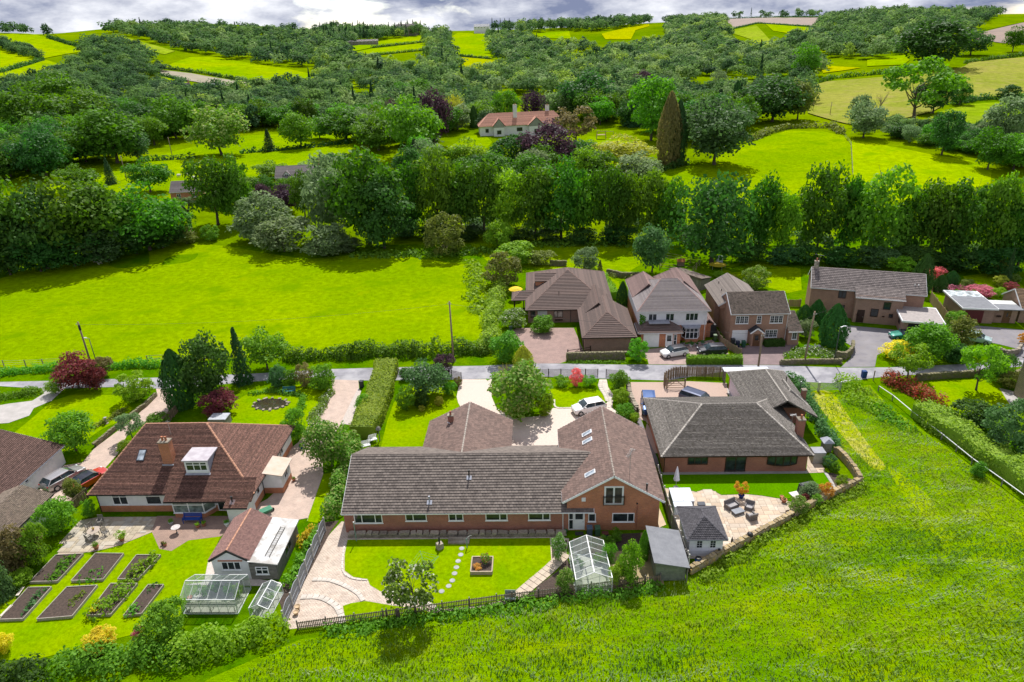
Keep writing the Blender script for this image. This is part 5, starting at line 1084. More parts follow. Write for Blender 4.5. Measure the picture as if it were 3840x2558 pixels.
def flat_garage():
    h=thing('flat_roofed_garage','flat-roofed grey garage with a dark red door beside the rock garden','garage',(69.0,101.3,0),rad(-9))
    walls(h,rect(-2.0,2.5,0,7.2),-.05,2.45,M_brickD);MB().bx(-2.4,2.75,-.6,7.5,2.46,2.7).build('fascia',M_upvc,h);MB().bx(-2.3,2.65,-.5,4.6,2.701,2.72).build('felt_roof',M_felt,h);MB().bx(-2.2,2.5,4.7,7.4,2.701,2.74).build('glazed_roof',glassmat('skylight_glass',(.25,.27,.28),.1),h)
    MB().bx(-1.6,1.0,-.06,0,.02,2.1).build('garage_door',mat('dark_red_paint',(.12,.02,.022),rough=.5),h)
    e=link('entrance',None,h);walls(e,rect(2.52,6.0,.5,3.0),-.05,2.4,M_brickD);MB().bx(2.76,6.3,-.4,1.9,2.47,2.6).build('felt_roof',M_felt,e);MB().bx(2.76,6.3,1.95,3.6,2.5,2.62).build('corrugated_roof',mat('translucent_sheet',(.66,.66,.62),(.5,.5,.48),s=6),e);door(e,(4.6,.5,.02),.95,2.05,0,M_brown2,M_brown2,[(-.1,.1,.5,.85)]);MB().lathe((3.4,.3,1.0),[(.0,0),(.3,.1),(.35,.25)],8).build('wall_planter',M_brown,e)
    d=thing('tiled_house','brick house with dark brown pantiled roof at the frame edge beside the flat garage','house',(75.6,101.2,0),rad(-9));walls(d,rect(0,10,0,6),-.05,2.5,M_brickD)
    hiproof(d,0,10,0,6,2.5,4.6,'x',0,0,T_pan,.3,.28,over=.35,gable=M_brickD,barge=M_upvc,gut=M_upvc);window(d,(2.4,0,1.1),1.8,1.1,0,2,2,bars=0);MB().bx(1.6,3.2,-.25,-.02,.6,.8).build('window_box',M_brown,d)
T_pan=tilemat('dark_pantile',(.19,.12,.07),(.12,.08,.05),lichen=(.28,.19,.1),lich=.6)
flat_garage()
def timber_shed():
    h=thing('long_timber_shed','long dark timber shed with a mono-pitch felt roof behind the white house','shed',(30.0,118.2,0),rad(127));walls(h,rect(0,7.5,-2.4,0),-.05,2.0,M_woodG)
    q=MB();q.face([(-.2,-2.6,2.05),(7.7,-2.6,2.05),(7.7,.2,2.4),(-.2,.2,2.4)]);q.face([(-.2,.2,2.0),(-.2,.2,2.4),(7.7,.2,2.4),(7.7,.2,2.0)]);q.build('roof',T_mossy,h)
    for k in range(12):MB().bx(.05+k*.62,.05+k*.62+.58,.002,.03,.0,2.0).build('board',M_woodG,h)
timber_shed()
def stone_barn():
    h=thing('stone_building','corner of a gritstone building at the frame edge beyond the lawn with young maple','house');p=(61.11,78.49,0);q=MB()
    b=(60.6,75.2)
    walls(h,rect(b[0],b[0]+9,b[1]-8,b[1]+3.0),-.05,5.2,brickmat('coursed_gritstone',(.33,.27,.19),(.25,.21,.15),(.18,.15,.11),bw=.5,bh=.22,mt=.02));hiproof(h,b[0],b[0]+9,b[1]-8,b[1]+3,5.2,7.6,'x',0,0,T_slate,.25,None,over=.2,gable=M_stone)
stone_barn()

# ------------------------------------------------------------------ houses beyond the stream
def red_mansion():
    p=(-4.5,301,3.5)
    h=thing('red_roofed_mansion','large white house with salmon-red tiled roofs and white chimneys among the trees beyond the stream','house',(p[0],p[1]+4,p[2]),rad(8))
    L=18.5
    walls(h,rect(-L,L,0,9),-1.5,4.2,M_render);hiproof(h,-L,L,0,9,4.2,9.0,'x',4.5,4.5,T_far,.3,None,over=.6,cap=T_far)
    for(x,w)in((-10.5,4.5),(5.5,6.0)):
        walls(h,rect(x-w/2,x+w/2,-2.2,1),-1.5,4.2,M_render,'bay_wall');hiproof(h,x-w/2,x+w/2,-2.2,5,4.2,7.4,'y',0,0,T_far,.3,None,over=.6,gable=mat('grey_gable_boards',(.3,.3,.27),(.24,.24,.22)),barge=M_brown,name='gable_roof');window(h,(x,-2.2,1.0),1.8,1.6,0,2,1,M_brown,False)
    chimney(h,(-3.0,3.0),(1.6,1.3),6.0,12.2,M_render,2,M_terra);chimney(h,(11.5,6.0),(1.6,1.2),6.0,11.2,M_render,2,M_terra)
    window(h,(-15.5,0,1.6),1.4,1.6,0,2,1,M_brown,False);window(h,(-1.5,0,1.6),2.4,1.6,0,3,1,M_brown,False);window(h,(13.5,0,1.0),2.0,2.2,0,2,1,M_lead,False)
red_mansion()
def cottage(name,label,loc,rz,L,W,ze,zr,wallm,roofm,dormers=0,ch=1,hh=3):
    h=thing(name,label,'house',loc,rz);walls(h,rect(-L/2,L/2,0,W),-2,ze,wallm);hiproof(h,-L/2,L/2,0,W,ze,zr,'x',0,0,roofm,.3,None,over=.3,gable=wallm,gut=M_upvc)
    for k in range(dormers):
        x=-L/4+k*L/2.2;d=link('dormer',None,h);hiproof(d,x-1,x+1,.4,W/2,ze+.7,ze+1.9,'y',0,0,roofm,.3,None,over=.2,gable=M_render,name='dormer_roof');window(d,(x,.36,ze+.1),1.1,.9,0,2,1)
    for k in range(max(1,int(L/4))):window(h,(-L/2+L*(k+.5)/max(1,int(L/4)),0,ze-1.7),1.1,1.2,0,2,1)
    if ch:chimney(h,(L/2-.6,W/2),(.8,.6),ze,zr+1.2,M_brickA,2)
    return h
def ground_at(p,dy=0):return(p[0],p[1]+dy,gz(p[0],p[1]+dy))
cottage('slate_roofed_cottage','cottage with grey slate roof and two small dormers seen over the tree belt',ground_at((-72.7,204.6,2.2),6),rad(6),14,7,2.9,5.9,M_stone,T_slate,2)
cottage('brick_cottage','low brick cottage with grey roof and one chimney, half hidden behind the round trees',ground_at((-100.3,190.3,2.2),4),rad(8),9,6,2.6,5.2,M_brickA,T_slate,0)
cottage('hilltop_villa','small white villa on the skyline above the middle fields',ground_at((-72.2,1076.2,43.6),0),0,22,14,9,12.5,M_render,mat('pale_slate',(.5,.5,.52)),0,0)
cottage('hilltop_hall','grey stone hall beside a lone yellow-green tree on the skyline',ground_at((-176.8,1049.7,44.1),0),rad(-5),30,14,12,15,M_stone,T_slate,0,1)
cottage('farm_barn','pale flat farm barn left of the stone hall on the hillside',ground_at((-215.6,904,35.4),0),rad(12),55,14,4,6,M_stone,mat('barn_roof',(.5,.45,.42)),0,0)
cottage('valley_farmhouse','grey-roofed farmhouse in the woods below the bare field strip',ground_at((-223.6,448.2,13.6),0),rad(10),16,9,4,7.5,M_stone,T_slate,0,1)
cottage('valley_shed','pale metal-roofed shed in the woods below the bare field strip',ground_at((-211.9,476.5,13.3),0),rad(5),12,8,4,5.5,M_stone,mat('pale_metal_roof',(.5,.52,.58)),0,0)

# ------------------------------------------------------------------ trees of the belt and the valley
ORD='first second third fourth fifth sixth seventh eighth ninth tenth eleventh twelfth thirteenth fourteenth fifteenth sixteenth seventeenth eighteenth nineteenth twentieth'.split()
def nth(k):
    if k<20:return ORD[k]
    return{2:'twenty',3:'thirty',4:'forty',5:'fifty',6:'sixty',7:'seventy',8:'eighty',9:'ninety'}[(k+1)//10]+('-'+ORD[(k+1)%10-1]if(k+1)%10 else '-last')
def row(name,phrase,group,specs,start=0):
    for k,(sp,kind,leaf)in enumerate(specs):
        plant(name,phrase%nth(k),sp,kind,leaf,k+start,'tree',group)
row('alder_tree','tall alder with bare trunk, %s from the left in the tree belt behind the houses','alders in the tree belt',[
    ((-29.31,159.35,0.35,16.66,8.7),'tall','a'),((-22.89,158.4,0.25,19.86,11.14),'tall','n'),((-17.46,158.23,0.18,16.72,9.64),'tall','b'),((-12.18,156.94,0.1,18.43,11.05),'tall','a'),((-5.97,155.6,0.03,16.08,9.98),'tall','l'),((0.14,153.88,-0.04,16.49,10.36),'tall','b'),((5.96,153.61,-0.09,18.33,11.78),'tall','a'),((11.21,154.1,-0.14,14.94,8.89),'tall','n'),((16.62,152.01,-0.18,17.67,9.22),'tall','a'),
    ((20.88,152.9,-0.22,15.57,7.82),'tall','b'),((25.83,151.56,-0.25,15.91,8.72),'tall','n'),((29.6,149.56,-0.26,14.34,7.67),'tall','a'),((46.15,137.74,-0.17,16.74,8.38),'tall','a'),((49.7,134.98,-0.12,14.69,6.51),'tall','l'),((57.7,136.95,-0.17,19.2,10.29),'tall','a'),((63.01,136.58,-0.17,16.29,6.8),'tall','b'),((67.85,134.65,-0.13,18.4,12.43),'tall','n'),((73.62,132.68,-0.08,14.55,7.22),'tall','a'),((77.57,131.79,-0.06,16.9,9.07),'tall','b'),((82.11,129.65,0,16.74,9.75),'tall','a'),((86.77,127.47,0,17.67,8.12),'tall','n'),((90.91,125.9,0,15.54,8.85),'tall','b')])
row('broadleaf_tree','dark broadleaf tree, %s from the left in the wood edging the wide pasture','trees edging the wide pasture',[
    ((-112.75,137.57,0.39,18.85,12.34),'round','b'),((-105.48,138.25,0.4,17.45,11.94),'round','d'),((-100.14,142.2,0.59,17.59,14.09),'round','b'),((-94.08,145.13,0.75,16.05,14.35),'round','b'),((-88.52,149.29,0.89,14.45,14.22),'round','b'),((-85.01,154.72,0.99,9.13,9.67),'round','b'),((-119.13,135.77,0.34,20.28,12.65),'round','b')],3)
row('understorey_bush','dark bush, %s from the left at the foot of the wood edging the wide pasture','bushes at the foot of the wood',[
    ((-111.4,134.95,0.26,10.1,10.02),'bush','d'),((-105.92,136.72,0.33,8.97,11.05),'bush','d'),((-99.97,139.5,0.47,8.89,12.16),'bush','d'),((-94.64,142.94,0.64,8.16,11.45),'bush','bl'),((-90.2,146.66,0.8,6.93,9.76),'bush','d'),((-86.23,150.81,0.9,6.16,9.5),'bush','d'),((-82.08,154.01,0.91,4.19,6.12),'bush','ol')],9)
row('understorey_bush','dark low bush, %s from the left under the tall alders','bushes under the alders',[
    ((-31.11,157.55,0.36,4.94,7.21),'bush','bl'),((-23.65,156.22,0.25,3.66,7.15),'bush','d'),((-15.4,155.94,0.14,3.13,8.15),'bush','d'),((-4.1,154.06,0.01,2.99,8.05),'bush','d'),((2.92,152.3,-0.06,3.37,6.96),'bush','d'),((9.83,151.26,-0.12,3.54,7.89),'bush','d'),((18.58,150.12,-0.18,4.21,7.82),'bush','d'),((43.33,134.78,-0.11,4.03,7.06),'bush','d'),((49.78,133.12,-0.08,3.89,6.97),'bush','bl'),((53.99,132.82,-0.07,4.32,6.08),'bush','d'),((59.61,131.82,-0.05,4.03,7.75),'bush','d'),((66.5,130.13,0,4.32,7.64),'bush','bl'),((73.27,128.6,0,4.62,8.38),'bush','d'),((79.61,126.61,0,5.06,8.25),'bush','d'),((86.23,124.14,0,6.05,8.88),'bush','d')],2)
for a in(
    ('willow_bush','big silver-grey willow bush at the far edge of the wide pasture',(-64.37,153.32,0.72,11.41,13.54),'bush','s'),('willow_bush','broad pale willow bush between two others at the edge of the wide pasture',(-56.47,145.06,0.46,8.36,11.5),'bush','s'),
    ('willow_bush','pale willow bush nearest the round hawthorn at the edge of the wide pasture',(-46.12,141.98,0.3,7.64,10.52),'bush','s'),('willow_bush','small low pale willow right of the other willow bushes',(-41.86,146.06,0.34,3.2,5.81),'bush','s'),
    ('willow_tree','tall grey-green willow with leaning crown behind the willow bushes',(-48.18,156.94,0.59,18.28,12.65),'round','s'),('broadleaf_tree','tall broad tree rising left of the belt of alders',(-38.12,150.45,0.36,21.74,15.97),'tall','b'),('broadleaf_tree','dense dark tree right of the tall willow at the pasture edge',(-34.1,146.39,0.27,16.19,13.31),'bush','d'),
    ('hawthorn_tree','round yellow-green hawthorn standing at the far corner of the wide pasture',(-19.47,141.4,0.1,9.06,8.91),'ball','ol'),('hawthorn_tree','small bright hawthorn right of the round hawthorn',(-8.12,146.6,0.04,6.11,5.57),'round','l'),
    ('ash_tree','tall loose ash tree with leaning trunks behind the pollard',(-81.25,168.56,1.23,17.88,12.16),'tall','b'),('ash_tree','slender ash beside the slate-roofed cottage',(-75.72,169.08,1.19,17.18,8.93),'tall','b'),('broadleaf_tree','slim tree in front of the slate-roofed cottage',(-60.79,176.09,1.11,11.9,6.8),'tall','a'),('spruce_tree','thin dark spruce right of the slate-roofed cottage',(-58.95,185.19,1.22,12.38,3.32),'cone','c'),
    ('plum_tree','purple-leaved small tree in front of the slate-roofed cottage',(-67.5,180.61,1.32,7.03,7.23),'round','p'),('plum_tree','purple bush by the cottage gable',(-74.48,185.21,1.58,6.59,4.78),'round','p'),('round_bush','small round green bush below the pollard tree',(-77.26,155.64,0.87,3.69,4.32),'ball','n'),
    ('weeping_beech','huge dark weeping beech towering over the chicken run',(35.69,132.25,-0.04,19.14,16.14),'weep','d'),('silver_birch','pale blue-green tree left of the weeping beech',(22.93,128.57,0,9.01,6.25),'round','bl'),
    ('oak_tree','big round oak with ivy-clad trunk, leftmost above the wood',(-216.57,298.76,8.54,21.67,23.66),'round','b'),('oak_tree','pale green oak right of the leftmost big oak',(-206.03,319.39,8.9,17.82,21.67),'round','b'),('oak_tree','dull oak on the slope above the leftmost big oak',(-244.9,361.23,13.65,18.33,23.19),'round','b'),
    ('sycamore_tree','large dense sycamore at the corner of the sheep pasture',(-151.71,247.15,4.82,18.42,23.22),'round','b'),('sycamore_tree','lower pale sycamore crown beside the large dense sycamore',(-146.19,252.63,4.67,11.12,11.12),'round','bl'),('ash_tree','slim ash behind the large sycamore',(-158.63,288.85,5.4,11.62,11.87),'tall','n'),('ash_tree','full ash above the sheep pasture',(-156.96,304.65,5.8,17.11,17.31),'round','b'),
    ('ash_tree','lone spreading ash with bare trunk in the sheep pasture',(-120.17,264.51,4.27,17.13,19.07),'round','v'),('spruce_tree','small dark spruce at the top hedge of the sheep pasture',(-103.93,272.55,4.23,7.91,7.14),'cone','c'),('hawthorn_tree','sunlit yellow-green thorn right of the small spruce',(-93.98,279.99,4.18,13.03,13),'round','n'),('broadleaf_tree','round dark tree right of the sunlit thorn',(-79.42,293.78,4.21,13.22,20.27),'round','b'),('broadleaf_tree','paler tree between sunlit thorn and round dark tree',(-92.06,301.31,4.56,8.07,11.18),'round','n'),
    ('broadleaf_tree','dark tree at the frame edge below the leftmost oak',(-173.14,222.75,5.38,10.86,10.65),'round','d'),('broadleaf_tree','broad dark tree above the wood at the pasture edge',(-160.24,220.82,4.86,15.07,14.72),'round','d'),('cypress_tree','dark cone-shaped cypress left of the telegraph post in the sheep pasture',(-134.06,213.78,3.95,7.69,5.47),'cone','c'),('apple_tree','small round orchard tree with visible trunk below the dark cypress',(-139.53,205.22,3.71,7.58,10.02),'round','b'),('ash_tree','feathery round ash beside the brick cottage',(-116.07,202.62,3.17,9.76,11.15),'round','b'),
    ('ash_tree','big pale ash left of the copper beech by the mansion drive',(-45.61,257.95,2.79,20.78,18.74),'round','n'),('ash_tree','rounded tree in front of the big pale ash',(-60.77,270.91,3.37,12.94,15.42),'round','b'),('copper_beech','dark purple copper beech beyond the mansion drive',(-39.88,282.95,3.35,19.89,12.47),'round','p'),('copper_beech','small copper beech peeping left of the big pale ash',(-63.84,322.19,4.76,12.8,6.7),'round','p'),('broadleaf_tree','light conical young tree before the big pale ash',(-40.46,245.09,2.36,10.12,7.94),'tall','n'),
    ('willow_tree','golden weeping willow behind the mansion garden',(-36.66,331.43,4.83,14.2,10.48),'weep','g'),('cypress_tree','slim dark cypress right of the golden willow',(-27.23,325.26,4.55,9.11,3.97),'column','y'),('yew_tree','dark yew beside the slim cypress',(-20.88,312.73,4.08,8.8,8.03),'round','c'),('broadleaf_tree','tall green tree left of the weeping copper beech',(-12.6,336.39,4.77,15.49,12.63),'tall','n'),('copper_beech','weeping purple beech behind the mansion chimneys',(-0.03,347.27,4.98,13.75,13.01),'weep','p'),
    ('evergreen_oak','huge dark evergreen behind the mansion',(26.72,349.29,4.64,20.59,23.48),'round','d'),('scots_pine','brown-green pine with bare trunk right of the mansion',(16.62,274.94,2.4,15.03,15.13),'open','br'),('holly_tree','dark blue-green tree before the mansion, left of the purple one',(-7.44,237.32,1.41,12.36,14.15),'bush','d'),('copper_beech','dark purple-brown tree filling the front of the mansion',(4.9,230.28,0.94,15.84,15.98),'round','p'),('holly_tree','dark tree right of the purple-brown tree before the mansion',(15.3,234.95,0.97,10.26,11.09),'bush','d'),('broadleaf_tree','small fresh green tree below the purple-brown tree',(-2.65,233.16,1.17,5.87,6.71),'round','n'),
    ('golden_maple','pale golden maple on the lawn right of the mansion',(29.56,231.63,0.65,10.95,16.95),'round','g'),('redwood_tree','tall brownish redwood column right of the golden maple',(46.25,241.2,0.84,22.14,7.66),'column','br'),('redwood_tree','second dark redwood close behind the brownish one',(49.71,243.73,0.91,19.28,5.96),'column','c'),('sycamore_tree','tall bright sycamore left of the redwoods',(47.37,284.52,2.38,23.72,19.24),'tall','n'),('lime_tree','huge rounded blue-green lime right of the redwoods',(61.59,237.52,0.51,20.59,21.47),'round','bl'),('chestnut_tree','wide dark chestnut above the bright pasture',(109.16,327.11,2.97,19.25,25.8),'round','d'),('oak_tree','olive-tinged oak joined to the wide dark chestnut',(121.58,330.94,3.35,16.11,13.84),'round','ol'),('cypress_tree','thin dark cypress between the huge lime and wide chestnut',(99.67,356.37,3.95,14.51,5.11),'column','y'),
    ('oak_tree','giant dark oak on the slope above the thistle pasture',(264.56,489.95,13.86,28.5,41.21),'round','d'),('ash_tree','tall open ash with pale limbs in the thistle pasture',(164.68,310.71,4.11,24.22,27.56),'open','n'),('broadleaf_tree','dark rounded tree behind the open ash',(181.15,328.38,4.67,15.44,15.57),'round','d'),('willow_tree','silvery willow at the top of the bright pasture',(126.09,272.35,3.17,12.58,12.8),'round','s'),('willow_tree','slim grey willow behind the silvery one',(139.69,309.21,3.7,12.33,8.14),'tall','s'),('conical_tree','dark conical tree in the hedge right of the bright pasture',(138.41,240.22,1.57,14.18,11.05),'tall','d'),('broadleaf_tree','pale bushy tree at the right frame edge above the pasture',(169.26,256.06,1.72,16.2,14.13),'round','s'),('broadleaf_tree','fresh green tree at the right frame edge above the alders',(151.08,221.48,-0.26,10.17,12.17),'round','n'),('broadleaf_tree','mid-green tree left of the fresh green edge tree',(142.96,221.37,-0.04,12.12,10.81),'round','b'),
    ('conical_tree','pointed grey-green tree in the upper right pasture hedge',(204.88,350.98,5.64,10.19,9.34),'tall','b'),('broadleaf_tree','dark round bush in the upper right pasture hedge',(235.1,362.66,5.76,7.47,10.7),'bush','d'),('oak_tree','rounded oak on the skyline at the far right edge',(359.1,563.11,19.26,17.12,14.84),'round','b'),('broadleaf_tree','grey-green tree right of the giant dark oak',(322.1,550.74,18.3,16.26,22.16),'round','d'),
    ('lime_tree','bright rounded tree above the dark valley wood, right of centre',(176.84,479.73,10.53,21.28,17.37),'tall','n'),('poplar_tree','pale slender poplar behind the wide dark chestnut',(105.18,414.46,6.46,14.99,9.84),'tall','s'),('copper_beech','dark purple beech deep in the valley wood',(69.98,463.89,8.54,11.08,10.46),'round','p'),('acacia_tree','yellow-green acacia left of the deep purple beech',(49.34,446.09,7.89,8.25,10.64),'round','g')):
    plant(a[0],a[1],a[2],a[3],a[4],hash_(a[1])%5,'tree',foot=.18 if a[3]in('bush','ball')else .1)
# pollarded tree with one tuft, bare dead tree
p=(-84.56,161.75,1.14,9.65,5.82);t=thing('pollard_tree','pollarded tree with thick bare trunk and a tufted top at the pasture corner','tree',p[:3])
q=MB();q.tube((0,0,-.2),(.3,0,p[3]*.55),.55,.42,9);q.tube((.3,0,p[3]*.55),(-1.3,0,p[3]*.82),.36,.25,8);q.tube((.3,0,p[3]*.5),(1.2,.2,p[3]*.85),.3,.2,8);q.build('trunk',M_bark,t,True)
inst('crown',crown('tuft',1,LF['s']),t,(-1.2,0,p[3]*.66),0,(p[4]*.8,p[4]*.6,p[3]*.36),LF['v']);inst('crown',crown('tuft',2,LF['s']),t,(1.2,0,p[3]*.72),1,(p[4]*.5,p[4]*.5,p[3]*.28),LF['s'])
p=(160.38,336.59,4.76,10.6,8.39);t=thing('dead_tree','bare leafless tree beside the slim grey willow','tree',p[:3]);q=MB()
r_=random.Random(4);q.tube((0,0,-.2),(0,0,p[3]*.4),.22,.15,6)
for k in range(16):
    a_=r_.uniform(0,6.28);z_=r_.uniform(.25,.45)*p[3];e_=Vector((math.cos(a_)*p[4]*.35,math.sin(a_)*p[4]*.35,r_.uniform(.6,1)*p[3]));m_=Vector((0,0,z_)).lerp(e_,.5);q.tube((0,0,z_),m_,.09,.05,4);q.tube(m_,e_,.05,.015,4)
    for j in range(3):q.tube(m_.lerp(e_,j/3),m_.lerp(e_,j/3)+Vector((r_.uniform(-.9,.9),r_.uniform(-.9,.9),r_.uniform(.5,1.5))),.03,.01,3)
q.build('trunk',M_twig,t)

# woods: the nearer trees singly, the far ones as one mass each
WOODM=None
def woodmat():
    m,N,L,p,out=_nodes('woodland_leaves');at=N.new('ShaderNodeAttribute');at.attribute_name='rnd';geo=N.new('ShaderNodeNewGeometry')
    base=ramp(N,L,at.outputs['Fac'],[(0,(.038,.09,.032)),(.35,(.08,.165,.042)),(.65,(.135,.235,.05)),(.85,(.20,.29,.11)),(1,(.24,.35,.045))])  # greens shifted cooler: distance haze put into the leaf colour
    base=mixc(N,L,.3,base,ramp(N,L,geo.outputs['Random Per Island'],[(0,(.25,.25,.25)),(1,(.75,.75,.75))]),'OVERLAY')
    L.new(base,p.inputs['Base Color']);p.inputs['Roughness'].default_value=.7;p.inputs['Specular IOR Level'].default_value=.1
    t=N.new('ShaderNodeBsdfTranslucent');hs=N.new('ShaderNodeHueSaturation');hs.inputs['Value'].default_value=1.5;L.new(base,hs.inputs['Color']);L.new(hs.outputs[0],t.inputs[0]);mx=N.new('ShaderNodeMixShader');mx.inputs[0].default_value=.42
    L.new(p.outputs[0],mx.inputs[1]);L.new(t.outputs[0],mx.inputs[2]);L.new(mx.outputs[0],out.inputs[0]);return m
WOODM=woodmat()
FAR=[[],[],[],[]]
def far_proto(kind,seed,n):
    rs=np.random.RandomState(seed)
    if kind=='cone':
        z=rs.uniform(.03,1,n);a=rs.uniform(0,6.283,n);r=(1-z)*.42*rs.uniform(.5,1,n);C=np.stack([r*np.cos(a),r*np.sin(a),z],1);N=np.stack([np.cos(a),np.sin(a),np.full(n,.7)],1)
    else:
        K=9;d=rs.normal(size=(K,3));d/=np.linalg.norm(d,axis=1)[:,None];R=rs.uniform(.2,.34,K);Lc=d*rs.uniform(.5,1,K)[:,None]*np.array([.5,.5,.42])*(1-R/.95)[:,None];Lc[:,2]+=.5
        C,N=lobes(rs,Lc,R,n)
    A,B=leaves(rs,C,N,np.full(n,.055 if n>300 else .075),0,.3);return C,A,B
FPR=[far_proto('round',k,420)for k in range(5)]+[far_proto('cone',9,200)]
FPL=[far_proto('round',k+20,200)for k in range(5)]+[far_proto('cone',29,110)]
TREES_TAKEN=[(o.location.x,o.location.y,5.0)for o in col.objects if o.parent is None and o.get('category')=='tree']
AUTO=[]
def wood(name,label,poly,sp,hh,ww,near=0,con=0.0,seed=1,tone=(0,.8),phrase=None,leafset='bdbnas',cap=40):
    rs=random.Random(seed);P=[(p[0],p[1])for p in poly];xs=[p[0]for p in P];ys=[p[1]for p in P];spots=[]
    y=min(ys);k=0
    while y<max(ys):
        x=min(xs)+(sp/2 if k%2 else 0)
        while x<max(xs):
            px,py=x+rs.uniform(-.42,.42)*sp,y+rs.uniform(-.42,.42)*sp
            if inpoly(px,py,P):spots.append((px,py))
            x+=sp
        y+=sp*.85;k+=1
    Cs=[];As=[];Bs=[];Rs=[];ind=[]
    near=min(near,sorted([q[1]for q in spots]+[1e9])[min(cap,len(spots))])
    for(x,y)in spots:
        if any((x-a)**2+(y-b)**2<c*c for a,b,c in TREES_TAKEN):continue
        h=rs.uniform(*hh);w=rs.uniform(*ww);z=gz(x,y)-.4;cone=rs.random()<con
        if y<near:ind.append((x,y,z,h,w,cone));continue
        C,A,B=(FPR if y<620 else FPL)[5 if cone else rs.randrange(5)];s=np.array([w*(.55 if cone else 1),w*(.55 if cone else 1),h*(1.15 if cone else 1)]);a=rs.uniform(0,6.28);ca,sa=math.cos(a),math.sin(a);Rm=np.array([[ca,sa,0],[-sa,ca,0],[0,0,1]])
        Cs.append((C@Rm)*s+[x,y,z]);As.append((A@Rm)*s);Bs.append((B@Rm)*s);Rs.append(np.full(len(C),0.0 if cone else max(0,min(1,rs.gauss(sum(tone)/2,(tone[1]-tone[0])*.38)))))
    if Cs:
        me=quadmesh(name,np.vstack(Cs),np.vstack(As),np.vstack(Bs),WOODM);R=np.concatenate(Rs).astype(np.float32)
        at=me.attributes.new('rnd','FLOAT','FACE');at.data.foreach_set('value',R[:len(me.polygons)]);tag(link(name,me),label,None,None,'stuff')
    ind.sort(key=lambda t:t[0]/t[1])
    for k,(x,y,z,h,w,cone)in enumerate(ind):
        plant('woodland_tree',phrase%nth(k),(x,y,z,h,w),'cone' if cone else('round','tall')[k%2],'c' if cone else leafset[(k*5+seed)%len(leafset)],k+seed,'tree','trees of the valley woods')
wood('valley_wood','broad band of mixed green woodland across the middle of the valley',[(-214.8,742.4,26.2),(-165.2,714.5,22.8),(-124.9,647.3,18),(-115.7,618.8,16.1),(-96.7,667.9,18.5),(-58.9,588.5,13.3),(-51.5,576.9,12.6),(-40.8,567.3,12),(-20,662.5,16.9),(24.1,659.1,16.7),(46.6,637,15.7),(81.8,750.1,21.8),(120,793.3,25),(166.5,773.1,24),(106.7,487.2,9.5),(64.5,450.4,8),(14.8,429.7,7.4),(-21.2,454.2,8.3),(-39,439.7,7.9),(-60,422.4,7.5),(-89.4,428.4,7.7),(-123.3,509.4,10.7),(-161.5,549.2,13.1)],14,(9,14),(11,18),430,.02,3,(.1,1),'rounded valley-wood tree above the mansion, %s from the left along that wood','bndbsbnl')
wood('mansion_grove','grove left of the mansion',[(-70.9,287,3.9),(-94.8,427.3,7.7),(-57.9,424,7.5),(-23.4,404.8,6.9),(-17,368.6,5.8),(-25,322.6,4.4),(-32.6,318.6,4.4),(-44,287.2,3.5),(-54.9,268.8,3.2)],10,(10,14),(11,15),500,.03,41,(.1,.8),'tree in the grove left of the red-roofed mansion, %s from the left','bdbnsb',30)
wood('park_grove','grove right of the mansion',[(3,357,5.3),(19.2,428.9,7.4),(61.9,441,7.7),(93,414.9,6.5),(166.5,429,8.4),(145.1,377,5.7),(103.6,347.8,3.5),(85.5,296.4,2.3),(63.6,278,2.1),(45.2,317.1,3.3),(34.2,322.8,3.6),(26.8,328.2,3.9)],10,(11,15),(11,15),500,.04,43,(.1,.8),'tree in the grove right of the red-roofed mansion, %s from the left','bdbndb',40)
wood('front_grove','grove between the alders and the mansion',[(-47.1,211.8,1.7),(-48.6,234.9,2.3),(-17,228.2,1.3),(21.3,223.4,0.4),(34.5,227.6,0.4),(32,210.2,-0.2),(19.4,202.2,-0.1),(-16.9,205.7,0.6)],11,(8,12),(9,13),500,.03,51,(.1,.8),'tree just behind the alder belt below the mansion, %s from the left','bndblsb',30)
wood('cottage_grove','trees round the cottages',[(-89.4,174.9,1.5),(-99.9,204.6,2.9),(-87.2,209.8,2.8),(-88.6,225.2,3.2),(-70.9,229.1,2.8),(-57.8,250.1,2.9),(-45.2,216.6,1.7),(-44.2,185.2,0.9),(-53.8,167.6,0.8)],15,(5,8),(7,10),500,.03,53,(.1,.8),'tree among the cottages behind the willow bushes, %s from the left','bnabds',30)
wood('left_valley_grove','trees left of the sheep pasture',[(-212.2,263.9,7.7),(-218.6,298.4,8.6),(-197.8,308,7.9),(-202.1,365.5,9.9),(-164.1,402.6,8.6),(-95.7,419.3,7.5),(-89.9,371.1,6.3),(-121,333.6,5.6),(-148.8,302.7,5.5),(-165.1,293.5,5.8),(-156.5,252.2,5),(-156.8,222.2,4.8),(-172.1,209.4,4.7)],9.5,(9,13),(10,14),500,.02,45,(.05,.7),'tree in the band above and left of the sheep pasture, %s from the left','bdbdnb',45)
wood('belt_undergrowth','dense leafy undergrowth behind the row of alders',[(-32.6,160.2,0.4),(24.1,154.2,-0.3),(44.2,137.9,-0.2),(95.92,125.58,0),(103,136.2,-0.3),(47.3,148.6,-0.4),(25.5,164.5,-0.4),(-34.4,170.6,0.5)],6,(3,5),(5,8),0,0,47,(.05,.5))
wood('hillside_wood','dark scrubby wood running down the left hillside',[(-381.6,617.2,35.5),(-454.4,752.6,49.3),(-416.1,753.6,44.7),(-350.7,664.6,33.7),(-306.2,602.3,26.4),(-279.5,542.2,21.4),(-268.7,505.2,19.3),(-229.3,470.8,14.7),(-217.2,416.1,12.4),(-246,406.2,14.9),(-299.3,430.3,20.9),(-348.2,535.8,28.5)],12.5,(7,11),(10,17),0,0,5,(0,.5))
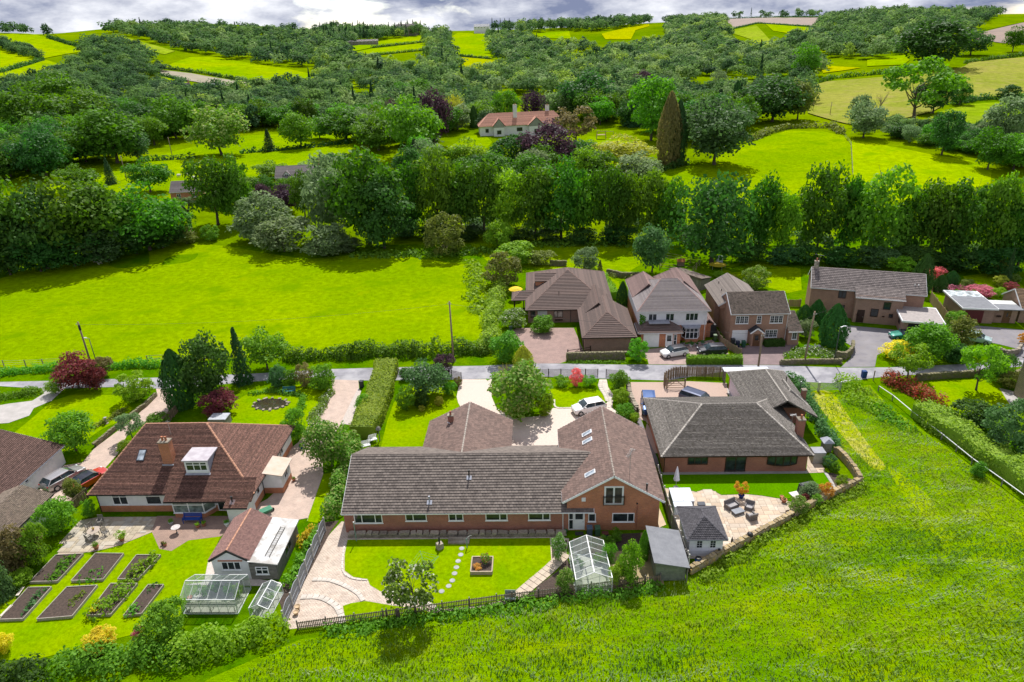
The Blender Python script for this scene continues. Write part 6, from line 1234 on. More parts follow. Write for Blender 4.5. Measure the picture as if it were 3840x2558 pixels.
wood('ridge_wood','dense wood covering the highest ridge on the skyline',[(-526,902.3,58.1),(-532.1,986.8,62.6),(-485.8,1028.6,63.2),(-387.9,1023.5,55.6),(-320.4,1041.9,50.7),(-255.5,1024.7,45.1),(-163.8,643.2,18.7),(-227.1,655.1,21.8),(-305.8,711.3,30),(-360.5,743.2,37.1),(-465.9,850.8,52.5)],17,(10,16),(13,21),0,.02,7,(.05,.7))
wood('sheepfield_wood','wood above the sheep pasture',[(-226,397.1,12.8),(-218.2,446.6,13.1),(-173.7,493.3,11.4),(-138.8,539.4,12.1),(-89.2,351.1,5.7),(-118.9,340.1,5.7),(-133.1,320.9,5.5),(-150.6,306.9,5.6),(-166.1,298.7,6),(-199.9,336.9,9)],10,(8,14),(9,17),420,.02,9,(.1,.8),'tree in the wood above the sheep pasture, %s from the left along that wood','bdbndab')
wood('skyline_trees','mixed conifers and broadleaf trees along the skyline left of the white villa',[(-231.6,803.3,30.3),(-313.2,1100.4,53.3),(-203.7,1080.1,46.9),(-159.8,1112.6,47.6),(-150.9,1048.7,43.3),(-210.7,949.8,38.2),(-221,829.8,31.3)],13,(13,17),(13,17),0,.3,11,(.05,.7))
wood('clump_wood','clump of trees between the two sets of middle hill fields',[(-156,1077.2,45.4),(-118.9,1074.1,44.3),(-85.2,788.3,24.9),(-72.6,735.3,21.6),(-57.1,597,13.8),(-94.7,674.7,18.8),(-119.5,828.1,28.1)],14,(9,14),(11,18),0,.03,13,(.1,.8))
wood('skyline_trees','trees along the skyline right of the white villa',[(-64.3,1140.9,46.9),(35.5,1169.3,48),(52.3,1108.5,45.5),(0.8,1055.3,41.4),(-39.7,1060.8,42)],14,(12,18),(11,15),0,.2,15,(.05,.7))
wood('skyline_wood','even-topped wood on the skyline right of centre',[(35.5,1169.3,48),(116.1,1190.2,49.3),(188.2,1206.6,50.7),(175.4,1131.4,48.4),(96.7,1033.4,41),(37.5,1083.8,43.8)],14,(12,17),(12,20),0,.02,17,(.05,.6))
wood('slope_wood','wood on the slope below the white villa',[(-62.2,1040.5,40.7),(-40.1,1011.9,38.3),(-1.5,955.9,33.8),(19.8,831.4,26.4),(53.1,825.4,26.3),(69.9,777.8,23.4),(28.8,743.2,21),(17.7,683.7,18),(-20.4,677,17.7),(-38.8,723.5,20.3)],14,(9,14),(11,18),0,.03,19,(.05,.9))
wood('escarpment_wood','rolling wood covering the slope left of the giant oak',[(336.1,888.2,36.9),(382.5,1017,45.2),(507.4,1119.1,50.7),(567.9,1012.8,46.8),(432.9,745.2,31.5),(386,680.4,26.7),(278.3,552.9,17.6),(254.1,565.3,17.2),(236.8,599.5,17.6),(237.3,683,20.9),(230.9,710.1,21.8),(282.1,793.9,28.8)],16,(9,15),(12,20),0,.0,21,(.1,.75))
wood('upper_valley_wood','wood below the ploughed field on the skyline',[(214.2,1203.7,51.1),(296.9,1181.5,52),(241.8,942.4,37.4),(206.5,775,24.7),(204.4,696.6,20.3),(204.7,660.2,18.7),(227.4,703.5,21.4),(230.5,601.7,17.4),(188.6,487.9,11.3),(166,464.9,9.6),(141.6,496.7,10.2),(101.2,556.3,12.1)],15,(9,14),(12,19),0,.02,23,(.1,.9))
wood('hedge_trees','loose tree hedge at the top right of the bright pasture',[(135.9,312,3.6),(128,277.6,3.3),(138,251.6,2.4),(148.2,241.6,1.4),(154,222.1,-0.3),(191.9,282.5,2.4),(184.6,285.4,2.8),(165.7,283.4,3.5),(156.2,287.6,3.9),(152.2,304.4,4)],6.5,(3.5,7),(5.5,8),400,0,25,(.1,.9),'bush in the loose hedge right of the bright pasture, %s from the left','bdnbsd')
wood('far_edge_trees','trees on the skyline at the far right',[(542.7,963.7,44.8),(611.1,1029.5,46.7),(584.8,959.4,44.3),(489.4,820.4,36.5),(491.1,846,38.2)],12,(10,13),(10,13),0,0,27,(.1,.6))
wood('far_edge_trees','trees along the skyline above the ploughed field',[(307.9,1215.7,52.8),(445.7,1187.8,52.3),(413.8,1102.1,49.7),(307.9,1215.7,52.8)],22,(9,14),(10,14),0,.05,29,(.1,.6))
wood('left_ridge_trees','dark trees on the left skyline above the hill fields',[(-537.1,746.3,57.3),(-504,767.1,54.9),(-484.3,738.4,52.4),(-538.7,786.6,57.7),(-555.5,772.5,59.1)],12,(8,13),(10,13),0,0,31,(0,.3))
wood('field_edge_trees','bushes between the left hill fields',[(-491.6,676,49.4),(-451.7,646.3,43.8),(-397.1,588.8,35.7),(-389.6,575.2,34.4),(-402.5,584.3,36),(-452.9,619.7,42.7)],8,(7,10),(9,12),0,0,33,(0,.4))
wood('left_slope_wood','trees on the slope below the left hill fields',[(-301.2,401.5,20.8),(-312.3,436.5,22.6),(-308.6,471.3,22.8),(-239.8,410.3,14.3),(-204.7,349.8,9.7),(-203.7,314.7,8.5),(-210.5,306.2,8.6),(-229.7,298.2,9.5)],9.5,(9,12),(11,14),330,0,35,(0,.6),'tree on the slope behind the leftmost oaks, %s from the left','bdab')
# field hedges
for k,(lab,pts,w_,h_,lf)in enumerate((
    ('thick hedge between the thistle pasture and the valley wood',[(162.9,445.2,8.8),(191.7,470.7,10.8),(223.1,477.6,12.2),(245.4,492.6,13.6)],4,3,'b'),('hedge along the top of the thistle pasture',[(293,508.2,15.3),(320.1,521.9,16.5),(360.4,545.1,18)],4,3,'b'),('hedge below the upper thistle pasture at the right edge',[(202,352.7,5.8),(221.4,365.3,6.3),(238.7,369.4,6.1),(252.6,373.6,6.1)],4,3,'d'),
    ('hedge at the head of the bright pasture',[(83.6,277.7,2),(98.9,298.6,2.5),(110,308.2,2.8),(125.8,303.6,3.3),(122,283.5,3.2)],3.5,2.6,'ol'),('hedge below the huge rounded lime',[(32.3,224.4,0.3),(44.1,233.7,0.5),(53.1,241.1,0.8)],3,2.2,'d'),('hedge at the top of the sheep pasture',[(-215.9,283.6,8),(-210.6,293.2,7.9),(-199.1,306.8,7.9)],2.5,2,'d'),('hedge across the sheep pasture',[(-146.4,254,4.7),(-138.4,255.6,4.5),(-126.9,259.9,4.3)],2.5,2,'d'),('hedge right of the small spruce',[(-113.2,268,4.3),(-100.1,273.5,4.2),(-75.9,289.5,4.1)],2.5,2,'d'),('hedge above the slate-roofed cottage',[(-78.6,246,3.3),(-71.8,254.4,3.3),(-67.3,263.1,3.3)],2.5,2,'d'),
    ('dark hedge above the bare field strip',[(-301.6,592.8,25.6),(-261.7,580.4,20.6),(-213.9,546.7,15.3),(-177.5,530.8,12.7)],4,3,'d'),('dark hedge below the bare field strip',[(-282.3,547.9,21.9),(-250.8,524.8,17.7)],4,3,'d'),('hedge between the lower left hill fields',[(-360.5,486.6,28.9),(-380.3,538.3,31.9),(-390.8,580.7,34.7)],4,3,'d'),('hedge across the middle hill fields',[(-187.1,865.2,32.1),(-162.5,906.6,33.7),(-137.8,945.8,35.5)],4,3,'d'),('lower hedge across the middle hill fields',[(-165.3,768,25.9),(-144,799,27.1),(-120.4,828.1,28.1)],4,3,'d'),('hedge below the villa field',[(-75,761.1,23.1),(-56.9,737.2,21.4),(-40.1,718.7,20)],4,3,'d'),('hedge left of the hill field below the ridge',[(-483.4,734.6,52.2),(-445.4,700.6,46.4),(-412.6,675.1,41.5)],5,4,'d'),('hedge above the ploughed field',[(307.9,1215.7,52.8),(381.6,1206.5,53),(417.6,1112.4,50.1)],4,2.5,'d'),('hedge below the ploughed field',[(244.3,948.5,37.8),(308.8,1038.5,44.9),(341.1,914,38.5)],3,2,'d'))):
    hedge('field_hedge',lab,pts,w_,h_,lf,.55,.8,40+k,rough=.5)
sh=MB();
def sheep(spec,label,yaw):
    t=thing('sheep',label,'sheep',spec,yaw);b=MB();b.lathe((0,0,0),[(.02,-.62),(.26,-.55),(.36,-.3),(.38,0),(.36,.3),(.25,.52),(.1,.6)],9)
    o=b.build('body',mat('fleece',(.72,.69,.6),(.6,.56,.48),s=8,bmp=.05,bs=10),t,True,(0,0,.62));o.rotation_euler=(0,rad(90),0)
    q=MB();q.tube((.5,0,.7),(.82,0,.82),.14,.1,7);q.build('head',mat('sheep_face',(.5,.46,.4)),t,True)
    for(x,y)in((-.35,-.15),(-.35,.15),(.35,-.15),(.35,.15)):MB().tube((x,y,0),(x,y,.42),.05,.06,6).build('leg',mat('sheep_face',(.5,.46,.4)),t)
for k,(p_,l_,y_)in enumerate((((-117.2,224.6,3.8),'white sheep grazing leftmost in the sheep pasture',.4),((-115.3,226.4,3.8),'white sheep beside the leftmost one in the sheep pasture',2.6),((-110.7,221.2,3.6),'white sheep nearest the brick cottage chimney',.2),((-97,141.6,0.6),'left one of two white sheep by the dark wood in the wide pasture',1.9),((-95.1,140.4,0.5),'right one of two white sheep by the dark wood in the wide pasture',1.2),((-58.8,154.8,0.7),'tiny white sheep high in the sheep pasture near the spruce',0))):
    sheep(p_,l_,y_)

# ------------------------------------------------------------------ garden trees, shrubs and hedges in the village
for a in(
    ('maroon_maple','dark maroon maple by the road in the left front garden',(-64.78,83.23,0,4.96,5.14),'round','m'),('maroon_maple','smaller maroon maple overlapping the dark one by the road',(-61.75,82.5,0,3.68,2.76),'bush','m'),('flowering_shrub','pale pinkish flowering shrub behind the maroon maples',(-63.33,86.56,0,3.33,2.98),'bush','br'),
    ('golden_shrub','big bright yellow-green dome shrub on the left front lawn',(-54.42,79.18,0,4.02,4.63),'ball','l'),('clipped_ball','small lollipop topiary beside the concrete drive',(-67.17,81.92,0,1.95,2.21),'round','l'),('cypress_tree','dense dark green cypress with two heads beside the block drive',(-47.19,77.41,0,7.78,3.83),'column','y'),('conifer_tree','tall blue-green feathery conifer beside the two-headed cypress',(-43.5,78.49,0,9.8,6.54),'tall','d'),('spruce_tree','narrow dark spruce right of the feathery conifer',(-41.54,84.31,0,7.99,4.09),'cone','c'),('broadleaf_tree','round green tree behind the narrow spruce by the road',(-39.63,88.39,0,6.17,5.54),'round','n'),
    ('maroon_acer','low spreading maroon acer on the pond lawn',(-41.3,75.29,0,3.4,4.25),'bush','m'),('garden_shrub','blue-green shrub left of the copper shrub behind the blue bench',(-35.99,82.75,0,3.24,2.74),'bush','bl'),('garden_shrub','green shrub directly left of the copper shrub',(-34.27,82.7,0,2.9,2.13),'bush','n'),('copper_shrub','copper-red topped shrub behind the blue bench',(-32.19,82.64,0,3.5,2.53),'ball','br'),('garden_shrub','broad green shrub at the corner of road and block drive',(-29.62,81.59,0,4.05,3.5),'bush','n'),
    ('cherry_tree','small leafy tree between the left lawn and the silver car',(-55.22,67.3,0,4.93,4.42),'round','n'),('grey_shrub','pale grey-green open shrub beside the block drive',(-49.6,69.77,0,3.53,2.94),'open','s'),('garden_shrub','leafy shrub between the pond lawn and the white bungalow',(-29.07,68.93,0,4.63,2.8),'bush','n'),('garden_shrub','small green shrub at the red roof edge beside the drive',(-48.66,66.41,0,1.84,1.9),'bush','l'),('garden_shrub','low green shrubs beside the timber fence on the drive',(-48.22,72.81,0,1.72,2.78),'bush','n'),
    ('apple_tree','spreading apple tree over the drive beside the long hedge',(-23.33,63.61,0,5.79,4.85),'round','v'),('garden_shrub','round green shrub beside the long clipped hedge',(-22.5,76.04,0,2.28,2.29),'bush','n'),('garden_tree','round-headed green tree on the front lawn of the long bungalow',(-14.97,79.62,0,4.88,5.19),'round','bl'),('clipped_ball','clipped green ball below the round-headed tree',(-16.96,76.05,0,3.25,2.51),'ball','n'),('dark_shrub','dark shrub between the clipped ball and the yellow bush',(-15.14,76.47,0,2.54,2.14),'bush','d'),('purple_shrub','dark purple bush by the front trellis',(-13.22,85.6,0,3.4,2.78),'bush','p'),('yellow_bush','small yellow-green round bush on the front lawn',(-12.86,77.09,0,1.32,1.2),'ball','g'),('yellow_bush','tiny yellow bush in front of the dark shrub',(-14.91,75.67,0,0.89,0.88),'ball','g'),('copper_shrub','rusty low shrub at the trellis gatepost',(-10.89,82.25,0,1.43,1.22),'ball','br'),('garden_shrub','dense green shrub along the trellis corner',(-11.8,79.86,0,1.98,1.74),'bush','n'),('garden_shrub','dark shrub behind the round-headed tree by the trellis',(-18.52,84.52,0,1.96,1.5),'bush','d'),
    ('large_shrub','big sprawling variegated shrub in the middle of the gravel drive',(-2.26,73.81,0,7.03,7.22),'bush','v'),('golden_cypress','golden conical cypress by the road',(-1.97,86.22,0,3.79,2.67),'column','g'),('yucca_plant','spiky pale yucca left of the golden cypress',(-4.42,85.57,0,2.48,2.67),'spiky','g'),('golden_bush','low golden bush at the edge of the big sprawling shrub',(0.81,73.93,0,3.05,2.36),'ball','l'),('garden_shrub','small spiky green plant left of the pink shrub on the trellis',(3.25,82.04,0,1.53,2.04),'tuft','n'),('pink_shrub','pink-leaved round shrub against the trellis',(5.24,81.84,0,2.64,1.79),'ball','k'),('garden_shrub','green clump right of the pink shrub on the trellis',(7.05,81.79,0,1.76,1.92),'tuft','n'),('garden_shrub','tall leafy shrub by the second trellis',(10.87,80.69,0,2.66,2.74),'bush','n'),('yellow_bush','round yellow-green bush topmost of three beside the stone wall',(10.58,76.95,0,2.04,2.33),'ball','l'),('yellow_bush','round bush in the middle of three beside the stone wall',(10.76,73.5,0,1.8,2.25),'ball','n'),('yellow_bush','small round bush lowest of three beside the stone wall',(11.8,72.46,0,1.21,1.24),'ball','l'),
    ('dome_shrub','large dome shrub with faded pink top beside the wide pasture',(-6.37,121.25,0,6.57,7.66),'ball','ol'),('garden_shrub','broad yellow-green bush behind the faded dome shrub',(-3.96,135.51,0,4.96,8.09),'bush','l'),('lilac_shrub','olive shrub with pink flowers behind the dark-roofed bungalow',(1.01,134.43,-0.01,3.17,5.24),'bush','ol'),('grey_shrub','grey-green bushy tree behind the dark-roofed bungalow',(10.16,130.17,0,5.3,5.06),'bush','s'),('conifer_tree','small brownish cone tree right of the grey-green bush',(12.48,126.98,0,3.2,2.31),'cone','ol'),('large_shrub','big rounded green shrub at the pasture corner by the road',(-4.51,89.67,0,4.47,4.66),'bush','n'),('flowering_shrub','white-flowered shrub left of the dark bungalow front',(-3.67,102.16,0,3.44,4.24),'bush','w'),('large_shrub','glossy green shrub in a stone ring on the red-brown drive',(0.76,99.82,0,3.02,3.78),'bush','n'),('large_shrub','round bright shrub at the end of the roadside stone wall',(14.48,89.02,0,3.53,3.11),'ball','n'),('cypress_tree','dark clipped conifer between the dark bungalow and white house',(14.77,109.91,0,4.6,1.93),'column','y'),('cypress_tree','bright young conifer behind the dark bungalow',(11.27,126.34,0,1.94,1.61),'column','l'),
    ('cypress_tree','large dark green conifer on the grey drive corner',(44.01,93.49,0,6.12,3.68),'column','y'),('cypress_tree','dark conifer left of the golden conifer',(44.57,101.55,0,3.94,2.52),'column','y'),('cypress_tree','dark conifer nearest the brick house gable',(42.69,101.63,0,3.13,2.41),'column','y'),('golden_cypress','golden-green conifer between the dark conifers',(48.16,105.88,0,2.33,2.37),'bush','l'),('grey_shrub','soft grey-green bush in front of the dark conifers',(41.15,96.36,0,3.14,2.54),'bush','s'),('clipped_ball','large round bush on the lawn behind the brick house',(39.72,117.59,0,4.24,5.05),'ball','v'),('clipped_ball','bright round bush behind the long brick house roof',(68.92,124.26,0,3.49,4.55),'ball','l'),('cypress_tree','tall dark cypress at the end of the long brick house',(67.74,114.89,0,6.59,3.3),'column','y'),('garden_shrub','small pale shrub behind the timber shed',(35.01,124.99,0,1.37,2.03),'bush','l'),('garden_shrub','small round golden shrub behind the brick house roof',(37.35,123.54,0,1.06,1.58),'ball','g'),
    ('heather_shrub','dusky pink shrub in the rock garden nearest the tall cypress',(73.12,120.34,0,2.91,3.18),'bush','k'),('conifer_shrub','dark squat conifer left in the rock garden',(71.29,115.46,0,2.82,2.27),'column','y'),('conifer_shrub','dark squat conifer right of another in the rock garden',(75.05,118.58,0,2.45,2.32),'column','y'),('conifer_shrub','low brown-green conifer at the rock garden lawn',(77.29,117.49,0,1.38,2.17),'bush','ol'),('pink_acer','bright crimson pink acer behind the flat garage roof',(76.47,112.32,0,1.88,4.3),'bush','k'),('golden_shrub','yellow-green round shrub right of the crimson acer',(79.54,112.15,0,1.66,2.21),'ball','l'),('golden_shrub','gold-brown shrub on the far rock garden bank',(82.8,117.18,0,2.05,2.29),'ball','g'),('conifer_tree','thin bent dark conifer on the far rock garden bank',(84.65,118.68,0,6.29,2.17),'cone','c'),('golden_shrub','pale cream shrub near the right frame edge of the rock garden',(86.17,118.76,0,1.67,2.05),'ball','v'),('purple_shrub','low purple shrub on the rock garden lawn',(83.46,115.18,0,1.47,2.26),'ball','k'),('golden_shrub','olive tall bush beside the thin bent conifer',(85.45,121.97,0,3.5,2.23),'bush','ol'),('golden_shrub','orange-gold clipped bush at the right edge of the asphalt drive',(71.37,93.24,0,1.63,1.34),'ball','o'),
    ('large_shrub','bright green leafy shrub beside the green sports car',(54.96,87.73,0,5.68,5.69),'round','n'),('large_shrub','olive-green shrub behind the bright leafy shrub',(60.68,90.51,0,5.32,4.86),'bush','ol'),('large_shrub','dense green shrub at the top of the hedge by the flat garage',(64.76,98.86,0,3.04,3.04),'bush','n'),('low_shrub','low dark green shrub by the road below the olive shrub',(58.34,87.61,0,2.7,4.23),'bush','d'),('yellow_bush','bright yellow spreading bush beside the green sports car',(51.81,88.57,0,2.37,4.72),'bush','yel'),('acacia_tree','feathery yellow-green acacia overhanging the road',(49.73,82.82,0,5.05,4.74),'open','l'),('maple_tree','young maple with thin trunk on the right front lawn',(56.7,79.22,0,6.42,4.73),'open','l'),('dark_shrub','dark shrub by the road behind the young maple',(61.22,81.39,0,4.04,3.17),'bush','d'),('low_shrub','olive low shrub right of the young maple',(61.02,79.51,0,2.57,2.34),'bush','ol'),
    ('dark_shrub','dark evergreen shrub behind the beech hedge',(50.73,70.09,0,3.36,4.48),'bush','d'),('large_shrub','huge blue-green shrub at the right frame edge',(51.92,64.73,0,6.14,5.44),'ball','bl'),('low_shrub','green bush at the foot of the white rail',(46.1,60.66,0,1.74,1.56),'bush','n'),
    ('large_shrub','broad bright green shrub beside the mossy garage',(-47.67,52.39,0,3.91,3.22),'bush','n'),('maple_shrub','small yellow-orange tinged maple beside the red car',(-49.29,57.98,0,2.66,1.78),'round','ol'),('garden_shrub','green shrub at the white bungalow corner',(-46.11,54.94,0,2.31,1.32),'bush','n'),('brown_shrub','brownish flowering shrub at the left edge beside the vegetable beds',(-48.05,47.25,0,4.77,3.58),'bush','br'),('blue_spruce','blue-grey spruce at the left frame edge',(-47.24,44.12,0,7.21,3.09),'cone','bl'),('garden_shrub','green shrubs behind the leftmost vegetable bed',(-46.79,47.91,0,5.17,2.51),'bush','n'),('yellow_bush','yellow-green low bush beside the leftmost vegetable bed',(-46.85,45.54,0,1.5,1.99),'bush','l'),
    ('yellow_bush','orange-yellow flowering bush at the left edge of the lower lawn',(-43.02,38.3,0,1.69,1.5),'bush','yel'),('yellow_bush','low orange-yellow bush in front of the big lower hedge',(-35.45,38.31,0,1.77,2.64),'bush','yel'),('round_bush','dense rounded green bush left of the glasshouse',(-30.32,39.31,0,3.87,3.41),'bush','n'),('pink_shrub','small pinkish shrub left of the dense rounded bush',(-32.36,39.31,0,1.78,0.96),'bush','k'),
    ('apple_tree','small apple tree with forked trunk beside the picket fence',(-10.53,42.13,0,5.43,4.01),'open','w'),('white_rose','white-flowered shrub at the end of the lawn by the glasshouse',(1.64,48.48,0,2.98,1.35),'bush','w'),('garden_shrub','variegated shrub left of the long glasshouse',(2.1,44.68,0,2.35,1.66),'bush','v'),('garden_shrub','yellow-green tall bushes right of the long glasshouse',(7.72,45.62,0,4.37,2.26),'bush','l'),('garden_shrub','green bush between the long glasshouse and yellow-green bushes',(6.15,47.84,0,2.46,1.24),'bush','n'),('garden_shrub','low yellow-green bush at the picket fence beside the glasshouse',(6.5,45.47,0,2.25,1.32),'bush','l'),('rhubarb_plant','large-leaved plant in the bed behind the glasshouse',(7.24,50.95,0,1.44,1.24),'tuft','n'),('low_shrub','low green plant behind the glasshouse ridge',(6.21,50.38,0,1.06,1.42),'tuft','n'),('clipped_conifer','narrow green conifer against the felt-roofed shed',(9.35,48.52,0,3.09,0.9),'column','n'),
    ('acer_in_pot','orange-yellow acer in a blue pot on the patio',(20.58,57.6,0,1.84,1.36),'open','o'),('silver_shrub','grey-green round shrub beside the covered barbecue',(27.44,57.27,0,1.74,2.03),'bush','s'),('orange_shrub','orange-red and green shrub by the patio wall',(28.99,57.25,0,1.7,1.5),'ball','o'),('yellow_bush','pale yellow-green shrub in the patio corner bed',(25.39,54.83,0,1.88,1.89),'ball','v'),('green_shrub','green shrub between the patio wall and the orange shrub',(27.63,56.19,0,1.18,1.33),'bush','n'),('low_shrub','maroon low shrub behind the pale yellow-green shrub',(26.7,56.68,0,0.92,1.05),'bush','m'),('yellow_bush','pale bush in the bed below the wall corner',(31.19,58.83,0,1.76,1.15),'bush','l'),('blue_shrub','blue-grey lavender clump beside the grey storage box',(31.38,62.43,0,1.57,1.48),'ball','bl'),('green_shrub','round green shrub below the lavender clump',(31.63,61.72,0,1.23,1.06),'ball','n')):
    cat='tree' if 'tree' in a[0]or 'maple' in a[0]or 'cypress' in a[0]or 'spruce' in a[0]else 'shrub'
    plant(a[0],a[1],a[2],a[3],a[4],hash_(a[1])%5,cat,foot=.15 if a[3]in('bush','ball','column')else .05)
# hedges (label, line, width, height, leaf, leaf size)
hedge('clipped_hedge','long flat-topped clipped hedge between the brick drive and the front lawn',[(-21.71,87.96,0),(-21.17,81.8,0),(-20.85,76.3,0),(-21.04,72.21,0),(-21.16,69.5,0)],3.0,1.9,'h',.13,1,61,rough=.12)
hedge('laurel_hedge','loose glossy hedge along the gable end of the long bungalow',[(-21.35,68.46,0),(-21.81,63.24,0),(-21.31,59,0),(-20.97,54.89,0)],2.4,2.1,'v',.15,1.2,62,rough=.32)
hedge('roadside_hedge','long rough hawthorn hedge between road and wide pasture',[(-38.02,91.62,0),(-28.71,92.8,0),(-20.76,92.97,0),(-12.17,93.12,0),(-6.89,93.24,0)],3.6,2.3,'b',.2,1.2,63,rough=.4)
hedge('roadside_hedge','overgrown roadside bank left of the maroon maples',[(-79.64,88.06,0),(-76.27,88.95,0),(-71.3,89.51,0)],2.0,1.2,'n',.15,1,64,rough=.5)
hedge('roadside_hedge','rough bank of bushes right of the maroon maples',[(-63.66,89.55,0),(-59.75,90.29,0),(-55.49,90.44,0)],2.2,1.4,'n',.16,1,65,rough=.5)
hedge('pasture_hedge','tall unkempt hedge dividing the wide pasture from the dark-roofed bungalow',[(-5.71,121.88,0),(-7.06,116.86,0),(-7.36,109.88,0),(-7.44,103.56,0),(-7.27,96.92,0),(-7.92,92.63,0)],3.4,2.6,'h',.19,1,66,rough=.45)
hedge('road_island_shrubs','green bushy island between road and concrete drive at the left edge',[(-75.29,80.97,0),(-73.03,81.32,0),(-71.27,82.12,0),(-69.55,82.07,0)],2.8,1.1,'n',.15,1,67,rough=.4)
hedge('box_hedge','clipped box hedge in front of the black car',[(21.34,88.59,0),(25.09,88.35,0),(29.12,88.32,0)],1.0,1.15,'n',.12,1.2,68,rough=.1)
hedge('box_hedge','low clipped hedge under the front window of the brick house',[(33.97,93.87,0),(36.94,94.03,0)],.9,1.0,'d',.12,1.2,69,rough=.1)
hedge('conifer_hedge','bright conifer hedge behind the dark bungalow garage',[(12.48,124.53,0),(13.06,118.89,0),(13.68,114.56,0)],2.0,1.6,'l',.16,1.1,70,rough=.2)
hedge('flower_bank','bank of white and lilac flowers above the roadside stone wall',[(36.25,90.63,0),(38.88,91.31,0),(41.35,91.47,0),(43.32,90.37,0)],3.4,.7,'w',.13,1.0,71,'flower bed',.35)
hedge('flower_bank','lavender patch in the front garden of the long brick house',[(39.78,92.58,0),(41.65,92.25,0)],1.0,.75,'vio',.11,1.0,72,'flower bed',.3)
hedge('shrub_bank','green planting on the curved wall by the grey drive',[(43.89,94.04,0),(45.11,92.65,0),(45.44,91.84,0)],1.8,1.0,'n',.14,1,73,'shrub',.4)
hedge('photinia_hedge','red-tipped photinia hedge beside the meadow track',[(45.98,82.06,0),(47.62,80.94,0),(48.51,78.03,0),(49.7,74.91,0)],2.8,1.9,'r',.15,1,74,rough=.32)
hedge('beech_hedge','long beech hedge behind the white rail',[(46.49,73.38,0),(47.44,69.46,0),(48.3,65.86,0),(49.1,62.54,0),(49.76,58.05,0)],2.8,2.0,'h',.15,1,75,rough=.25)
hedge('wild_bank','tall wild grass and nettle bank beside the field gate',[(42.1,82.48,0),(41.19,78.36,0),(41.35,75.07,0)],4.2,1.1,'l',.18,.8,76,'plants',.5)
hedge('wild_bank','lush weeds along the white rail',[(41.87,75.06,0),(42.73,72.46,0),(43.31,70.02,0)],3.2,.7,'n',.17,.7,77,'plants',.5)
hedge('ivy_hedge','ivy-clad hedge between the square bungalow and the meadow track',[(34.57,83.44,0),(34.66,79.13,0),(33.87,74.81,0),(33.5,70.85,0),(33.45,67.52,0),(33.51,65.94,0)],1.7,1.4,'bl',.14,1.1,78,rough=.3)
hedge('front_border','white and mixed flower border beside the block drive',[(-28.42,73.25,0),(-28.34,76.94,0),(-28.26,80.92,0)],2.0,.8,'w',.12,1,79,'flower bed',.35)
hedge('pond_border','lush planting round the pond',[(-39.19,80.81,0),(-36.4,81.57,0),(-31.88,80.2,0),(-30.7,77,0),(-32.16,75.52,0)],1.3,.6,'n',.12,.9,80,'flower bed',.4)
hedge('lower_hedge','large loose green hedge across the bottom of the vegetable garden',[(-37.62,36.7,0),(-34.14,37.02,0),(-30.99,37.5,0),(-28.49,37.98,0)],3.2,1.9,'n',.15,1,81,rough=.55)
hedge('lower_hedge','bright billowing hedge below the glasshouses',[(-28.68,37.82,0),(-26.72,38.64,0),(-24.28,39.48,0),(-21.43,40.16,0)],3.4,2.1,'l',.15,1,82,rough=.55)
hedge('lower_hedge','dark bushes at the bottom left corner',[(-43.43,36.23,0),(-40.87,36.08,0),(-37.96,35.78,0)],3.0,1.5,'d',.15,1,83,rough=.5)
hedge('fence_border','green and golden shrubs along the arched fence',[(-21.72,52.73,0),(-21.95,49.71,0),(-22.23,47.38,0),(-22.24,45.4,0)],1.5,1.1,'n',.13,1,84,'shrub',.45)
hedge('fence_border','golden-orange flowers at the corner of the whitewashed lean-to',[(-22.34,52.74,0),(-22.86,50.45,0)],1.0,1.25,'yel',.12,.9,85,'flower bed',.4)
hedge('fence_weeds','tall weeds along the outside of the picket fence',[(-17.62,40.29,0),(-12.7,41.3,0),(-6.9,42.32,0),(-0.95,43.28,0),(5.16,44.46,0),(10.57,45.06,0)],1.8,.6,'n',.15,.8,86,'plants',.5)
hedge('wall_weeds','green weeds along the outside of the patio wall',[(13.91,46.18,0),(17.47,48.63,0),(21.85,51.68,0),(26.54,54.77,0),(31.41,57.62,0),(33.75,59.12,0)],1.6,.6,'l',.15,.7,87,'plants',.5)
hedge('veranda_border','green shrubs along the left lawn edge',[(-56,72.46,0),(-55.15,74.96,0),(-54.45,77.21,0)],1.2,.6,'ol',.12,.9,88,'flower bed',.4)
hedge('rock_bank','mixed rockery planting behind the flat garage',[(70.67,116.28,0),(74.67,116.84,0),(76.55,115.95,0)],2.6,.7,'k',.16,.8,89,'flower bed',.5)
hedge('garden_border','mixed planting behind the white house garden wall',[(13.92,127.6,0),(16.6,126.73,0),(19.25,125.87,0)],1.8,.7,'ol',.15,.9,90,'flower bed',.5)
hedge('stream_bank','nettles and rough growth at the far side of the wide pasture',[(-39.2,142.9,0.3),(-26.7,143,0.2),(-16.3,143.4,0.1),(-3,147.7,0),(6.8,150.7,-0.1),(22.4,149.2,-0.2)],5,1.1,'n',.4,.8,91,'plants',.5)
hedge('stream_bank','rough green growth left of the dark bungalow hedge',[(-13.5,138.7,0),(-11.79,122.48,0),(-10.01,109.15,0)],4.5,.8,'l',.35,.8,92,'plants',.5)
hedge('wall_ivy','ground-cover plants below the roadside stone wall',[(4.25,89.29,0),(7,89.12,0),(12.63,88.93,0)],.7,.35,'n',.12,1,93,'plants',.4)

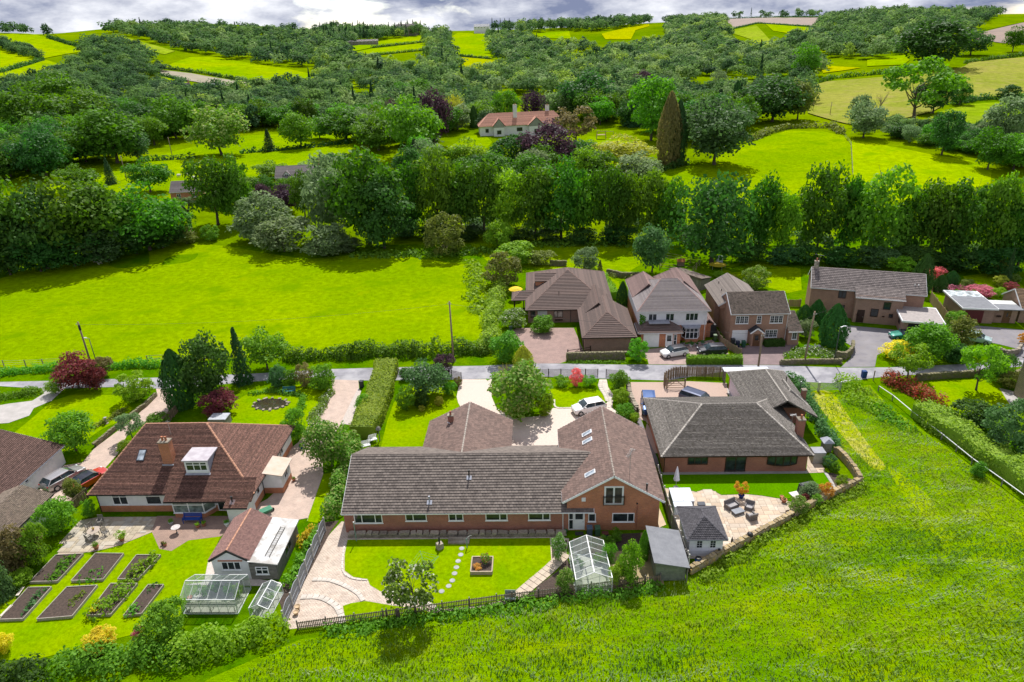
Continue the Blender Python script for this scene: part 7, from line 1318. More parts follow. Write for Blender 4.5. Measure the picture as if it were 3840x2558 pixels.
# long grass of the meadow: tufts of blades, too many to count
def meadow_grass():
    rs=np.random.RandomState(5);poly=[(37.76,79.04,0),(43.75,80.66,0),(43.34,75.51,0),(45.25,67.52,0),(47.59,55.74,0),(46.74,50.42,0),(35.92,32.69,0),(-1.46,30.61,0),(-25.63,32.41,0),(-21.87,37.58,0),(-19.06,39.58,0),(-12.22,40.67,0),(-1.62,43.19,0),(9.64,45.37,0),(13.22,46.38,0),(18.42,50.23,0),(26.51,56.19,0),(33.31,59.7,0),(33.85,64.49,0),(33.05,69.92,0),(34.73,76.84,0)]
    xs=[p[0]for p in poly];ys=[p[1]for p in poly];N0=120000
    X=rs.uniform(min(xs),max(xs),N0);Y=rs.uniform(min(ys),max(ys),N0);keep=np.array([inpoly(x,y,poly)for x,y in zip(X,Y)]);X,Y=X[keep],Y[keep]
    f=np.sin(X*.35+np.sin(Y*.21)*2)*np.sin(Y*.31+np.cos(X*.17)*2);tall=np.clip(.5+.5*f+rs.normal(size=len(X))*.25,0.1,1.2)
    # the trodden track stays short
    tx=35.5+(80-Y)*.09;tall*=np.where((np.abs(X-tx-1.5)<2.6)&(Y>57),.25,1)
    # wheel lines swept through the grass
    for line in([(14.64,37.43,0),(20.53,40.57,0),(25.98,43.57,0),(31.67,47.4,0),(38.6,50.23,0),(44.43,52.24,0)],[(15.79,35.93,0),(21.79,38.61,0),(28.1,41.75,0),(35.26,46.22,0),(40.75,49.37,0)],[(41.11,49.65,0),(39.7,46.7,0),(39.12,43.77,0)],[(-8.21,37.2,0),(1.86,39.24,0),(12.61,41.85,0),(20.89,45.67,0)]):
        for a,b in zip(line[:-1],line[1:]):
            dx,dy=b[0]-a[0],b[1]-a[1];L2=dx*dx+dy*dy;tt=np.clip(((X-a[0])*dx+(Y-a[1])*dy)/L2,0,1);ds=np.hypot(X-a[0]-tt*dx,Y-a[1]-tt*dy);tall*=np.where(ds<.42,.12,1)
    n=len(X);a=rs.uniform(0,6.28,n);h=.12+.26*tall;ln=rs.uniform(.1,.5,n)*h;C=np.stack([X,Y,h*.5],1)
    lean=.5+.9*np.sin(X*.11+1)*np.sin(Y*.09);A=np.stack([np.cos(a)*ln+.10*lean*h,np.sin(a)*ln-.18*np.abs(lean)*h,h*.55],1);B=np.stack([-np.sin(a),np.cos(a),np.zeros(n)],1)*(.035+.03*rs.uniform(0,1,n))[:,None]
    m,Nn,L,p,out=_nodes('meadow_blades');tc=Nn.new('ShaderNodeTexCoord');o=tc.outputs['Object'];geo=Nn.new('ShaderNodeNewGeometry')
    mp=Nn.new('ShaderNodeMapping');mp.inputs['Rotation'].default_value=(0,0,rad(-28));mp.inputs['Scale'].default_value=(.35,1,1);L.new(o,mp.inputs[0])
    base=ramp(Nn,L,noise(Nn,L,mp.outputs[0],.13,5,.6),[(.38,(.085,.22,.018)),(.5,(.19,.33,.018)),(.62,(.34,.42,.035))])
    base=mixc(Nn,L,ramp(Nn,L,noise(Nn,L,mp.outputs[0],.32,6,.65,1.2),[(.5,(0,0,0)),(.66,(.9,.9,.9))]),base,(.47,.56,.30))
    base=mixc(Nn,L,.5,base,ramp(Nn,L,geo.outputs['Random Per Island'],[(0,(.3,.3,.3)),(1,(.7,.7,.7))]),'OVERLAY')
    L.new(base,p.inputs['Base Color']);p.inputs['Roughness'].default_value=.6;t=Nn.new('ShaderNodeBsdfTranslucent');L.new(base,t.inputs[0]);mx=Nn.new('ShaderNodeMixShader');mx.inputs[0].default_value=.4;L.new(p.outputs[0],mx.inputs[1]);L.new(t.outputs[0],mx.inputs[2]);L.new(mx.outputs[0],out.inputs[0])
    tag(link('meadow_grass',quadmesh('meadow_grass',C,A,B,m)),'long wind-blown meadow grass in the foreground field',None,None,'stuff')
meadow_grass()

# ------------------------------------------------------------------ walls, fences, gates
STONES=[]
for k in range(5):
    q=MB();r_=random.Random(k);P8=[Vector((x*.5*r_.uniform(.86,1),y*.5*r_.uniform(.86,1),z*.5*r_.uniform(.8,1)))for x in(-1,1)for y in(-1,1)for z in(-1,1)]
    for f in((0,1,3,2),(4,6,7,5),(0,4,5,1),(2,3,7,6),(0,2,6,4),(1,5,7,3)):q.face([P8[i]for i in f])
    STONES.append(q)
def drystone(name,label,pts,h,t=.4,m=None,cop=True,sl=.42,rows=5,seed=3):
    """dry-stone wall: every coping stone its own object; the many small stones of the body one mesh"""
    m=m or M_stone;w=thing(name,label,'wall');r_=random.Random(seed);b=MB();core=MB();coreM=mat('wall_core',(.10,.085,.065),(.06,.05,.04),s=4);protos=[]
    for a,c in zip(pts[:-1],pts[1:]):
        a,c=Vector((a[0],a[1],0)),Vector((c[0],c[1],0));d=c-a;L=d.length
        if L<.05:continue
        d/=L;ang=math.atan2(d.y,d.x);core.box(((a+c)/2+Vector((0,0,h/2-.02))),(L,t*.8,h-.06),ang)
        for k in range(rows):
            s=-r_.uniform(0,.2);rh=(h-.02)/rows
            while s<L:
                ln=r_.uniform(.22,.5)
                for sd in(-1,1):
                    e=Vector((-d.y,d.x,0))*(sd*t*.38);M=Matrix.Translation(a+d*(s+ln/2)+e+Vector((0,0,rh*(k+.5))))@Matrix.Rotation(ang+r_.uniform(-.06,.06),4,'Z');src=STONES[r_.randrange(5)];i=len(b.v);sc=(ln*.97,t*.34,rh*.97)
                    b.v+=[tuple(M@Vector((v[0]*sc[0],v[1]*sc[1],v[2]*sc[2])))for v in src.v];b.f+=[tuple(i+j for j in f)for f in src.f];b.r+=[0]*len(src.f);b.mi+=[0]*len(src.f)
                s+=ln
        if cop:
            s=0
            while s<L:
                ln=r_.uniform(.6,1.4)*sl;k=r_.randrange(5)
                while len(protos)<5:o=STONES[len(protos)].build('coping_stone',m,w);protos.append(o.data);o.scale=(.01,.01,.01);o.location=a;bpy.data.objects.remove(o)
                o=link('coping_stone',protos[k],w,a+d*(s+ln/2)+Vector((0,0,h+.07)));o.rotation_euler=(r_.uniform(-.1,.1),r_.uniform(-.1,.1),ang+r_.uniform(-.12,.12));o.scale=(ln*.93,t*r_.uniform(.85,1.15),.2*r_.uniform(.6,1.5));s+=ln
    core.build('core',coreM,w);b.build('stones',m,w,kind='stuff');return w
T_lich=mat('lichened_stone',ov=.6,c=(.36,.29,.18),c2=(.22,.185,.14),s=3,detail=7,bmp=.05,bs=8,rough=.95,c3=(.40,.27,.09),s3=1.8)
drystone('stone_wall','lichened dry-stone wall curving round the flagged patio',curve([(13.14,46.84,0),(16.81,49.27,0),(21.29,52.16,0),(24.24,54.1,0),(28.14,56.67,0),(32.15,59.01,0),(33.42,59.79,0)],3,False),.62,.45,T_lich,seed=1)
drystone('stone_wall','dry-stone wall between the small beehive-shaped box and the meadow track',curve([(33.42,59.79,0),(33.59,61.69,0),(33.5,63.83,0),(33.27,65.33,0)],3,False),.75,.45,T_lich,seed=2)
drystone('stone_wall','low stone wall beside the blue car and clipped bushes',[(12.14,81.55,0),(12.01,78.07,0),(12.37,74.82,0)],.7,.5,M_stone,seed=3)
drystone('stone_wall','roadside gritstone wall in front of the dark bungalow garage',[(4.29,90.16,0),(12.63,90.27,0)],1.05,.45,M_stoneM,seed=4,rows=6)
drystone('stone_wall','curved gritstone wall round the flower bank on the road',curve([(34.39,87.61,0),(38.69,87.8,0),(42.66,87.67,0)],2,False),.6,.4,M_stoneM,seed=5)
drystone('stone_wall','taller curved gritstone wall at the grey drive entrance',curve([(42.91,89.63,0),(43.87,89.1,0),(45.72,91.06,0),(46.67,93.12,0)],3,False),.95,.4,M_stoneM,seed=6)
drystone('stone_wall','mossy roadside wall along the right front lawn',[(50.49,82.36,0),(53.92,82.83,0),(58.96,83.29,0),(60.99,83.36,0)],.75,.45,M_stoneM,seed=7)
drystone('stone_wall','low wall round the planter on the right asphalt drive',curve([(66.15,90.56,0),(66.43,89.29,0),(68.18,89.73,0),(69.86,91.46,0)],2,False),.75,.4,M_stone,seed=8)
drystone('stone_wall','low wall at the end of the right front lawn',[(63.64,82.83,0),(65.58,83.88,0)],.8,.4,M_stoneM,seed=9)
drystone('stone_wall','low stone kerb wall between the left lawn and block drive',[(-52.28,80.76,0),(-52.24,77.93,0),(-52.78,74.53,0),(-53.09,71.35,0),(-53.38,68.38,0)],.45,.35,M_stoneM,cop=True,seed=10)
drystone('stone_wall','garden wall at the back of the paddock behind the white house',[(14.03,128.68,0),(16.56,126.38,0),(19.75,126.19,0)],.9,.4,M_stoneM,seed=11)
drystone('stone_wall','old wall behind the dark bungalow chimney',[(2.9,134.7,0),(6.1,134.1,0)],1.0,.4,M_stoneM,seed=12)
drystone('retaining_wall','low stone retaining wall along the foot of the long bungalow',[(-18.5,51.95),(-2.2,51.95),(2.2,51.95)],.34,.5,M_stone,sl=.85,rows=2,seed=13)

def boards(name,label,pts,h,m,bw=.14,gap=.01,posts=2.4,cat='fence',pm=None,top=None,pick=False,rail=True,th=.022,z0=.0):
    """boarded or picket fence: each board and post its own part"""
    w=thing(name,label,cat);pm=pm or m;me=None;pme=None;tot=0
    for a,c in zip(pts[:-1],pts[1:]):
        a,c=Vector((a[0],a[1],z0)),Vector((c[0],c[1],z0));d=c-a;L=d.length;d/=L;ang=math.atan2(d.y,d.x);nrm=Vector((d.y,-d.x,0))
        n=max(1,int(L/(bw+gap)))
        if me is None:
            q=MB()
            if pick:q.face([(-bw/2,-th,0),(bw/2,-th,0),(bw/2,-th,h-.05),(0,-th,h),(-bw/2,-th,h-.05)]);q.face([(-bw/2,th,0),(-bw/2,th,h-.05),(0,th,h),(bw/2,th,h-.05),(bw/2,th,0)]);q.bx(-bw/2,bw/2,-th+.002,th-.002,0,h-.05)
            else:q.bx(-bw/2,bw/2,-th/2,th/2,.03,h)
            o=q.build('picket' if pick else 'board',m,w);me=o.data;bpy.data.objects.remove(o);o=MB().bx(-.05,.05,-.05,.05,0,h+.06).build('post',pm,w);pme=o.data;bpy.data.objects.remove(o)
        for k in range(n):
            if tot>290:break
            tot+=1
            o=link('picket' if pick else 'board',me,w,a+d*((k+.5)*L/n)+nrm*(.045 if pick else .02*(k%2)),ang);o.rotation_euler=(rnd.uniform(-.015,.015),rnd.uniform(-.012,.012),ang)
        for k in range(int(L/posts)+2):
            s=min(L,k*posts);link('post',pme,w,a+d*s-nrm*.07,ang)
        if rail:
            for z in(h*.25,h*.78):MB().bar(a-nrm*.025+Vector((0,0,z)),c-nrm*.025+Vector((0,0,z)),.04,.08).build('rail',pm,w)
    return w
boards('picket_fence','long weathered picket fence between the apple tree lawn and the meadow',[(-19.95,40.69,0),(-12.83,41.95,0),(-2.47,43.78,0),(6.77,45.28,0),(10.39,45.79,0)],.85,M_wood,.075,.065,2.3,pick=True,pm=M_woodG)
boards('close_board_fence','pale close-boarded fence between the long bungalow and the hot tub',[(12.55,60.8),(12.6,54.0),(12.9,49.5),(13.0,47.2)],1.8,M_woodG,.15,.005,1.83,pm=mat('pale_fence_post',(.55,.53,.48),(.45,.43,.4),s=4))
boards('entrance_fence','curved boarded fence along the road beside the field-style gate',curve([(17.1,81.3),(17.2,82.6),(18.3,83.8),(19.6,84.3),(23,84.2),(25.6,84.0)],3,False),1.55,M_wood,.13,.012,2.0)
boards('timber_fence','boarded fence between the white house and the brick house drives',[(27.84,98.7,0),(27.85,94.68,0),(29.48,90.27,0)],1.25,M_wood,.15,.005,1.8)
boards('timber_fence','new pale boarded fence beside the flat-roofed garage',[(67.13,110.98,0),(65.6,105.11,0),(64.14,99.29,0)],1.8,M_woodN,.15,.005,1.8)
boards('timber_fence','dark boarded fence beside the two-headed cypress',[(-47.11,77.02,0),(-47.11,74.4,0),(-47.35,72.97,0)],1.2,M_wood,.15,.005,1.8)
boards('timber_fence','short dark fence beside the white bungalow corner',[(-48.26,58.37,0),(-48.46,57.33,0),(-48.57,56.32,0)],1.2,M_wood,.15,.005,1.5)
boards('garden_fence','boarded fence between the long brick house and brick house',[(42.85,109.56,0),(44.85,109.46,0)],1.3,M_woodN,.15,.005,1.8)
def lattice(name,label,pts,h,m,z0=.0,step=.13,cat='trellis',concave=0):
    w=thing(name,label,cat)
    for a,c in zip(pts[:-1],pts[1:]):
        a,c=Vector((a[0],a[1],z0)),Vector((c[0],c[1],z0));d=c-a;L=d.length;d/=L;n=max(1,round(L/1.83))
        for k in range(n):
            s0,s1=L*k/n,L*(k+1)/n;q=MB();p0,p1=a+d*(s0+.06),a+d*(s1-.06);kk=int((s1-s0)/step)
            for j in range(kk+1):x=p0.lerp(p1,j/kk);q.bar(x+Vector((0,0,.08)),x+Vector((0,0,h)),.025,.02)
            for j in range(int(h/step)+1):z=min(.08+j*step,h);q.bar(p0+Vector((0,0,z)),p1+Vector((0,0,z)),.02,.025)
            q.build('lattice_panel',m,w)
        for k in range(n+1):x=a+d*(L*k/n);MB().bx(-.045,.045,-.045,.045,0,h+.06).build('post',m,w,loc=x)
    return w
M_trel=mat('dark_stained_trellis',(.085,.06,.045),(.06,.042,.03),s=4)
lattice('front_trellis','dark lattice fence behind the purple bush by the road',[(-19.97,86.06,0),(-16.64,85.8,0),(-12.08,85.47,0),(-10.66,84.65,0)],1.0,M_trel)
lattice('front_trellis','dark lattice fence by the golden cypress and pink shrub',[(-6.28,83.94,0),(-4.67,85.23,0),(1.56,85.33,0),(8.41,85.11,0)],1.0,M_trel)
lattice('front_trellis','short dark lattice fence right of the garden path',[(9.54,84.98,0),(11.63,84.44,0)],1.0,M_trel)
def arched_fence():
    w=thing('arched_fence','grey fence of arched slatted panels between concrete posts beside the block paving','fence');m=mat('grey_fence_slat',(.30,.31,.33),(.23,.24,.26),s=3);y0=41.0;L=1.95
    sl={}
    for k in range(7):
        a=Vector((-21.1+.02*k,y0+k*L,0));MB().bx(-.06,.06,-.06,.06,0,1.75).build('post',mat('concrete_post',(.42,.41,.39),(.36,.35,.33)),w,loc=a)
        if k==6:break
        for j in range(17):
            t=(j+.5)/17;h=1.5+.28*math.sin(math.pi*t)
            if j not in sl:o=MB().bx(-.012,.012,-.035,.035,.1,h).build('slat',m,w);sl[j]=o.data;bpy.data.objects.remove(o)
            link('slat',sl[j],w,a+Vector((.012*(j%2),.08+t*(L-.16),0)))
        q=MB();pr=None
        for j in range(13):
            t=j/12;p=a+Vector((0,.06+t*(L-.12),1.5+.28*math.sin(math.pi*t)))
            if pr:q.bar(pr,p,.05,.05)
            pr=p
        q.build('top_rail',m,w)
        for z in(.3,.9):MB().bar(a+Vector((.03,.06,z)),a+Vector((.03,L-.06,z)),.04,.05).build('rail',m,w)
arched_fence()
def bar_gate(name,label,a,b,h,m,bars=5,dia=True,r=.03,round_=False):
    g=thing(name,label,'gate');a,b=Vector((a[0],a[1],0)),Vector((b[0],b[1],0))
    for p in(a,b):MB().bx(-.08,.08,-.08,.08,0,h+.15).build('gatepost' if not round_ else 'stile',m,g,loc=p)
    for k in range(bars):
        z=.18+(h-.22)*(k/(bars-1))**.85;q=MB()
        (q.tube(a+Vector((0,0,z)),b+Vector((0,0,z)),r,r,6)if round_ else q.bar(a+Vector((0,0,z)),b+Vector((0,0,z)),.03,.085));q.build('bar',m,g)
    if dia:
        q=MB();q.bar(a+Vector((0,-.03,.2)),b.lerp(a,.45)+Vector((0,-.03,h)),.03,.07);q.bar(b+Vector((0,-.03,.2)),a.lerp(b,.45)+Vector((0,-.03,h)),.03,.07);q.build('brace',m,g)
bar_gate('five_bar_gate','wooden five-bar gate standing open by the boarded entrance fence',(17.2,80.9),(19.6,81.0),1.35,M_wood)
bar_gate('field_gate','galvanised field gate, the half nearer the ivy hedge',(34.4,80.0),(36.6,79.7),1.2,M_steel,6,True,.025,True)
bar_gate('field_gate','galvanised field gate, the half nearer the wild grass bank',(36.75,79.7),(39.5,79.8),1.2,M_steel,6,True,.025,True)
bar_gate('drive_gate','open dark timber gate behind the roadside stone wall',(4.51,91.16,0),(7.93,92.26,0),1.1,M_brown,3,True)
def post_rail(name,label,pts,h,m,rails=1,sp=2.2,rm=None,rr=.045):
    w=thing(name,label,'fence')
    for a,c in zip(pts[:-1],pts[1:]):
        a,c=Vector((a[0],a[1],gz(a[0],a[1]))),Vector((c[0],c[1],gz(c[0],c[1])));L=(c-a).length;n=max(1,int(L/sp))
        for k in range(n):MB().bx(-.05,.05,-.05,.05,-.1,h+.05).build('post',m,w,loc=a.lerp(c,k/n))
        for j in range(rails):z=h*(j+1)/rails;MB().tube(a+Vector((0,0,z)),c+Vector((0,0,z)),rr,rr,6).build('rail',rm or m,w)
    return w
post_rail('white_rail','long white pipe rail between the meadow and the beech hedge',[(44.29,79.54,0),(44.89,77.03,0),(45.28,73.01,0),(46.11,67.88,0),(46.66,62.98,0),(47.48,59.15,0),(48.07,56.08,0)],.75,M_woodG,1,2.4,M_upvc,.05)
post_rail('field_fence','post and wire fence at the road edge of the wide pasture, left end',[(-84.48,90.97,0),(-77.62,90.89,0),(-72.46,91.31,0)],1.0,M_woodG,3,2.5,M_steel,.012)
post_rail('field_fence','post and wire fence by the feathery conifer along the pasture',[(-59.18,91.75,0),(-55.98,92.09,0)],1.0,M_woodG,2,2.2,M_woodG,.03)
post_rail('field_fence','thin fence dividing the bright pasture from the mown one',[(120.5,277.2,3.1),(116.4,261.6,2.5),(107.8,239.8,1.3),(98.8,217.1,0)],1.2,M_wood,2,6,M_woodG,.03)
post_rail('chicken_run_fence','timber and mesh fence of the chicken run under the weeping beech',[(24.7,131,0),(26.8,137.4,-0.1),(29.7,135.1,-0.1),(33,132.5,0),(30.5,127.31,0),(27.13,128.96,0),(24.6,130.6,0)],1.5,M_wood,3,2.0,M_wood,.03)
post_rail('gate_post_row','single timber post by the wild grass bank',[(44.99,82.53,0),(45.19,82.3,0)],1.4,M_wood,0,.4)

# ------------------------------------------------------------------ poles, lamps, wires
def pole(label,loc,h,m=None,steps=True,lean=0.0,arm=False):
    t=thing('telegraph_pole',label,'pole',loc);q=MB();q.tube((0,0,-.3),(lean,0,h),.15,.105,9);q.build('shaft',m or M_wood,t,True)
    if arm:MB().tube((lean,0,h-.5),(lean*.9,0,h-1.3),.16,.16,8).build('collar',M_black,t)
    b=MB();b.bar((lean-.25,-.14,h-.35),(lean+.25,-.14,h-.35),.05);b.build('bracket',M_steel,t)
    for s in(-1,1):MB().lathe((lean+s*.2,-.14,h-.33),[(.05,0),(.06,.08),(.03,.14)],6).build('insulator',mat('porcelain',(.4,.38,.36)),t)
pole('tall wooden pole at the corner of the wide pasture by the road',(-12.3,89.99,0),9.6);pole('wooden pole with equipment behind the maroon maples',(-66.17,89.16,0),7.8,arm=True);pole('leaning wooden pole in the flower bank by the road',(37.8,87.98,0),7.9,lean=.35);pole('stout wooden post at the roadside before the brick house',(31.18,87.24,0),5.1)
pole('thin pole in the sheep pasture',(-137.4,261.9,4.5),7.5);pole('pole left of the feathery round ash',(-133.1,221.5,4.1),7.5);pole('short dark post at the foot of the thistle pasture',(135.9,352.6,4.5),5);pole('second dark post at the foot of the thistle pasture',(138.5,338,4.1),6);pole('pale pole beside the tall open ash',(179.3,328.2,4.7),8)
def lamp(label,loc,h,yaw):
    t=thing('street_lamp',label,'street lamp',loc,yaw);MB().tube((0,0,0),(0,0,h),.075,.045,8).build('column',mat('lamp_column',(.07,.08,.07),rough=.5),t,True);MB().tube((0,0,h-.05),(-.45,0,h+.08),.03,.03,6).build('bracket',M_steel,t)
    q=MB();q.box((-.62,0,h+.09),(.55,.2,.1),taper=.7);q.build('lantern',mat('lantern_shell',(.7,.72,.72),rough=.4),t)
lamp('slim street lamp beside the pole behind the maroon maples',(-66.63,91.01,0),4.4,.0);lamp('slim street lamp by the dark conifer at the grey drive',(41.88,87.84,0),5.6,rad(180))
def wire(label,a,b,sag=.6):
    q=MB();pr=None
    for k in range(13):
        t=k/12;p=Vector(a).lerp(Vector(b),t)-Vector((0,0,sag*4*t*(1-t)))
        if pr:q.tube(pr,p,.014,.014,4,False)
        pr=p
    tag(q.build('overhead_wire',M_black),label,'wire')
a_=(-12.3,89.99,0);b_=(37.8,87.98,0);c_=(31.18,87.24,0);d_=(-66.17,89.16,0)
wire('overhead wire between the pasture corner pole and the roadside post',(a_[0],a_[1],9.2),(c_[0],c_[1],4.9));wire('overhead wire between the roadside post and leaning pole',(c_[0],c_[1],4.9),(b_[0]+.35,b_[1],7.4),.3);wire('overhead wire from the left pole along the wide pasture',(d_[0],d_[1],7.4),(a_[0],a_[1],9.2),.9);wire('overhead wire from the leaning pole to the long brick house',(b_[0]+.35,b_[1],7.4),(52,103.5,4.4),.2)

# ------------------------------------------------------------------ vehicles
M_tyre=mat('tyre_rubber',(.018,.018,.018),(.025,.025,.025),rough=.8);M_rim=mat('alloy_rim',(.42,.43,.45),(.3,.31,.32),metal=.7,rough=.35);M_carglass=glassmat('car_glass',(.02,.03,.035),.04)
M_lampc=mat('headlamp',(.7,.72,.74),rough=.15);M_lampr=mat('tail_lamp',(.35,.015,.012),rough=.25)
def paint(name,c,metal=.3):return mat(name,c,scl(c,.93),rough=.32,s=1,metal=metal,coat=.8,spec=.5)
def car(name,label,loc,yaw,pm,L=4.1,W=1.75,H=1.46,roofm=None,style='hatch'):
    """front of the car points along +x before yaw"""
    t=thing(name,label,'car',loc,yaw,'parked cars');hw=W/2
    S={'hatch':[(0,.74,.26,.44),(.02,.86,.18,.50),(.08,.95,.15,.57),(.27,1,.14,.665),(.5,1,.14,.69),(.78,1,.14,.71),(.95,.95,.17,.72),(.985,.9,.2,.62),(1,.82,.26,.5)],
         'suv':[(0,.78,.28,.48),(.02,.9,.2,.56),(.06,.97,.17,.6),(.26,1,.16,.655),(.5,1,.16,.67),(.8,1,.16,.68),(.965,.97,.19,.68),(.99,.93,.22,.58),(1,.86,.28,.48)],
         'sport':[(0,.68,.22,.42),(.02,.84,.16,.48),(.1,.95,.13,.58),(.33,1,.12,.70),(.55,1,.12,.73),(.8,1,.13,.75),(.94,.96,.17,.74),(.985,.88,.22,.64),(1,.78,.3,.52)],
         'saloon':[(0,.72,.26,.44),(.02,.86,.18,.5),(.09,.95,.15,.57),(.29,1,.14,.665),(.5,1,.14,.69),(.78,1,.14,.70),(.94,.96,.17,.69),(.985,.9,.22,.6),(1,.8,.28,.48)]}[style]
    b=MB();rings=[]
    for(x,w,zb,zt)in S:
        X=L*(.5-x);w=w*hw;zb,zt=zb*H,zt*H;zm=zb+(zt-zb)*.5
        rings.append([(X,-w*.9,zb),(X,-w,zb+.08*H),(X,-w*1.0,zm),(X,-w*.97,zt-.05*H),(X,-w*.86,zt),(X,0,zt+.025*H),(X,w*.86,zt),(X,w*.97,zt-.05*H),(X,w,zm),(X,w,zb+.08*H),(X,w*.9,zb)])
    for r0,r1 in zip(rings[:-1],rings[1:]):
        for k in range(10):b.face([r0[k],r1[k],r1[k+1],r0[k+1]])
        b.face([r0[10],r1[10],r1[0],r0[0]])
    b.face(rings[0]);b.face(list(reversed(rings[-1])));b.build('body',pm,t,False)
    a0,a1,r0,r1,wt={'hatch':(.24,.97,.40,.86,.74),'suv':(.24,.985,.36,.93,.80),'sport':(.34,.80,.47,.68,.70),'saloon':(.26,.90,.41,.74,.74)}[style]
    z0,z1=S[4][3]*H-.02,H;xb=lambda q:L*(.5-q);wb=hw*.93;w1=hw*wt
    A,B,C,Dq=[(xb(a0),s*wb,z0-.03)for s in(-1,1)],[(xb(r0),s*w1,z1-.05)for s in(-1,1)],[(xb(r1),s*w1,z1-.05)for s in(-1,1)],[(xb(a1),s*wb*.97,z0)for s in(-1,1)]
    q=MB();q.face([A[0],A[1],B[1],B[0]]);q.build('windscreen',M_carglass,t);q=MB();q.face([Dq[1],Dq[0],C[0],C[1]]);q.build('rear_window',M_carglass,t)
    for s in(0,1):q=MB();f=[A[s],B[s],C[s],Dq[s]];q.face(f if s else list(reversed(f)));q.build('side_window',M_carglass,t)
    q=MB();n=6
    pr=None
    for k in range(n+1):
        u=k/n;X=xb(r0)+(xb(r1)-xb(r0))*u;zz=z1-.05+.05*math.sin(math.pi*(.12+.76*u));row_=[(X,y*w1,zz-(.03 if abs(y)>.9 else 0))for y in(-1,-.6,0,.6,1)]
        if pr:
            for j in range(4):q.face([pr[j],pr[j+1],row_[j+1],row_[j]])
        pr=row_
    q.build('roof',roofm or pm,t,True);g=MB();pw=.07
    for s in(0,1):
        g.bar(A[s],B[s],pw,.05);g.bar(Dq[s],C[s],pw*1.3,.05);g.bar(B[s],C[s],.05,.05);m0=tuple((Vector(A[s])*.48+Vector(Dq[s])*.52));m1=tuple((Vector(B[s])*.5+Vector(C[s])*.5));g.bar(m0,m1,.05,.04)
    g.build('pillars',roofm or pm,t);rw=.225*H if style!='sport' else .25*H
    for x in(.17,.81):
        for s in(-1,1):
            o=MB().tube((0,-.1,0),(0,.1,0),rw,rw,16).build('wheel',M_tyre,t,loc=(L*(.5-x),s*(hw-.06),rw));q=MB();q.tube((0,s*.09,0),(0,s*.108,0),rw*.68,rw*.6,12);q.build('rim',M_rim,o)
    for s in(-1,1):
        MB().box((L*(.5-.045),s*hw*.66,.50*H),(.16,.34,.12),rz=-s*.35).build('headlight',M_lampc,t);MB().box((L*(.5-.982),s*hw*.72,.58*H),(.1,.28,.14),rz=s*.3).build('tail_light',M_lampr,t);MB().box((xb(a0)-.3,s*(hw+.07),z0+.08),(.12,.18,.12)).build('mirror',pm,t)
    MB().bx(L/2-.02,L/2+.012,-.26,.26,.28*H,.36*H).build('number_plate',M_upvc,t);MB().bx(L/2-.06,L/2+.004,-hw*.5,hw*.5,.2*H,.27*H).build('grille',M_black,t)
    return t
def yaw_(f,r):return math.atan2(f[1]-r[1],f[0]-r[0])
P_white=paint('white_car_paint',(.80,.80,.80),0);P_black=paint('black_car_paint',(.018,.018,.028));P_green=paint('teal_green_car_paint',(.0,.17,.12));P_silver=paint('silver_car_paint',(.42,.40,.40),.6);P_red=paint('red_car_paint',(.50,.025,.012),.1);P_blue=paint('blue_car_paint',(.02,.07,.22));P_navy=paint('navy_car_paint',(.014,.025,.075))
car('hatchback_car','white hatchback with black roof parked before the white house',(20.1,91.2,.03),yaw_((19.0,90.0),(21.6,90.8)),P_white,4.06,1.77,1.44,P_black,'hatch')
car('dark_car','black hatchback parked behind the clipped box hedge',(25.7,91.6,.03),rad(183),P_black,4.3,1.8,1.47,None,'hatch')
car('sports_car','teal green sports car on the grey asphalt drive',(55.6,96.0,.03),rad(178),P_green,4.3,1.85,1.28,P_black,'sport')
car('white_car','white hatchback behind the gabled wing on the pink gravel drive',(6.4,75.3,.03),yaw_((5.0,74.0),(7.7,74.9)),P_white,4.3,1.8,1.55,None,'hatch')
car('blue_suv','bright blue upright SUV beside the low stone wall',(14.0,75.6,.03),rad(-95),P_blue,4.5,1.85,1.75,None,'suv')
car('navy_estate','dark navy estate car on the drive behind the grey hipped roof',(20.4,76.9,.03),yaw_((21.8,75.6),(18.9,78.1)),P_navy,4.7,1.85,1.6,None,'suv')
car('silver_car','silver hatchback beside the white-walled house',(-52.6,61.2,.03),rad(66),P_silver,4.4,1.85,1.5,None,'hatch')
car('red_car','red convertible with black roof beside the silver car',(-49.6,61.0,.03),rad(65),P_red,4.2,1.8,1.34,P_black,'saloon')
p_=(-25.7,268.9,2.7);car('distant_car','dark blue pick-up parked on the mansion forecourt',(p_[0],p_[1],p_[2]+.05),rad(170),P_navy,5,1.9,1.7,None,'suv')
p_=(66.21,93.18,0);car('pale_car','pale car half hidden behind the yellow-green maple by the asphalt drive',(p_[0]-1.0,p_[1]+1.2,.03),rad(-35),paint('pale_teal_paint',(.45,.6,.58)),4.0,1.7,1.4,None,'hatch')

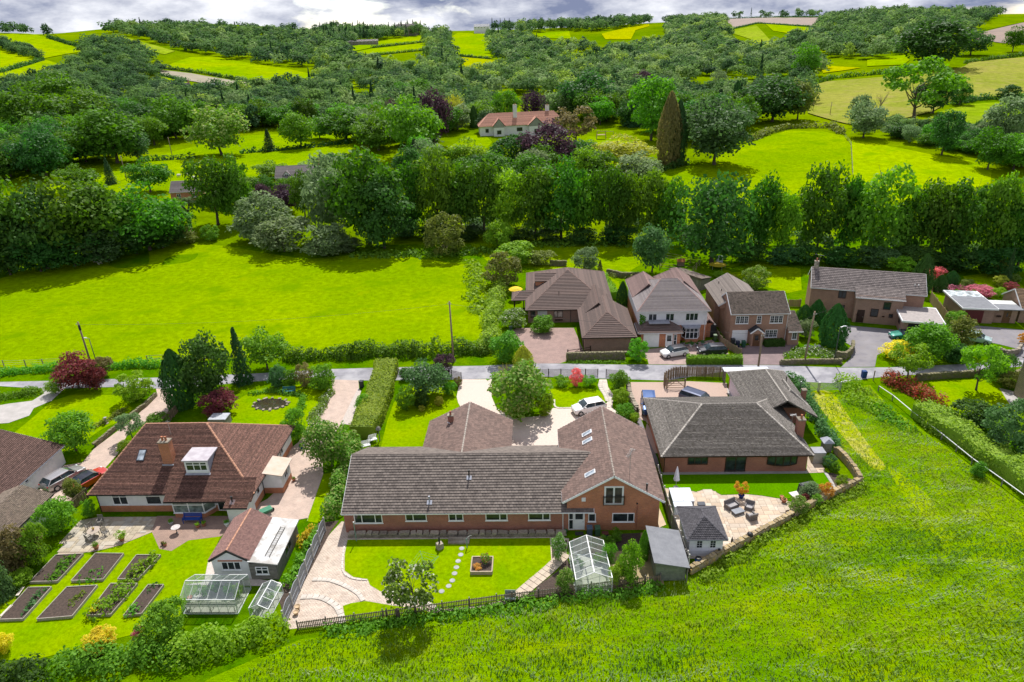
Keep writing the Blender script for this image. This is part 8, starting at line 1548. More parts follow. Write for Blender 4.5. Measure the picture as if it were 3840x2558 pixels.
# ------------------------------------------------------------------ glasshouses, sheds, summerhouse
def glasshouse(label,loc,yaw,W,L,he,hr,nx,plants=6,seed=1,fm=None):
    """gabled glasshouse: long axis along local y, origin at the middle of the floor"""
    fm=fm or M_alu;g=thing('glasshouse',label,'greenhouse',loc,yaw);f=MB();x,y=W/2,L/2
    for s in(-1,1):
        f.bar((s*x,-y,0),(s*x,-y,he),.05);f.bar((s*x,y,0),(s*x,y,he),.05);f.bar((s*x,-y,he),(s*x,y,he),.06);f.bar((s*x,-y,.04),(s*x,y,.04),.06,.08);f.bar((-x,s*y,.04),(x,s*y,.04),.06,.08)
        for e in(-1,1):f.bar((e*x,s*y,he),(0,s*y,hr),.05)
        f.bar((-x*.3,s*y,0),(-x*.3,s*y,hr-.25),.035);f.bar((x*.3,s*y,0),(x*.3,s*y,hr-.25),.035)
    f.bar((0,-y,hr),(0,y,hr),.08);f.build('frame',fm,g)
    for k in range(1,nx):
        yy=-y+L*k/nx;b=MB()
        for s in(-1,1):b.bar((s*x,yy,0),(s*x,yy,he),.03);b.bar((s*x,yy,he),(0,yy,hr),.03)
        b.build('glazing_bar',fm,g)
    for k in range(nx):
        y0,y1=-y+L*k/nx+.01,-y+L*(k+1)/nx-.01
        for s in(-1,1):
            q=MB();q.face([(s*x,y0,.06),(s*x,y1,.06),(s*x,y1,he),(s*x,y0,he)]);q.build('pane',M_clear,g);q=MB();q.face([(s*x,y0,he),(s*x,y1,he),(0,y1,hr),(0,y0,hr)]);q.build('pane',M_clear,g)
    for s in(-1,1):q=MB();q.face([(-x,s*y,.06),(x,s*y,.06),(x,s*y,he),(0,s*y,hr),(-x,s*y,he)]);q.build('pane',M_clear,g)
    MB().bx(-x,x,-y,y,.03,.05).build('floor',mat('glasshouse_floor',(.52,.47,.42),(.40,.36,.32),s=1.5,detail=6),g)
    b=MB();b.bx(-x+.1,-x+.65,-y+.2,y-.2,.7,.74)
    for yy in(-y+.3,0,y-.3):
        for xx in(-x+.14,-x+.6):b.bx(xx-.02,xx+.02,yy-.02,yy+.02,.05,.7)
    b.build('bench',M_woodG,g);r_=random.Random(seed)
    return g
glasshouse('long white-framed glasshouse beside the felt-roofed shed',(4.35,46.9,0),rad(4),3.1,4.7,1.6,2.3,6,fm=mat('white_glasshouse_frame',(.78,.78,.77),rough=.4))
glasshouse('wide aluminium glasshouse in front of the white outbuilding',(-27.9,43.75,0),rad(90),2.9,4.7,1.6,2.3,6)
glasshouse('small low glasshouse beside the wide aluminium one',(-23.4,43.3,0),rad(-4),1.7,2.8,1.0,1.45,3)
for k,(x,y,lf,nm,lb)in enumerate(((-29.4,44.2,'n','tomato_plant','leafy vine inside the wide glasshouse, left'),(-27.2,44.6,'n','tomato_plant','leafy vine inside the wide glasshouse, back middle'),(-26.3,44.3,'l','tomato_plant','leafy vine inside the wide glasshouse, right'),(-28.4,44.7,'n','tomato_plant','leafy vine inside the wide glasshouse, left of middle'),(-23.4,43.6,'l','seedling_plants','green plants inside the small low glasshouse'),(3.4,47.6,'n','seedling_plants','green plants on the bench of the long white glasshouse'),(5.2,48.4,'l','seedling_plants','plants at the back of the long white glasshouse'))):
    plant(nm,lb,(x,y,.05,1.2 if k<4 else .9,1.0),'tuft',lf,k,'plant')
def pot(label,loc,r=.22,h=.4,m=None,leaf=None,pl=.5,kind='tuft',name='plant_pot',seed=0):
    t=thing(name,label,'pot',loc);MB().lathe((0,0,0),[(r*.65,0),(r*.95,h*.85),(r*1.08,h*.87),(r*1.08,h),(r*.9,h),(r*.85,h*.9),(0.01,h*.88)],12).build('pot',m or M_terra,t,True)
    if leaf:inst('foliage',crown(kind,seed%3,LF[leaf]),t,(0,0,h*.85),seed,(pl*1.1,pl*1.1,pl),LF[leaf])
    return t
pot('orange terracotta pot inside the wide glasshouse',(-29.9,43.2,.7),.2,.35)
def felt_shed():
    h=thing('felt_roofed_shed','weathered green-grey shed with grey felt roof beside the picket fence','shed');m=mat('green_grey_boards',(.20,.22,.16),(.14,.16,.115),s=3,detail=6)
    x0,x1,y0,y1=9.95,12.55,46.0,50.2;b=MB()
    b.face([(x0,y0,0),(x1,y0,0),(x1,y0,1.75),(x0,y0,2.25)]);b.face([(x1,y0,0),(x1,y1,0),(x1,y1,1.75),(x1,y0,1.75)]);b.face([(x1,y1,0),(x0,y1,0),(x0,y1,2.25),(x1,y1,1.75)]);b.face([(x0,y1,0),(x0,y0,0),(x0,y0,2.25),(x0,y1,2.25)]);b.build('wall',m,h)
    for k in range(11):MB().bx(x0+.01,x1-.01,y0-.025,y0-.003,.02+k*.155,.02+k*.155+.148).build('board',m,h)
    r=MB();X0,X1,Y0,Y1=x0-.25,x1+.25,y0-.35,y1+.3;z=lambda x:2.27-(x-x0)*.19
    for q in([(X0,Y0,z(X0)),(X1,Y0,z(X1)),(X1,Y1,z(X1)),(X0,Y1,z(X0))],[(X0,Y0,z(X0)-.06),(X0,Y1,z(X0)-.06),(X1,Y1,z(X1)-.06),(X1,Y0,z(X1)-.06)],[(X0,Y0,z(X0)-.06),(X1,Y0,z(X1)-.06),(X1,Y0,z(X1)),(X0,Y0,z(X0))],[(X0,Y1,z(X0)-.06),(X0,Y0,z(X0)-.06),(X0,Y0,z(X0)),(X0,Y1,z(X0))]):r.face(q)
    o=r.build('roof',M_felt,h);
    for k in(1,2,3):xx=X0+(X1-X0)*k/4;MB().bar((xx,Y0,z(xx)+.006),(xx,Y1,z(xx)+.006),.06,.012).build('felt_seam',M_felt,o)
    window(h,(x0,48.0,.95),2.6,.7,rad(-90),3,1,M_woodG,False)
    MB().bx(x1+.05,x1+.12,y0-.3,y0-.1,.0,1.5).build('door_panel',M_woodG,h)
felt_shed()
def summerhouse():
    h=thing('summerhouse','white-boarded summerhouse with dark shingle pyramid roof on the patio','summerhouse');m=mat('white_painted_boards',(.74,.74,.78),(.68,.68,.72),s=3);x0,x1,y0,y1=13.45,16.45,49.0,53.1
    walls(h,rect(x0,x1,y0,y1),0,2.15,m)
    for k in range(14):MB().bx(x0+.005,x1-.005,y0-.022,y0-.003,.03+k*.15,.03+k*.15+.143).build('board',m,h)
    hiproof(h,x0,x1,y0,y1,2.15,3.35,'y',1.55,1.55,T_shing,.16,.2,over=.3,name='roof',gut=M_lead)
    for x in(14.35,15.55):window(h,(x,y0-.025,.95),.62,.95,0,1,1,m,False,bars=1)
    o=link('wall_planter',None,h);MB().bx(16.05,16.25,y0-.2,y0-.03,.75,.95).build('planter',M_black,o)
T_shing=tilemat('dark_bitumen_shingle',(.085,.08,.088),(.055,.052,.058),lichen=(.2,.2,.21),lich=.7)
summerhouse()
t=thing('blue_barrel','blue plastic water barrel with black lid behind the summerhouse','barrel',(14.06,47.81,0));MB().lathe((0,0,0),[(.26,0),(.29,.1),(.30,.25),(.285,.27),(.30,.3),(.30,.62),(.285,.64),(.29,.8),(.24,.86)],16).build('drum',mat('blue_plastic',(.015,.10,.36),rough=.35),t,True);MB().lathe((0,0,.83),[(.27,0),(.28,.05),(.2,.09)],14).build('lid',M_black,t,True)
def box_thing(name,label,loc,d,m,yaw=0,cat='box',lidm=None,lid=.06):
    t=thing(name,label,cat,loc,yaw);MB().box((0,0,(d[2]-lid)/2),(d[0],d[1],d[2]-lid),taper=.97).build('body',m,t);MB().box((0,0,d[2]-lid/2),(d[0]+.05,d[1]+.05,lid),taper=.97).build('lid',lidm or m,t);return t
M_vinyl=mat('pale_grey_cover',(.50,.53,.58),(.44,.47,.52),s=2,rough=.5);M_wicker=mat('grey_wicker',(.17,.155,.15),(.12,.11,.105),s=25,bmp=.01,bs=60)
t=thing('hot_tub','square hot tub under a pale grey cover beside the closed parasol','hot tub',(14.35,56.9,0));MB().box((0,0,.42),(2.15,2.15,.84),taper=.98).build('tub',mat('tub_panel',(.25,.25,.27)),t);MB().box((-.54,0,.90),(1.06,2.2,.1)).build('cover_half',M_vinyl,t);MB().box((.54,0,.90),(1.06,2.2,.1)).build('cover_half',M_vinyl,t)
box_thing('storage_chest','pale grey storage chest between the hot tub and the summerhouse',(14.15,55.2,0),(1.8,.8,1.05),M_vinyl)
box_thing('hot_tub_step','dark step box beside the hot tub',(16.26,56.28,0),(.7,.5,.3),mat('dark_plastic',(.08,.085,.1)))
t=thing('parasol','closed white parasol beside the hot tub','parasol',(14.3,59.3,0));MB().tube((0,0,0),(0,0,2.6),.025,.025,8).build('pole',M_steel,t);MB().lathe((0,0,1.0),[(.03,0),(.34,.02),(.30,.1),(.24,.6),(.14,1.2),(.04,1.6),(.02,1.65)],14).build('canopy',mat('white_canvas',(.72,.70,.72),(.64,.62,.65),s=4),t,True);MB().lathe((0,0,0),[(.28,0),(.26,.08),(.05,.1)],12).build('base',M_black,t)
def wicker(name,label,loc,yaw,w,d,back=True):
    t=thing(name,label,'chair' if back else 'table',loc,yaw)
    if back:
        MB().box((0,0,.17),(w,d,.28),taper=.96).build('base',M_wicker,t);MB().box((0,-.03,.36),(w-.28,d-.2,.12)).build('cushion',mat('grey_cushion',(.33,.31,.31),(.28,.27,.27),s=4),t);q=MB();q.box((0,d/2-.07,.55),(w,.12,.56),rx=-.2);q.build('backrest',M_wicker,t)
        for s in(-1,1):MB().box((s*(w/2-.07),-.05,.42),(.12,d-.1,.26)).build('armrest',M_wicker,t)
    else:
        MB().box((0,0,.17),(w,d,.3),taper=.94).build('base',M_wicker,t);MB().box((0,0,.35),(w+.05,d+.05,.04)).build('table_top',mat('grey_glass_top',(.25,.26,.28),rough=.2),t)
wicker('wicker_sofa','grey wicker two-seat sofa on the patio',(19.17,55.94,0),rad(28),1.35,.8);wicker('wicker_armchair','grey wicker armchair at the far side of the patio set',(20.86,55.69,0),rad(-28),.85,.8);wicker('wicker_armchair','grey wicker armchair with its back to the stone wall',(20.65,54.2,0),rad(-160),.85,.8);wicker('wicker_table','low grey wicker table between the sofa and armchairs',(19.55,55.01,0),rad(22),1.1,.65,False)
def slat_chair(label,loc,yaw,m,name='garden_chair',w=.5):
    t=thing(name,label,'chair',loc,yaw)
    for k in range(5):MB().bx(-w/2,w/2,-.24+k*.1,-.17+k*.1,.42,.45).build('seat_slat',m,t)
    for k in range(5):MB().box((-w/2+.05+k*(w-.1)/4,.27,.72),(.06,.03,.55),rx=-.18).build('back_slat',m,t)
    for x in(-w/2+.03,w/2-.03):
        MB().bar((x,-.25,0),(x,-.22,.62),.045).build('leg',m,t);MB().bar((x,.25,0),(x,.33,1.0),.045).build('leg',m,t);MB().bar((x,-.26,.63),(x,.28,.63),.05,.03).build('armrest',m,t)
for(p_,y_,l_)in(((-43.78,51.43,0),rad(150),'slatted garden chair nearest the vegetable beds at the round table'),((-42.73,52.3,0),rad(60),'slatted folding chair right of the round table'),((-45.01,53.23,0),rad(-120),'slatted garden chair left of the round table'),((-44.28,54,0),rad(10),'dark slatted chair behind the round table')):slat_chair(l_,p_,y_,M_woodG)
t=thing('round_table','round wooden table with a small flower pot on the slabbed terrace','table',(-43.81,52.26,0));MB().lathe((0,0,.69),[(.6,0),(.62,.02),(.6,.04)],20).build('table_top',mat('bleached_teak',(.38,.31,.25),(.3,.25,.2),s=3),t)
for a_ in range(4):MB().bar((.42*math.cos(a_*1.571+.5),.42*math.sin(a_*1.571+.5),0),(.3*math.cos(a_*1.571+.5),.3*math.sin(a_*1.571+.5),.69),.05).build('leg',M_woodG,t)
p_=(-43.81,52.26,0);pot('small pot of yellow flowers on the round table',(p_[0],p_[1],.73),.09,.14,None,'yel',.22)
def bench(label,loc,yaw,m,L=1.5):
    t=thing('garden_bench',label,'bench',loc,yaw)
    for k in range(4):MB().bx(-L/2,L/2,-.22+k*.12,-.12+k*.12,.43,.46).build('seat_slat',m,t)
    for k in range(3):MB().box((0,.27+.02*k,.6+k*.14),(L,.03,.1),rx=-.15).build('back_slat',m,t)
    for x in(-L/2+.08,L/2-.08):MB().bar((x,-.2,0),(x,-.2,.62),.06).build('leg',m,t);MB().bar((x,.22,0),(x,.32,.98),.06).build('leg',m,t);MB().bar((x,-.24,.63),(x,.28,.63),.06,.04).build('armrest',m,t)
bench('blue painted bench under the bay window',(-34.9,54.2,.03),0,mat('cobalt_paint',(.015,.06,.28),(.012,.05,.22)),1.9);bench('teal bench beside the pond',(-33.89,81.08,0),rad(5),mat('teal_paint',(.03,.17,.2),(.025,.14,.17)),1.7)
t=thing('pedestal_table','small round white table in front of the blue bench','table',(-35.79,52.64,0));MB().tube((0,0,0),(0,0,.68),.04,.04,8).build('pedestal',M_black,t);MB().lathe((0,0,.68),[(.42,0),(.44,.02),(.42,.04)],18).build('table_top',mat('mosaic_top',(.6,.55,.52),(.4,.36,.34),s=9),t);MB().lathe((0,0,0),[(.2,0),(.05,.06)],10).build('foot',M_black,t)
t=thing('tripod_grill','lidded black kettle barbecue against the patio wall','barbecue',(19.52,51,0));MB().lathe((0,0,.5),[(.05,0),(.27,.15),(.3,.25),(.25,.42),(.08,.5)],14).build('kettle',M_black,t,True)
for a_ in range(3):MB().bar((.28*math.cos(a_*2.09),.28*math.sin(a_*2.09),0),(.1*math.cos(a_*2.09),.1*math.sin(a_*2.09),.58),.03).build('leg',M_black,t)
slat_chair('black folding chair beside the kettle barbecue',(17.91,50.1,0),rad(60),M_black,'folding_chair')
t=thing('covered_barbecue','barbecue under a black cover on a white slab','barbecue',(27.31,58.38,0));MB().box((0,0,.5),(1.5,.7,1.0),rz=.3,taper=.88).build('cover',mat('black_cover',(.035,.037,.042),(.055,.057,.06),s=4,rough=.5),t);MB().box((0,0,1.03),(1.3,.5,.1),rz=.3,taper=.8).build('lid_hump',mat('black_cover',(.035,.037,.042)),t)
p_=(26.31,57.9,0);o=MB().box((p_[0],p_[1],.05),(1.2,1.0,.04),rz=.3).build('slab',mat('white_slab',(.72,.66,.58)),None);tag(o,'single pale slab under the covered barbecue','slab')
box_thing('storage_box','pale beige storage box at the side of the square bungalow',(30.59,64.03,0),(1.3,1.2,1.35),mat('beige_panel',(.52,.47,.42)),0,'box',mat('grey_lid',(.3,.3,.33)))
t=thing('bird_house','grey timber beehive-shaped box with pitched lid behind the stone wall','hutch',(32.33,65.96,0));MB().box((0,0,.6),(.9,.9,1.2),taper=.95).build('body',M_woodG,t);q=MB();q.prism([(-.6,-.6),(.6,-.6),(.6,.6),(-.6,.6)],1.2,1.26);q.face([(-.6,-.6,1.26),(.6,-.6,1.26),(0,-.3,1.65)]);q.face([(.6,-.6,1.26),(.6,.6,1.26),(0,.3,1.65),(0,-.3,1.65)]);q.face([(.6,.6,1.26),(-.6,.6,1.26),(0,.3,1.65)]);q.face([(-.6,.6,1.26),(-.6,-.6,1.26),(0,-.3,1.65),(0,.3,1.65)]);q.build('lid',M_lead,t)
for p_,l_,r_,m_,lf,pl in(((20.54,57.43,0),'deep blue pot holding the orange acer',.3,mat('blue_glaze',(.01,.03,.2),rough=.15),None,0),((24.59,57.31,0),'terracotta pot at the lawn edge by the grey-green shrub',.2,M_terra,None,0),((24.6,56.7,0),'larger terracotta bowl at the lawn edge',.28,M_terra,'rf',.3),((24.34,54.28,0),'dark half barrel against the patio wall',.42,M_brown,None,0),((-40.67,51.5,0),'terracotta pot with pale shrub on the terrace edge',.27,M_terra,'l',.9),((-42.54,50.36,0),'terracotta pot with small palm beside the lawn',.25,M_terra,'n',.6),((-36.95,53.88,0),'pale pot with fern left of the blue bench',.24,mat('pale_pot',(.5,.5,.52)),'n',.5),((-31.15,53.61,0),'white pot with green plant by the porch',.24,M_upvc,'n',.5),((-34.01,53.39,0),'low pot of leafy hosta by the french door',.2,M_terra,'l',.45),((-33.51,53.64,0),'second hosta pot by the french door',.2,M_terra,'l',.45),((-36.31,50.88,0),'small dark pot on the brick terrace',.16,M_brown,'br',.3),((-36.01,50.74,0),'small rusty pot beside the dark one',.16,M_terra,'ol',.3),((-20.63,42.84,0),'pale empty pot against the arched fence',.24,mat('tan_pot',(.5,.36,.22)),None,0),((-20.57,42.26,0),'second pale pot against the arched fence',.22,mat('tan_pot',(.5,.36,.22)),None,0),((-26.8,61.05,0),'small pot beside the side porch',.2,M_terra,'n',.35),((-27.92,67.42,0),'bright blue pot by the drive of the white bungalow',.28,mat('blue_glaze2',(.01,.06,.3),rough=.2),'n',.5),((23.15,93.97,0),'small conifer in a white pot by the bay window',.22,M_upvc,'y',.8),((22.65,94.41,0),'grey pot left of the small conifer by the bay window',.2,M_lead,'n',.4),((24.03,94.22,0),'bushy pot right of the small conifer by the bay window',.22,M_lead,'d',.5),((25.01,94.61,0),'grey-green potted shrub by the white house corner',.24,M_lead,'bl',.6),((22.2,94.86,0),'golden potted shrub at the bay window',.22,M_lead,'l',.5),((2.46,52.38,0),'small green pot at the foot of the downpipe',.18,mat('green_pot',(.03,.2,.05)),None,0)):
    pot(l_,p_,r_,r_*1.5,m_,lf,pl,seed=hash_(l_))
# wheelie bins
def bin_(label,loc,yaw,c,lidc=None,h=1.05):
    t=thing('wheelie_bin',label,'bin',loc,yaw);m=mat('bin_'+str(c),c,rough=.5);ml=mat('bin_'+str(lidc),lidc,rough=.45)if lidc else m
    MB().box((0,0,h*.47),(.44,.5,h*.86),taper=1.15).build('body',m,t);MB().box((0,-.02,h*.95),(.56,.62,.08),taper=.9).build('lid',ml,t)
    for s in(-1,1):MB().tube((s*.2,.24,.1),(s*.27,.24,.1),.1,.1,10).build('wheel',M_tyre,t)
    MB().bar((-.24,.33,h*.9),(.24,.33,h*.9),.035).build('handle',ml,t)
for p_,l_,c_,lc in(((4.71,51.95,0),'slate blue wheelie bin behind the long glasshouse',(.05,.075,.11),(.10,.14,.2)),((5.46,51.94,0),'green wheelie bin behind the long glasshouse',(.035,.09,.05),(.06,.14,.08)),((29.95,93.57,0),'navy wheelie bin before the brick house garage',(.015,.022,.05),None),((30.86,93.67,0),'dark green wheelie bin before the brick house garage',(.02,.09,.055),None),((29.52,94.58,0),'grey wheelie bin half behind the timber fence',(.05,.055,.06),None),((27.22,96.12,0),'green wheelie bin beside the white house',(.05,.10,.04),(.16,.22,.13)),((-4.18,100.78,0),'green wheelie bin in front of the white-flowered shrub',(.03,.07,.05),None),((-24.23,82.57,0),'black wheelie bin by the gravel strip and clipped hedge',(.03,.035,.045),None),((-49.29,57.98,0),'grey bin beside the small maple',(.1,.11,.12),None)):
    bin_(l_,p_,rnd.uniform(-.1,.1),c_,lc)
box_thing('recycling_box','low dark recycling box beside the green wheelie bin',(6.18,51.82,0),(.6,.45,.4),mat('teal_crate',(.03,.08,.08)),0,'box',mat('red_brown_lid',(.12,.04,.03)))
box_thing('log_store','black cupboard in the passage beside the white house',(27.19,97.77,0),(.8,.8,2.1),M_black,0,'cupboard')
# the long bungalow's back lawn
t=thing('raised_planter','square timber planter of red poppies on the back lawn','planter',((-5.29,47.73,0)[0],(-5.29,47.73,0)[1],0));m_=mat('planter_timber',(.42,.33,.24),(.34,.27,.2),s=3)
for(x,y,w_,d_)in((0,-.95,1.95,.1),(0,.95,1.95,.1),(-.95,0,.1,1.8),(.95,0,.1,1.8)):MB().box((x,y,.2),(w_,d_,.4)).build('board',m_,t)
MB().bx(-.9,.9,-.9,.9,.0,.33).build('soil',M_soil,t);p_=(-5.29,47.73,0)
plant('poppy_plant','tall red poppies in the square planter',(p_[0]+.3,p_[1]+.3,.33,1.0,1.0),'tuft','rf',1,'plant');plant('bedding_plant','yellow and maroon bedding plants in the square planter',(p_[0]-.4,p_[1]-.45,.33,.3,.8),'tuft','o',2,'plant')
for k,(x,y)in enumerate(((1018,1057),(1012,1092),(998,1128),(988,1163),(978,1197),(965,1237),(945,1268),(905,1297))):pass
for k,p_ in enumerate(((-7.37,50.16,0),(-7.39,49.32,0),(-7.54,48.48,0),(-7.62,47.68,0),(-7.71,46.92,0),(-7.82,46.05,0),(-8.07,45.39,0),(-8.62,44.78,0))):
    tag(MB().lathe((p_[0],p_[1],.027),[(.24,0),(.25,.02),(.23,.03)],14).build('stepping_stone',mat('grey_step_stone',(.36,.36,.37),(.28,.28,.29),s=4)),'round grey stepping stone, %s from the long bungalow'%nth(k),'stepping stone','stepping stones across the lawn')
def post_thing(name,label,loc,h,m,cat,r=.04,top=None):
    t=thing(name,label,cat,loc);MB().tube((0,0,0),(0,0,h),r,r,8).build('post',m,t)
    if top:top(t)
post_thing('clothes_post','green clothes post at the left end of the back lawn',(-17.61,51.29,0),2.2,mat('green_post',(.18,.28,.24)),'post',.045,lambda t:MB().tube((0,0,2.15),(0,0,2.3),.07,.07,8).build('cap',M_steel,t))
post_thing('pump_post','bent grey-green hand pump by the lawn steps',(-6.87,50.26,0),1.1,mat('green_post',(.18,.28,.24)),'post',.05,lambda t:MB().path([(0,0,1.05),(.1,.1,1.2),(.35,.3,1.22),(.45,.4,1.1)],.03).build('spout',M_steel,t))
t=thing('stone_pedestal','black figure on a stone block at the lawn edge','statue',(-9.44,50.24,0));MB().box((0,0,.3),(.62,.55,.6),rz=.6,taper=.9).build('block',M_stone,t);MB().lathe((0,0,.6),[(.1,0),(.06,.1),(.12,.3),(.08,.5),(.1,.62),(.05,.72)],10).build('figure',M_black,t,True)
t=thing('rotary_dryer','green rotary clothes dryer on the back lawn behind the apple tree','clothes dryer',(-10.29,46.69,0));m_=mat('green_dryer',(.05,.25,.2));MB().tube((0,0,0),(0,0,1.5),.025,.025,8).build('pole',m_,t)
for a_ in range(4):
    e_=(1.35*math.cos(a_*1.571+.4),1.35*math.sin(a_*1.571+.4),1.75);MB().bar((0,0,1.1),e_,.025).build('arm',m_,t)
q=MB()
for rr in(.5,.8,1.1,1.33):
    for a_ in range(4):f_=lambda a,k=rr:(k*math.cos(a*1.571+.4),k*math.sin(a*1.571+.4),1.1+.65*k/1.35);q.bar(f_(a_),f_(a_+1),.008)
q.build('line',m_,t)
post_thing('tree_stump','cut tree stump post beside the apple tree',(-11.89,41.85,0),.95,M_bark,'stump',.2)
t=thing('bird_table','grey-green box seat with blue crate by the picket fence','seat',(-2.62,43.78,0));MB().bx(-.45,.45,-.25,.25,.3,.36).build('seat',mat('grey_green_paint',(.22,.28,.25)),t);MB().box((0,.28,.6),(.9,.04,.5),rx=-.1).build('backrest',mat('grey_green_paint',(.22,.28,.25)),t)
for x in(-.4,.4):
    for y in(-.2,.2):MB().bx(x-.03,x+.03,y-.03,y+.03,0,.3).build('leg',mat('grey_green_paint',(.22,.28,.25)),t)
t=thing('lawn_steps','short flight of stone steps from the terrace to the back lawn','steps',((-7.73,50.7,0)[0],51.35,0))
for k in range(2):MB().bx(-1.0,1.0,-.35*k-.25,.1-.35*k,.0,.34-.15*k).build('step',M_stone,t)
t=thing('doormat','dark doormat at the white back door','mat',(3.75,52.15,.02));MB().bx(-.4,.4,-.25,.25,0,.03).build('mat',M_black,t)
# kerbs and slab paths: each stone a piece of the paving it edges
def slab_line(parent_name,pts,w,ln,m,z=.03,name='slab',gap=.015,rows=1):
    root=tag(link(parent_name,None),None,None,None,'structure');P=[Vector((p[0],p[1],0))for p in curve(pts,10,False)];acc=0;i=0;cum=[0]
    for a,b in zip(P[:-1],P[1:]):cum.append(cum[-1]+(b-a).length)
    n=max(1,int(cum[-1]/ln));me=[]
    for k in range(4):o=MB().box((0,0,.02),(ln-gap,w/rows-gap,.045+.006*k)).build(name,m,root);me.append(o.data);bpy.data.objects.remove(o)
    for k in range(n):
        s=cum[-1]*(k+.5)/n;j=max(0,min(len(P)-2,int(np.searchsorted(cum,s))-1));t_=(s-cum[j])/max(1e-6,cum[j+1]-cum[j]);c=P[j].lerp(P[j+1],t_);d=(P[j+1]-P[j]).normalized();e=Vector((-d.y,d.x,0))
        for r in range(rows):
            o=link(name,me[rnd.randrange(4)],root,c+e*((r+.5)/rows-.5)*w+Vector((0,0,z)));o.rotation_euler=(0,0,math.atan2(d.y,d.x)+rnd.uniform(-.03,.03))
    return root
M_edge=mat('pale_stone_sett',(.55,.49,.43),(.42,.38,.33),s=2,detail=5,rough=.9);M_flag=mat('buff_flagstone',(.50,.41,.31),(.40,.33,.26),s=1.2,detail=5,rough=.9)
slab_line('paving_arc',[(-20.37,46.25,0),(-18.87,46.17,0),(-17.38,45.55,0),(-15.97,44.64,0),(-15.22,43.71,0)],.42,.42,M_edge);slab_line('paving_arc',[(-20.8,44.17,0),(-19.51,44.2,0),(-18.51,43.89,0),(-17.4,43.12,0),(-16.73,42.1,0),(-16.42,41.26,0)],.55,.5,M_edge);slab_line('flag_path',[(2.33,49.42,0),(0.64,47.25,0),(-0.96,45.42,0),(-2.17,43.98,0)],1.1,.55,M_flag,rows=2);slab_line('lawn_kerb',[(-18.65,51.17,0),(-18.43,49.45,0),(-17.93,47.35,0),(-16.91,46.42,0),(-15.4,46.13,0)],.18,.5,M_edge);slab_line('lawn_kerb',[(-10.27,43.81,0),(-9.43,43.27,0),(-8.43,42.62,0)],.4,.5,M_edge);slab_line('drive_kerb',[(9.02,81.19,0),(9.54,78.99,0),(9.03,76.1,0)],.3,.4,M_edge);slab_line('drive_kerb',[(2.13,78.34,0),(2.41,76.26,0),(5.21,76.27,0)],.25,.4,M_edge);slab_line('lawn_kerb',[(30.65,61.59,0),(30.55,59.3,0),(30.08,58.71,0)],.35,.5,mat('grey_sett',(.38,.36,.34)));slab_line('border_kerb',[(-28.49,69.83,0),(-28.14,73.6,0),(-27.88,78.09,0),(-27.87,81.12,0)],.15,.5,M_edge);slab_line('garden_path',[(8.92,83.48,0),(8.64,81.65,0),(9.06,79.43,0),(9.2,77.73,0)],.9,.5,M_edge,rows=2)
# flagged patios: every flag a piece
def flags(parent_name,poly,mats,z=.032,u=.3,seed=1,rot=0.0,base=None):
    root=sheet(parent_name,poly,base or M_grout,.022);r_=random.Random(seed);xs=[p[0]for p in poly];ys=[p[1]for p in poly];x0,y0=min(xs),min(ys);W=int((max(xs)-x0)/u)+1;Hh=int((max(ys)-y0)/u)+1;used=set();me={};cnt=0
    for j in range(Hh):
        for i in range(W):
            if(i,j)in used:continue
            for(a,b)in r_.sample([(3,2),(2,3),(2,2),(3,3),(2,1),(1,2),(4,2)],7)+[(1,1)]:
                c=[(i+p,j+q)for p in range(a)for q in range(b)]
                if all(k not in used and k[0]<W and k[1]<Hh for k in c):break
            used.update(c);cx,cy=x0+(i+a/2)*u,y0+(j+b/2)*u
            if not all(inpoly(cx+sx*a*u*.36,cy+sy*b*u*.36,poly)for sx in(-1,1)for sy in(-1,1)):continue
            k=(a,b,r_.randrange(len(mats)))
            if k not in me:o=MB().box((0,0,.01),(a*u-.02,b*u-.02,.03)).build('flagstone',mats[k[2]],root);me[k]=o.data;bpy.data.objects.remove(o)
            o=link('flagstone',me[k],root,(cx,cy,z+r_.uniform(0,.004)));cnt+=1
    return root
FL=[mat('sandstone_flag_%d'%k,scl(c,.92),scl(c,.8),ov=.22,s=1.3,detail=5,rough=.9)for k,c in enumerate(((.58,.48,.37),(.54,.42,.31),(.60,.52,.42),(.52,.43,.34),(.57,.44,.32)))]
FG=[mat('weathered_flag_%d'%k,c,scl(c,.8),s=1.3,detail=5,rough=.9)for k,c in enumerate(((.44,.37,.27),(.38,.32,.23),(.47,.41,.32),(.40,.36,.3)))]
flags('flagged_patio',[(13.15,59.2,0),(15.89,58.64,0),(16.25,58.48,0),(17.05,58.88,0),(17.96,58.74,0),(18.7,57.93,0),(21.23,58.05,0),(22.7,57.78,0),(24.38,57.26,0),(25.34,56.7,0),(24.92,55.02,0),(23.91,53.99,0),(21.31,52.23,0),(18.21,50.34,0),(16.53,49.24,0),(15.97,48.64,0),(13.22,48.66,0),(13.13,55.63,0)],FL,u=.32,seed=2)
flags('side_patio',[(30.06,65.09,0),(30.73,63.3,0),(30.7,61.73,0),(28.59,61.63,0)],FL,u=.32,seed=3);flags('slab_terrace',[(-45.19,55.13,0),(-39.09,55.12,0),(-38.34,52.8,0),(-40.56,50.89,0),(-42.45,50.06,0),(-46.33,49.32,0),(-46.7,51.18,0),(-46.78,54.63,0)],FG,u=.3,seed=4)
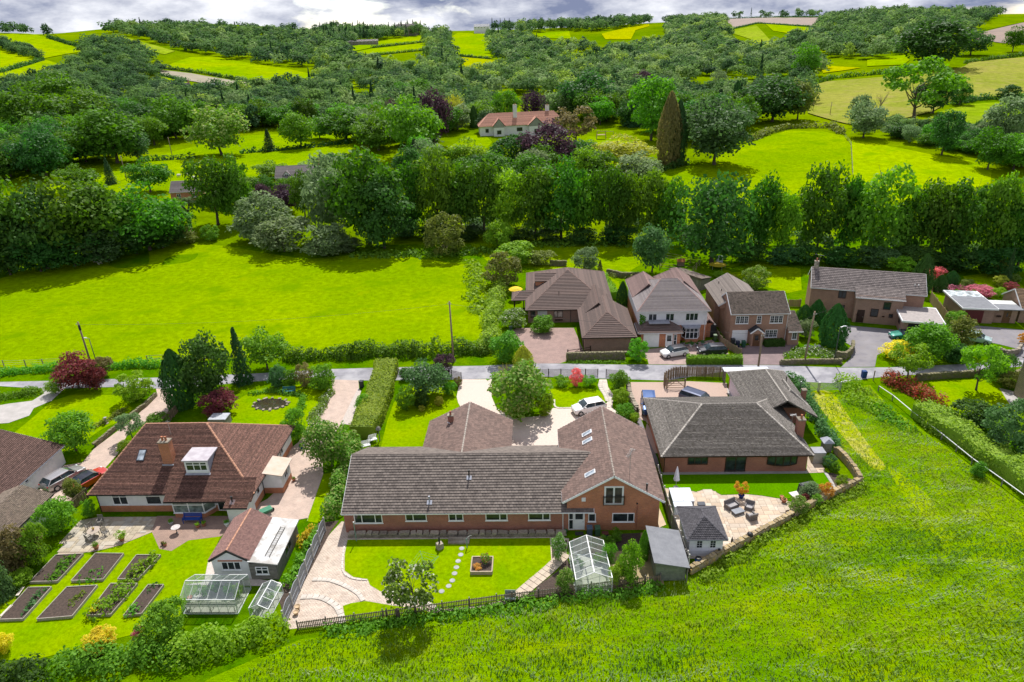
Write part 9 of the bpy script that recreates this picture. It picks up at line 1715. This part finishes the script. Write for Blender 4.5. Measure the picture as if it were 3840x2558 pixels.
# vegetable beds of the white bungalow
def veg_bed(label,c4_,crops,seed):
    t=thing('raised_bed',label,'raised bed');P=[Vector((p[0],p[1],0))for p in c4_];m=mat('grey_bed_board',(.36,.32,.27),(.28,.25,.21),s=3)
    for a,b in zip(P,P[1:]+P[:1]):MB().bar(a+Vector((0,0,.14)),b+Vector((0,0,.14)),.06,.3).build('board',m,t)
    MB().prism([(p.x,p.y)for p in P],0,.22).build('soil',M_soil,t)
    for(u0,u1,v0,v1,n,lf,hh,lab,nm)in crops:
        a=P[0].lerp(P[1],(u0+u1)/2).lerp(P[3].lerp(P[2],(u0+u1)/2),v0);b=P[0].lerp(P[1],(u0+u1)/2).lerp(P[3].lerp(P[2],(u0+u1)/2),v1);w=(P[1]-P[0]).length*(u1-u0)
        hedge(nm,lab,[a,b],w,hh,lf,.14,.75,seed+n,'vegetables',.5,z0=.2)
veg_bed('raised bed of leafy potatoes, far left of the upper row',[(-45.99,45.85,0),(-43.48,45.94,0),(-43.27,49.48,0),(-45.83,49.31,0)],[(.45,1.02,.0,.97,1,'n',.45,'leafy potato rows in the far left bed','potato_plants')],110);veg_bed('raised bed of bare soil in the middle of the upper row',[(-42.23,45.98,0),(-39.4,46.14,0),(-39.35,49.46,0),(-42.12,49.52,0)],[(.1,.95,.02,.2,1,'n',.35,'low green seedlings at the near end of the bare upper bed','seedlings')],120);veg_bed('narrow raised bed of fruit bushes at the right of the upper row',[(-38.07,46.17,0),(-36.17,46.16,0),(-35.68,49.25,0),(-38,49.26,0)],[(.35,1.15,.0,1.0,1,'l',.85,'fruit bushes in the narrow upper bed','fruit_bushes')],130)
veg_bed('raised bed with two white planks, far left of the lower row',[(-45.66,41.53,0),(-43.64,41.62,0),(-43.55,45.22,0),(-45.64,45.16,0)],[(.62,.95,.15,.9,1,'bl',.35,'row of cabbages in the bed with white planks','cabbages')],140);veg_bed('large raised bed of sparse seedlings in the lower row',[(-42.43,41.58,0),(-39.58,41.89,0),(-39.49,45.41,0),(-42.14,45.21,0)],[(.5,.9,.3,.8,1,'ol',.12,'sparse seedlings in the large lower bed','seedlings')],150);veg_bed('raised bed overflowing with yellow-green bushes in the lower row',[(-38.38,41.98,0),(-36.35,42.07,0),(-35.95,45.6,0),(-38.38,45.61,0)],[(-.05,1.1,.0,.97,1,'l',.9,'yellow-green bushes overflowing the lower bed','fruit_bushes'),(.0,.4,.0,.3,2,'yel',.6,'yellow flowers at the near end of the overflowing bed','flowers')],160);veg_bed('narrow raised bed nearest the wide glasshouse',[(-35.17,41.93,0),(-33.73,42.15,0),(-33.48,45.44,0),(-34.89,45.45,0)],[(-.1,.9,.0,.25,1,'n',.4,'large-leaved squash at the end of the narrow lower bed','squash_plants'),(.1,.9,.85,1.0,2,'bl',.3,'greens at the far end of the narrow lower bed','greens')],170)
for p_,q_,l_ in(((-45.99,44.21,0),(-46.16,45.23,0),'upper white plank lying on the left lower bed'),((-45.78,41.9,0),(-45.69,43.13,0),'lower white plank lying on the left lower bed')):o=MB().bar((p_[0],p_[1],.25),(q_[0],q_[1],.25),.25,.03).build('plank',mat('pale_plank',(.6,.53,.45)));tag(o,l_,'plank')
# pond
pts_=curve([(-37.56,77.56,0),(-37.35,79.13,0),(-35.74,79.69,0),(-33.72,79.03,0),(-33.12,77.83,0),(-34.18,76.89,0),(-35.81,76.55,0)],4);mw=mat('pond_water',(.05,.035,.02),(.03,.03,.02),rough=.04,spec=.6);o=sheet('pond_water',pts_,mw,.03)
for k in range(14):
    p_=pts_[int(k*len(pts_)/14)];o=STONES[k%5].build('pond_stone',M_stone,None,loc=(p_[0],p_[1],.1));o.scale=(.3+.13*(k%4),.32,.2);o.rotation_euler=(0,0,k*1.3);tag(o,'weathered stone edging the garden pond, %s round from its left end'%nth(k),'stone','stones edging the pond')
t=thing('sun_dial','stone pillar sundial on the left front lawn','sundial',(-55.1,73.68,0));MB().lathe((0,0,0),[(.25,0),(.25,.1),(.13,.16),(.11,.75),(.2,.82),(.22,.9)],10).build('pillar',M_stone,t);MB().lathe((0,0,.9),[(.16,0),(.16,.03)],10).build('dial',M_lead,t)
box_thing('cold_frame','glazed grey box behind the white bungalow roof',(-40.05,73.16,0),(2.2,1.6,1.2),M_woodG,0,'cold frame',mat('pale_glazing',(.5,.52,.55),rough=.2));t=thing('wheelbarrow','green wheelbarrow beside the white bungalow','wheelbarrow',(-27.86,55.51,0),rad(40));MB().box((0,0,.42),(.95,.6,.3),taper=1.25).build('tray',mat('green_enamel',(.05,.2,.12),rough=.5),t);MB().tube((.65,-.05,.2),(.65,.05,.2),.2,.2,12).build('wheel',M_tyre,t)
for s in(-1,1):MB().bar((.65,s*.1,.22),(-.95,s*.28,.55),.04).build('handle',M_steel,t)
# arbour seats by the clipped hedge, coop, play things
for p_,y_,l_ in(((-19.76,68.68,0),rad(30),'upper white lattice garden seat by the clipped hedge'),((-20.27,67.42,0),rad(25),'lower white lattice garden seat by the clipped hedge')):
    t=thing('lattice_seat',l_,'seat',p_,y_);q=MB()
    for k in range(6):q.bar((-.5+k*.2,.2,.45),(-.5+k*.2,-.35,1.25),.03);q.bar((-.5,.2-.11*k,.45+.16*k),(.5,.2-.11*k,.45+.16*k),.03)
    q.build('lattice',M_upvc,t);MB().bx(-.5,.5,-.3,.2,.4,.45).build('seat',M_upvc,t)
    for x in(-.46,.46):MB().bx(x-.03,x+.03,-.3,-.24,0,.42).build('leg',M_upvc,t);MB().bx(x-.03,x+.03,.14,.2,0,.42).build('leg',M_upvc,t)
post_thing('bird_feeder','timber bird table post by the white lattice seats',(-18.95,68.93,0),1.6,M_woodG,'bird table',.06,lambda t:MB().lathe((0,0,1.6),[(.35,0),(.35,.04),(.2,.3),(.02,.45)],6).build('roofed_tray',M_woodG,t))
t=thing('chicken_coop','small orange-roofed hen house in the timber run','hen house',(29.3,133.1,-0.1));MB().box((0,0,.5),(1.3,1.0,1.0)).build('body',M_wood,t);q=MB();q.face([(-.8,-.6,.95),(.8,-.6,.95),(.8,0,1.5),(-.8,0,1.5)]);q.face([(.8,.6,.95),(-.8,.6,.95),(-.8,0,1.5),(.8,0,1.5)]);q.build('roof',mat('orange_boards',(.42,.16,.06)),t)
t=thing('trampoline','yellow-edged round trampoline under the weeping beech','trampoline',(36.1,130.7,0));MB().lathe((0,0,.75),[(1.6,0),(1.65,.06),(1.25,.07)],18).build('pad',mat('yellow_pad',(.6,.45,.02)),t)
for a_ in range(5):MB().tube((1.5*math.cos(a_*1.256),1.5*math.sin(a_*1.256),0),(1.5*math.cos(a_*1.256),1.5*math.sin(a_*1.256),.76),.04,.04,6).build('leg',M_steel,t)
t=thing('garden_parasol','bright yellow parasol beside the dark bungalow porch','parasol',(-3.68,115.49,0));MB().tube((0,0,0),(0,0,2.4),.03,.03,6).build('pole',M_steel,t);MB().lathe((0,0,1.95),[(1.3,0),(.7,.32),(.05,.5)],8).build('canopy',mat('yellow_canvas',(.7,.5,.01)),t)
t=thing('play_tent','white play house beside the trampoline','play house',(37.1,133.4,-0.1));MB().box((0,0,.8),(1.2,1.0,1.6),taper=.9).build('body',mat('pale_blue_plastic',(.6,.66,.74)),t);MB().box((0,0,1.75),(1.4,1.2,.3),taper=.4).build('roof',mat('pale_blue_plastic',(.6,.66,.74)),t)
t=thing('climbing_frame','timber climbing frame on the lawn right of the mansion','climbing frame',(27.8,291.9,2.8));q=MB()
for(x,y)in((-2,-1),(2,-1),(2,1),(-2,1)):q.bar((x,y,0),(x*.8,y*.8,3.2),.15)
q.bar((-1.6,0,3.2),(5,0,2.8),.15);q.bar((5,-1,0),(5,0,2.8),.12);q.bar((5,1,0),(5,0,2.8),.12);q.build('frame',M_woodN,t);MB().bx(-1.7,1.7,-.9,.9,1.6,1.75).build('platform',M_woodN,t)
t=thing('blue_litter_bin','small dark blue bin at the road edge by the wild grass bank','bin',(44.12,83.44,0));MB().box((0,0,.45),(.55,.5,.9),taper=1.1).build('body',mat('blue_bin',(.02,.06,.2)),t);MB().box((0,0,.95),(.65,.6,.1),taper=.8).build('lid',mat('blue_bin',(.02,.06,.2)),t)
o=MB().bx(25.0,31.0,82.2,83.4,1.75,1.85);t=thing('car_port','pale flat-topped car port behind the square bungalow rear wing','car port');o.build('roof',mat('pale_sheet_roof',(.6,.63,.7)),t)
for(x,y)in((25.2,82.4),(30.8,82.4),(25.2,83.2),(30.8,83.2)):MB().bx(x-.08,x+.08,y-.08,y+.08,0,1.75).build('post',M_woodG,t)
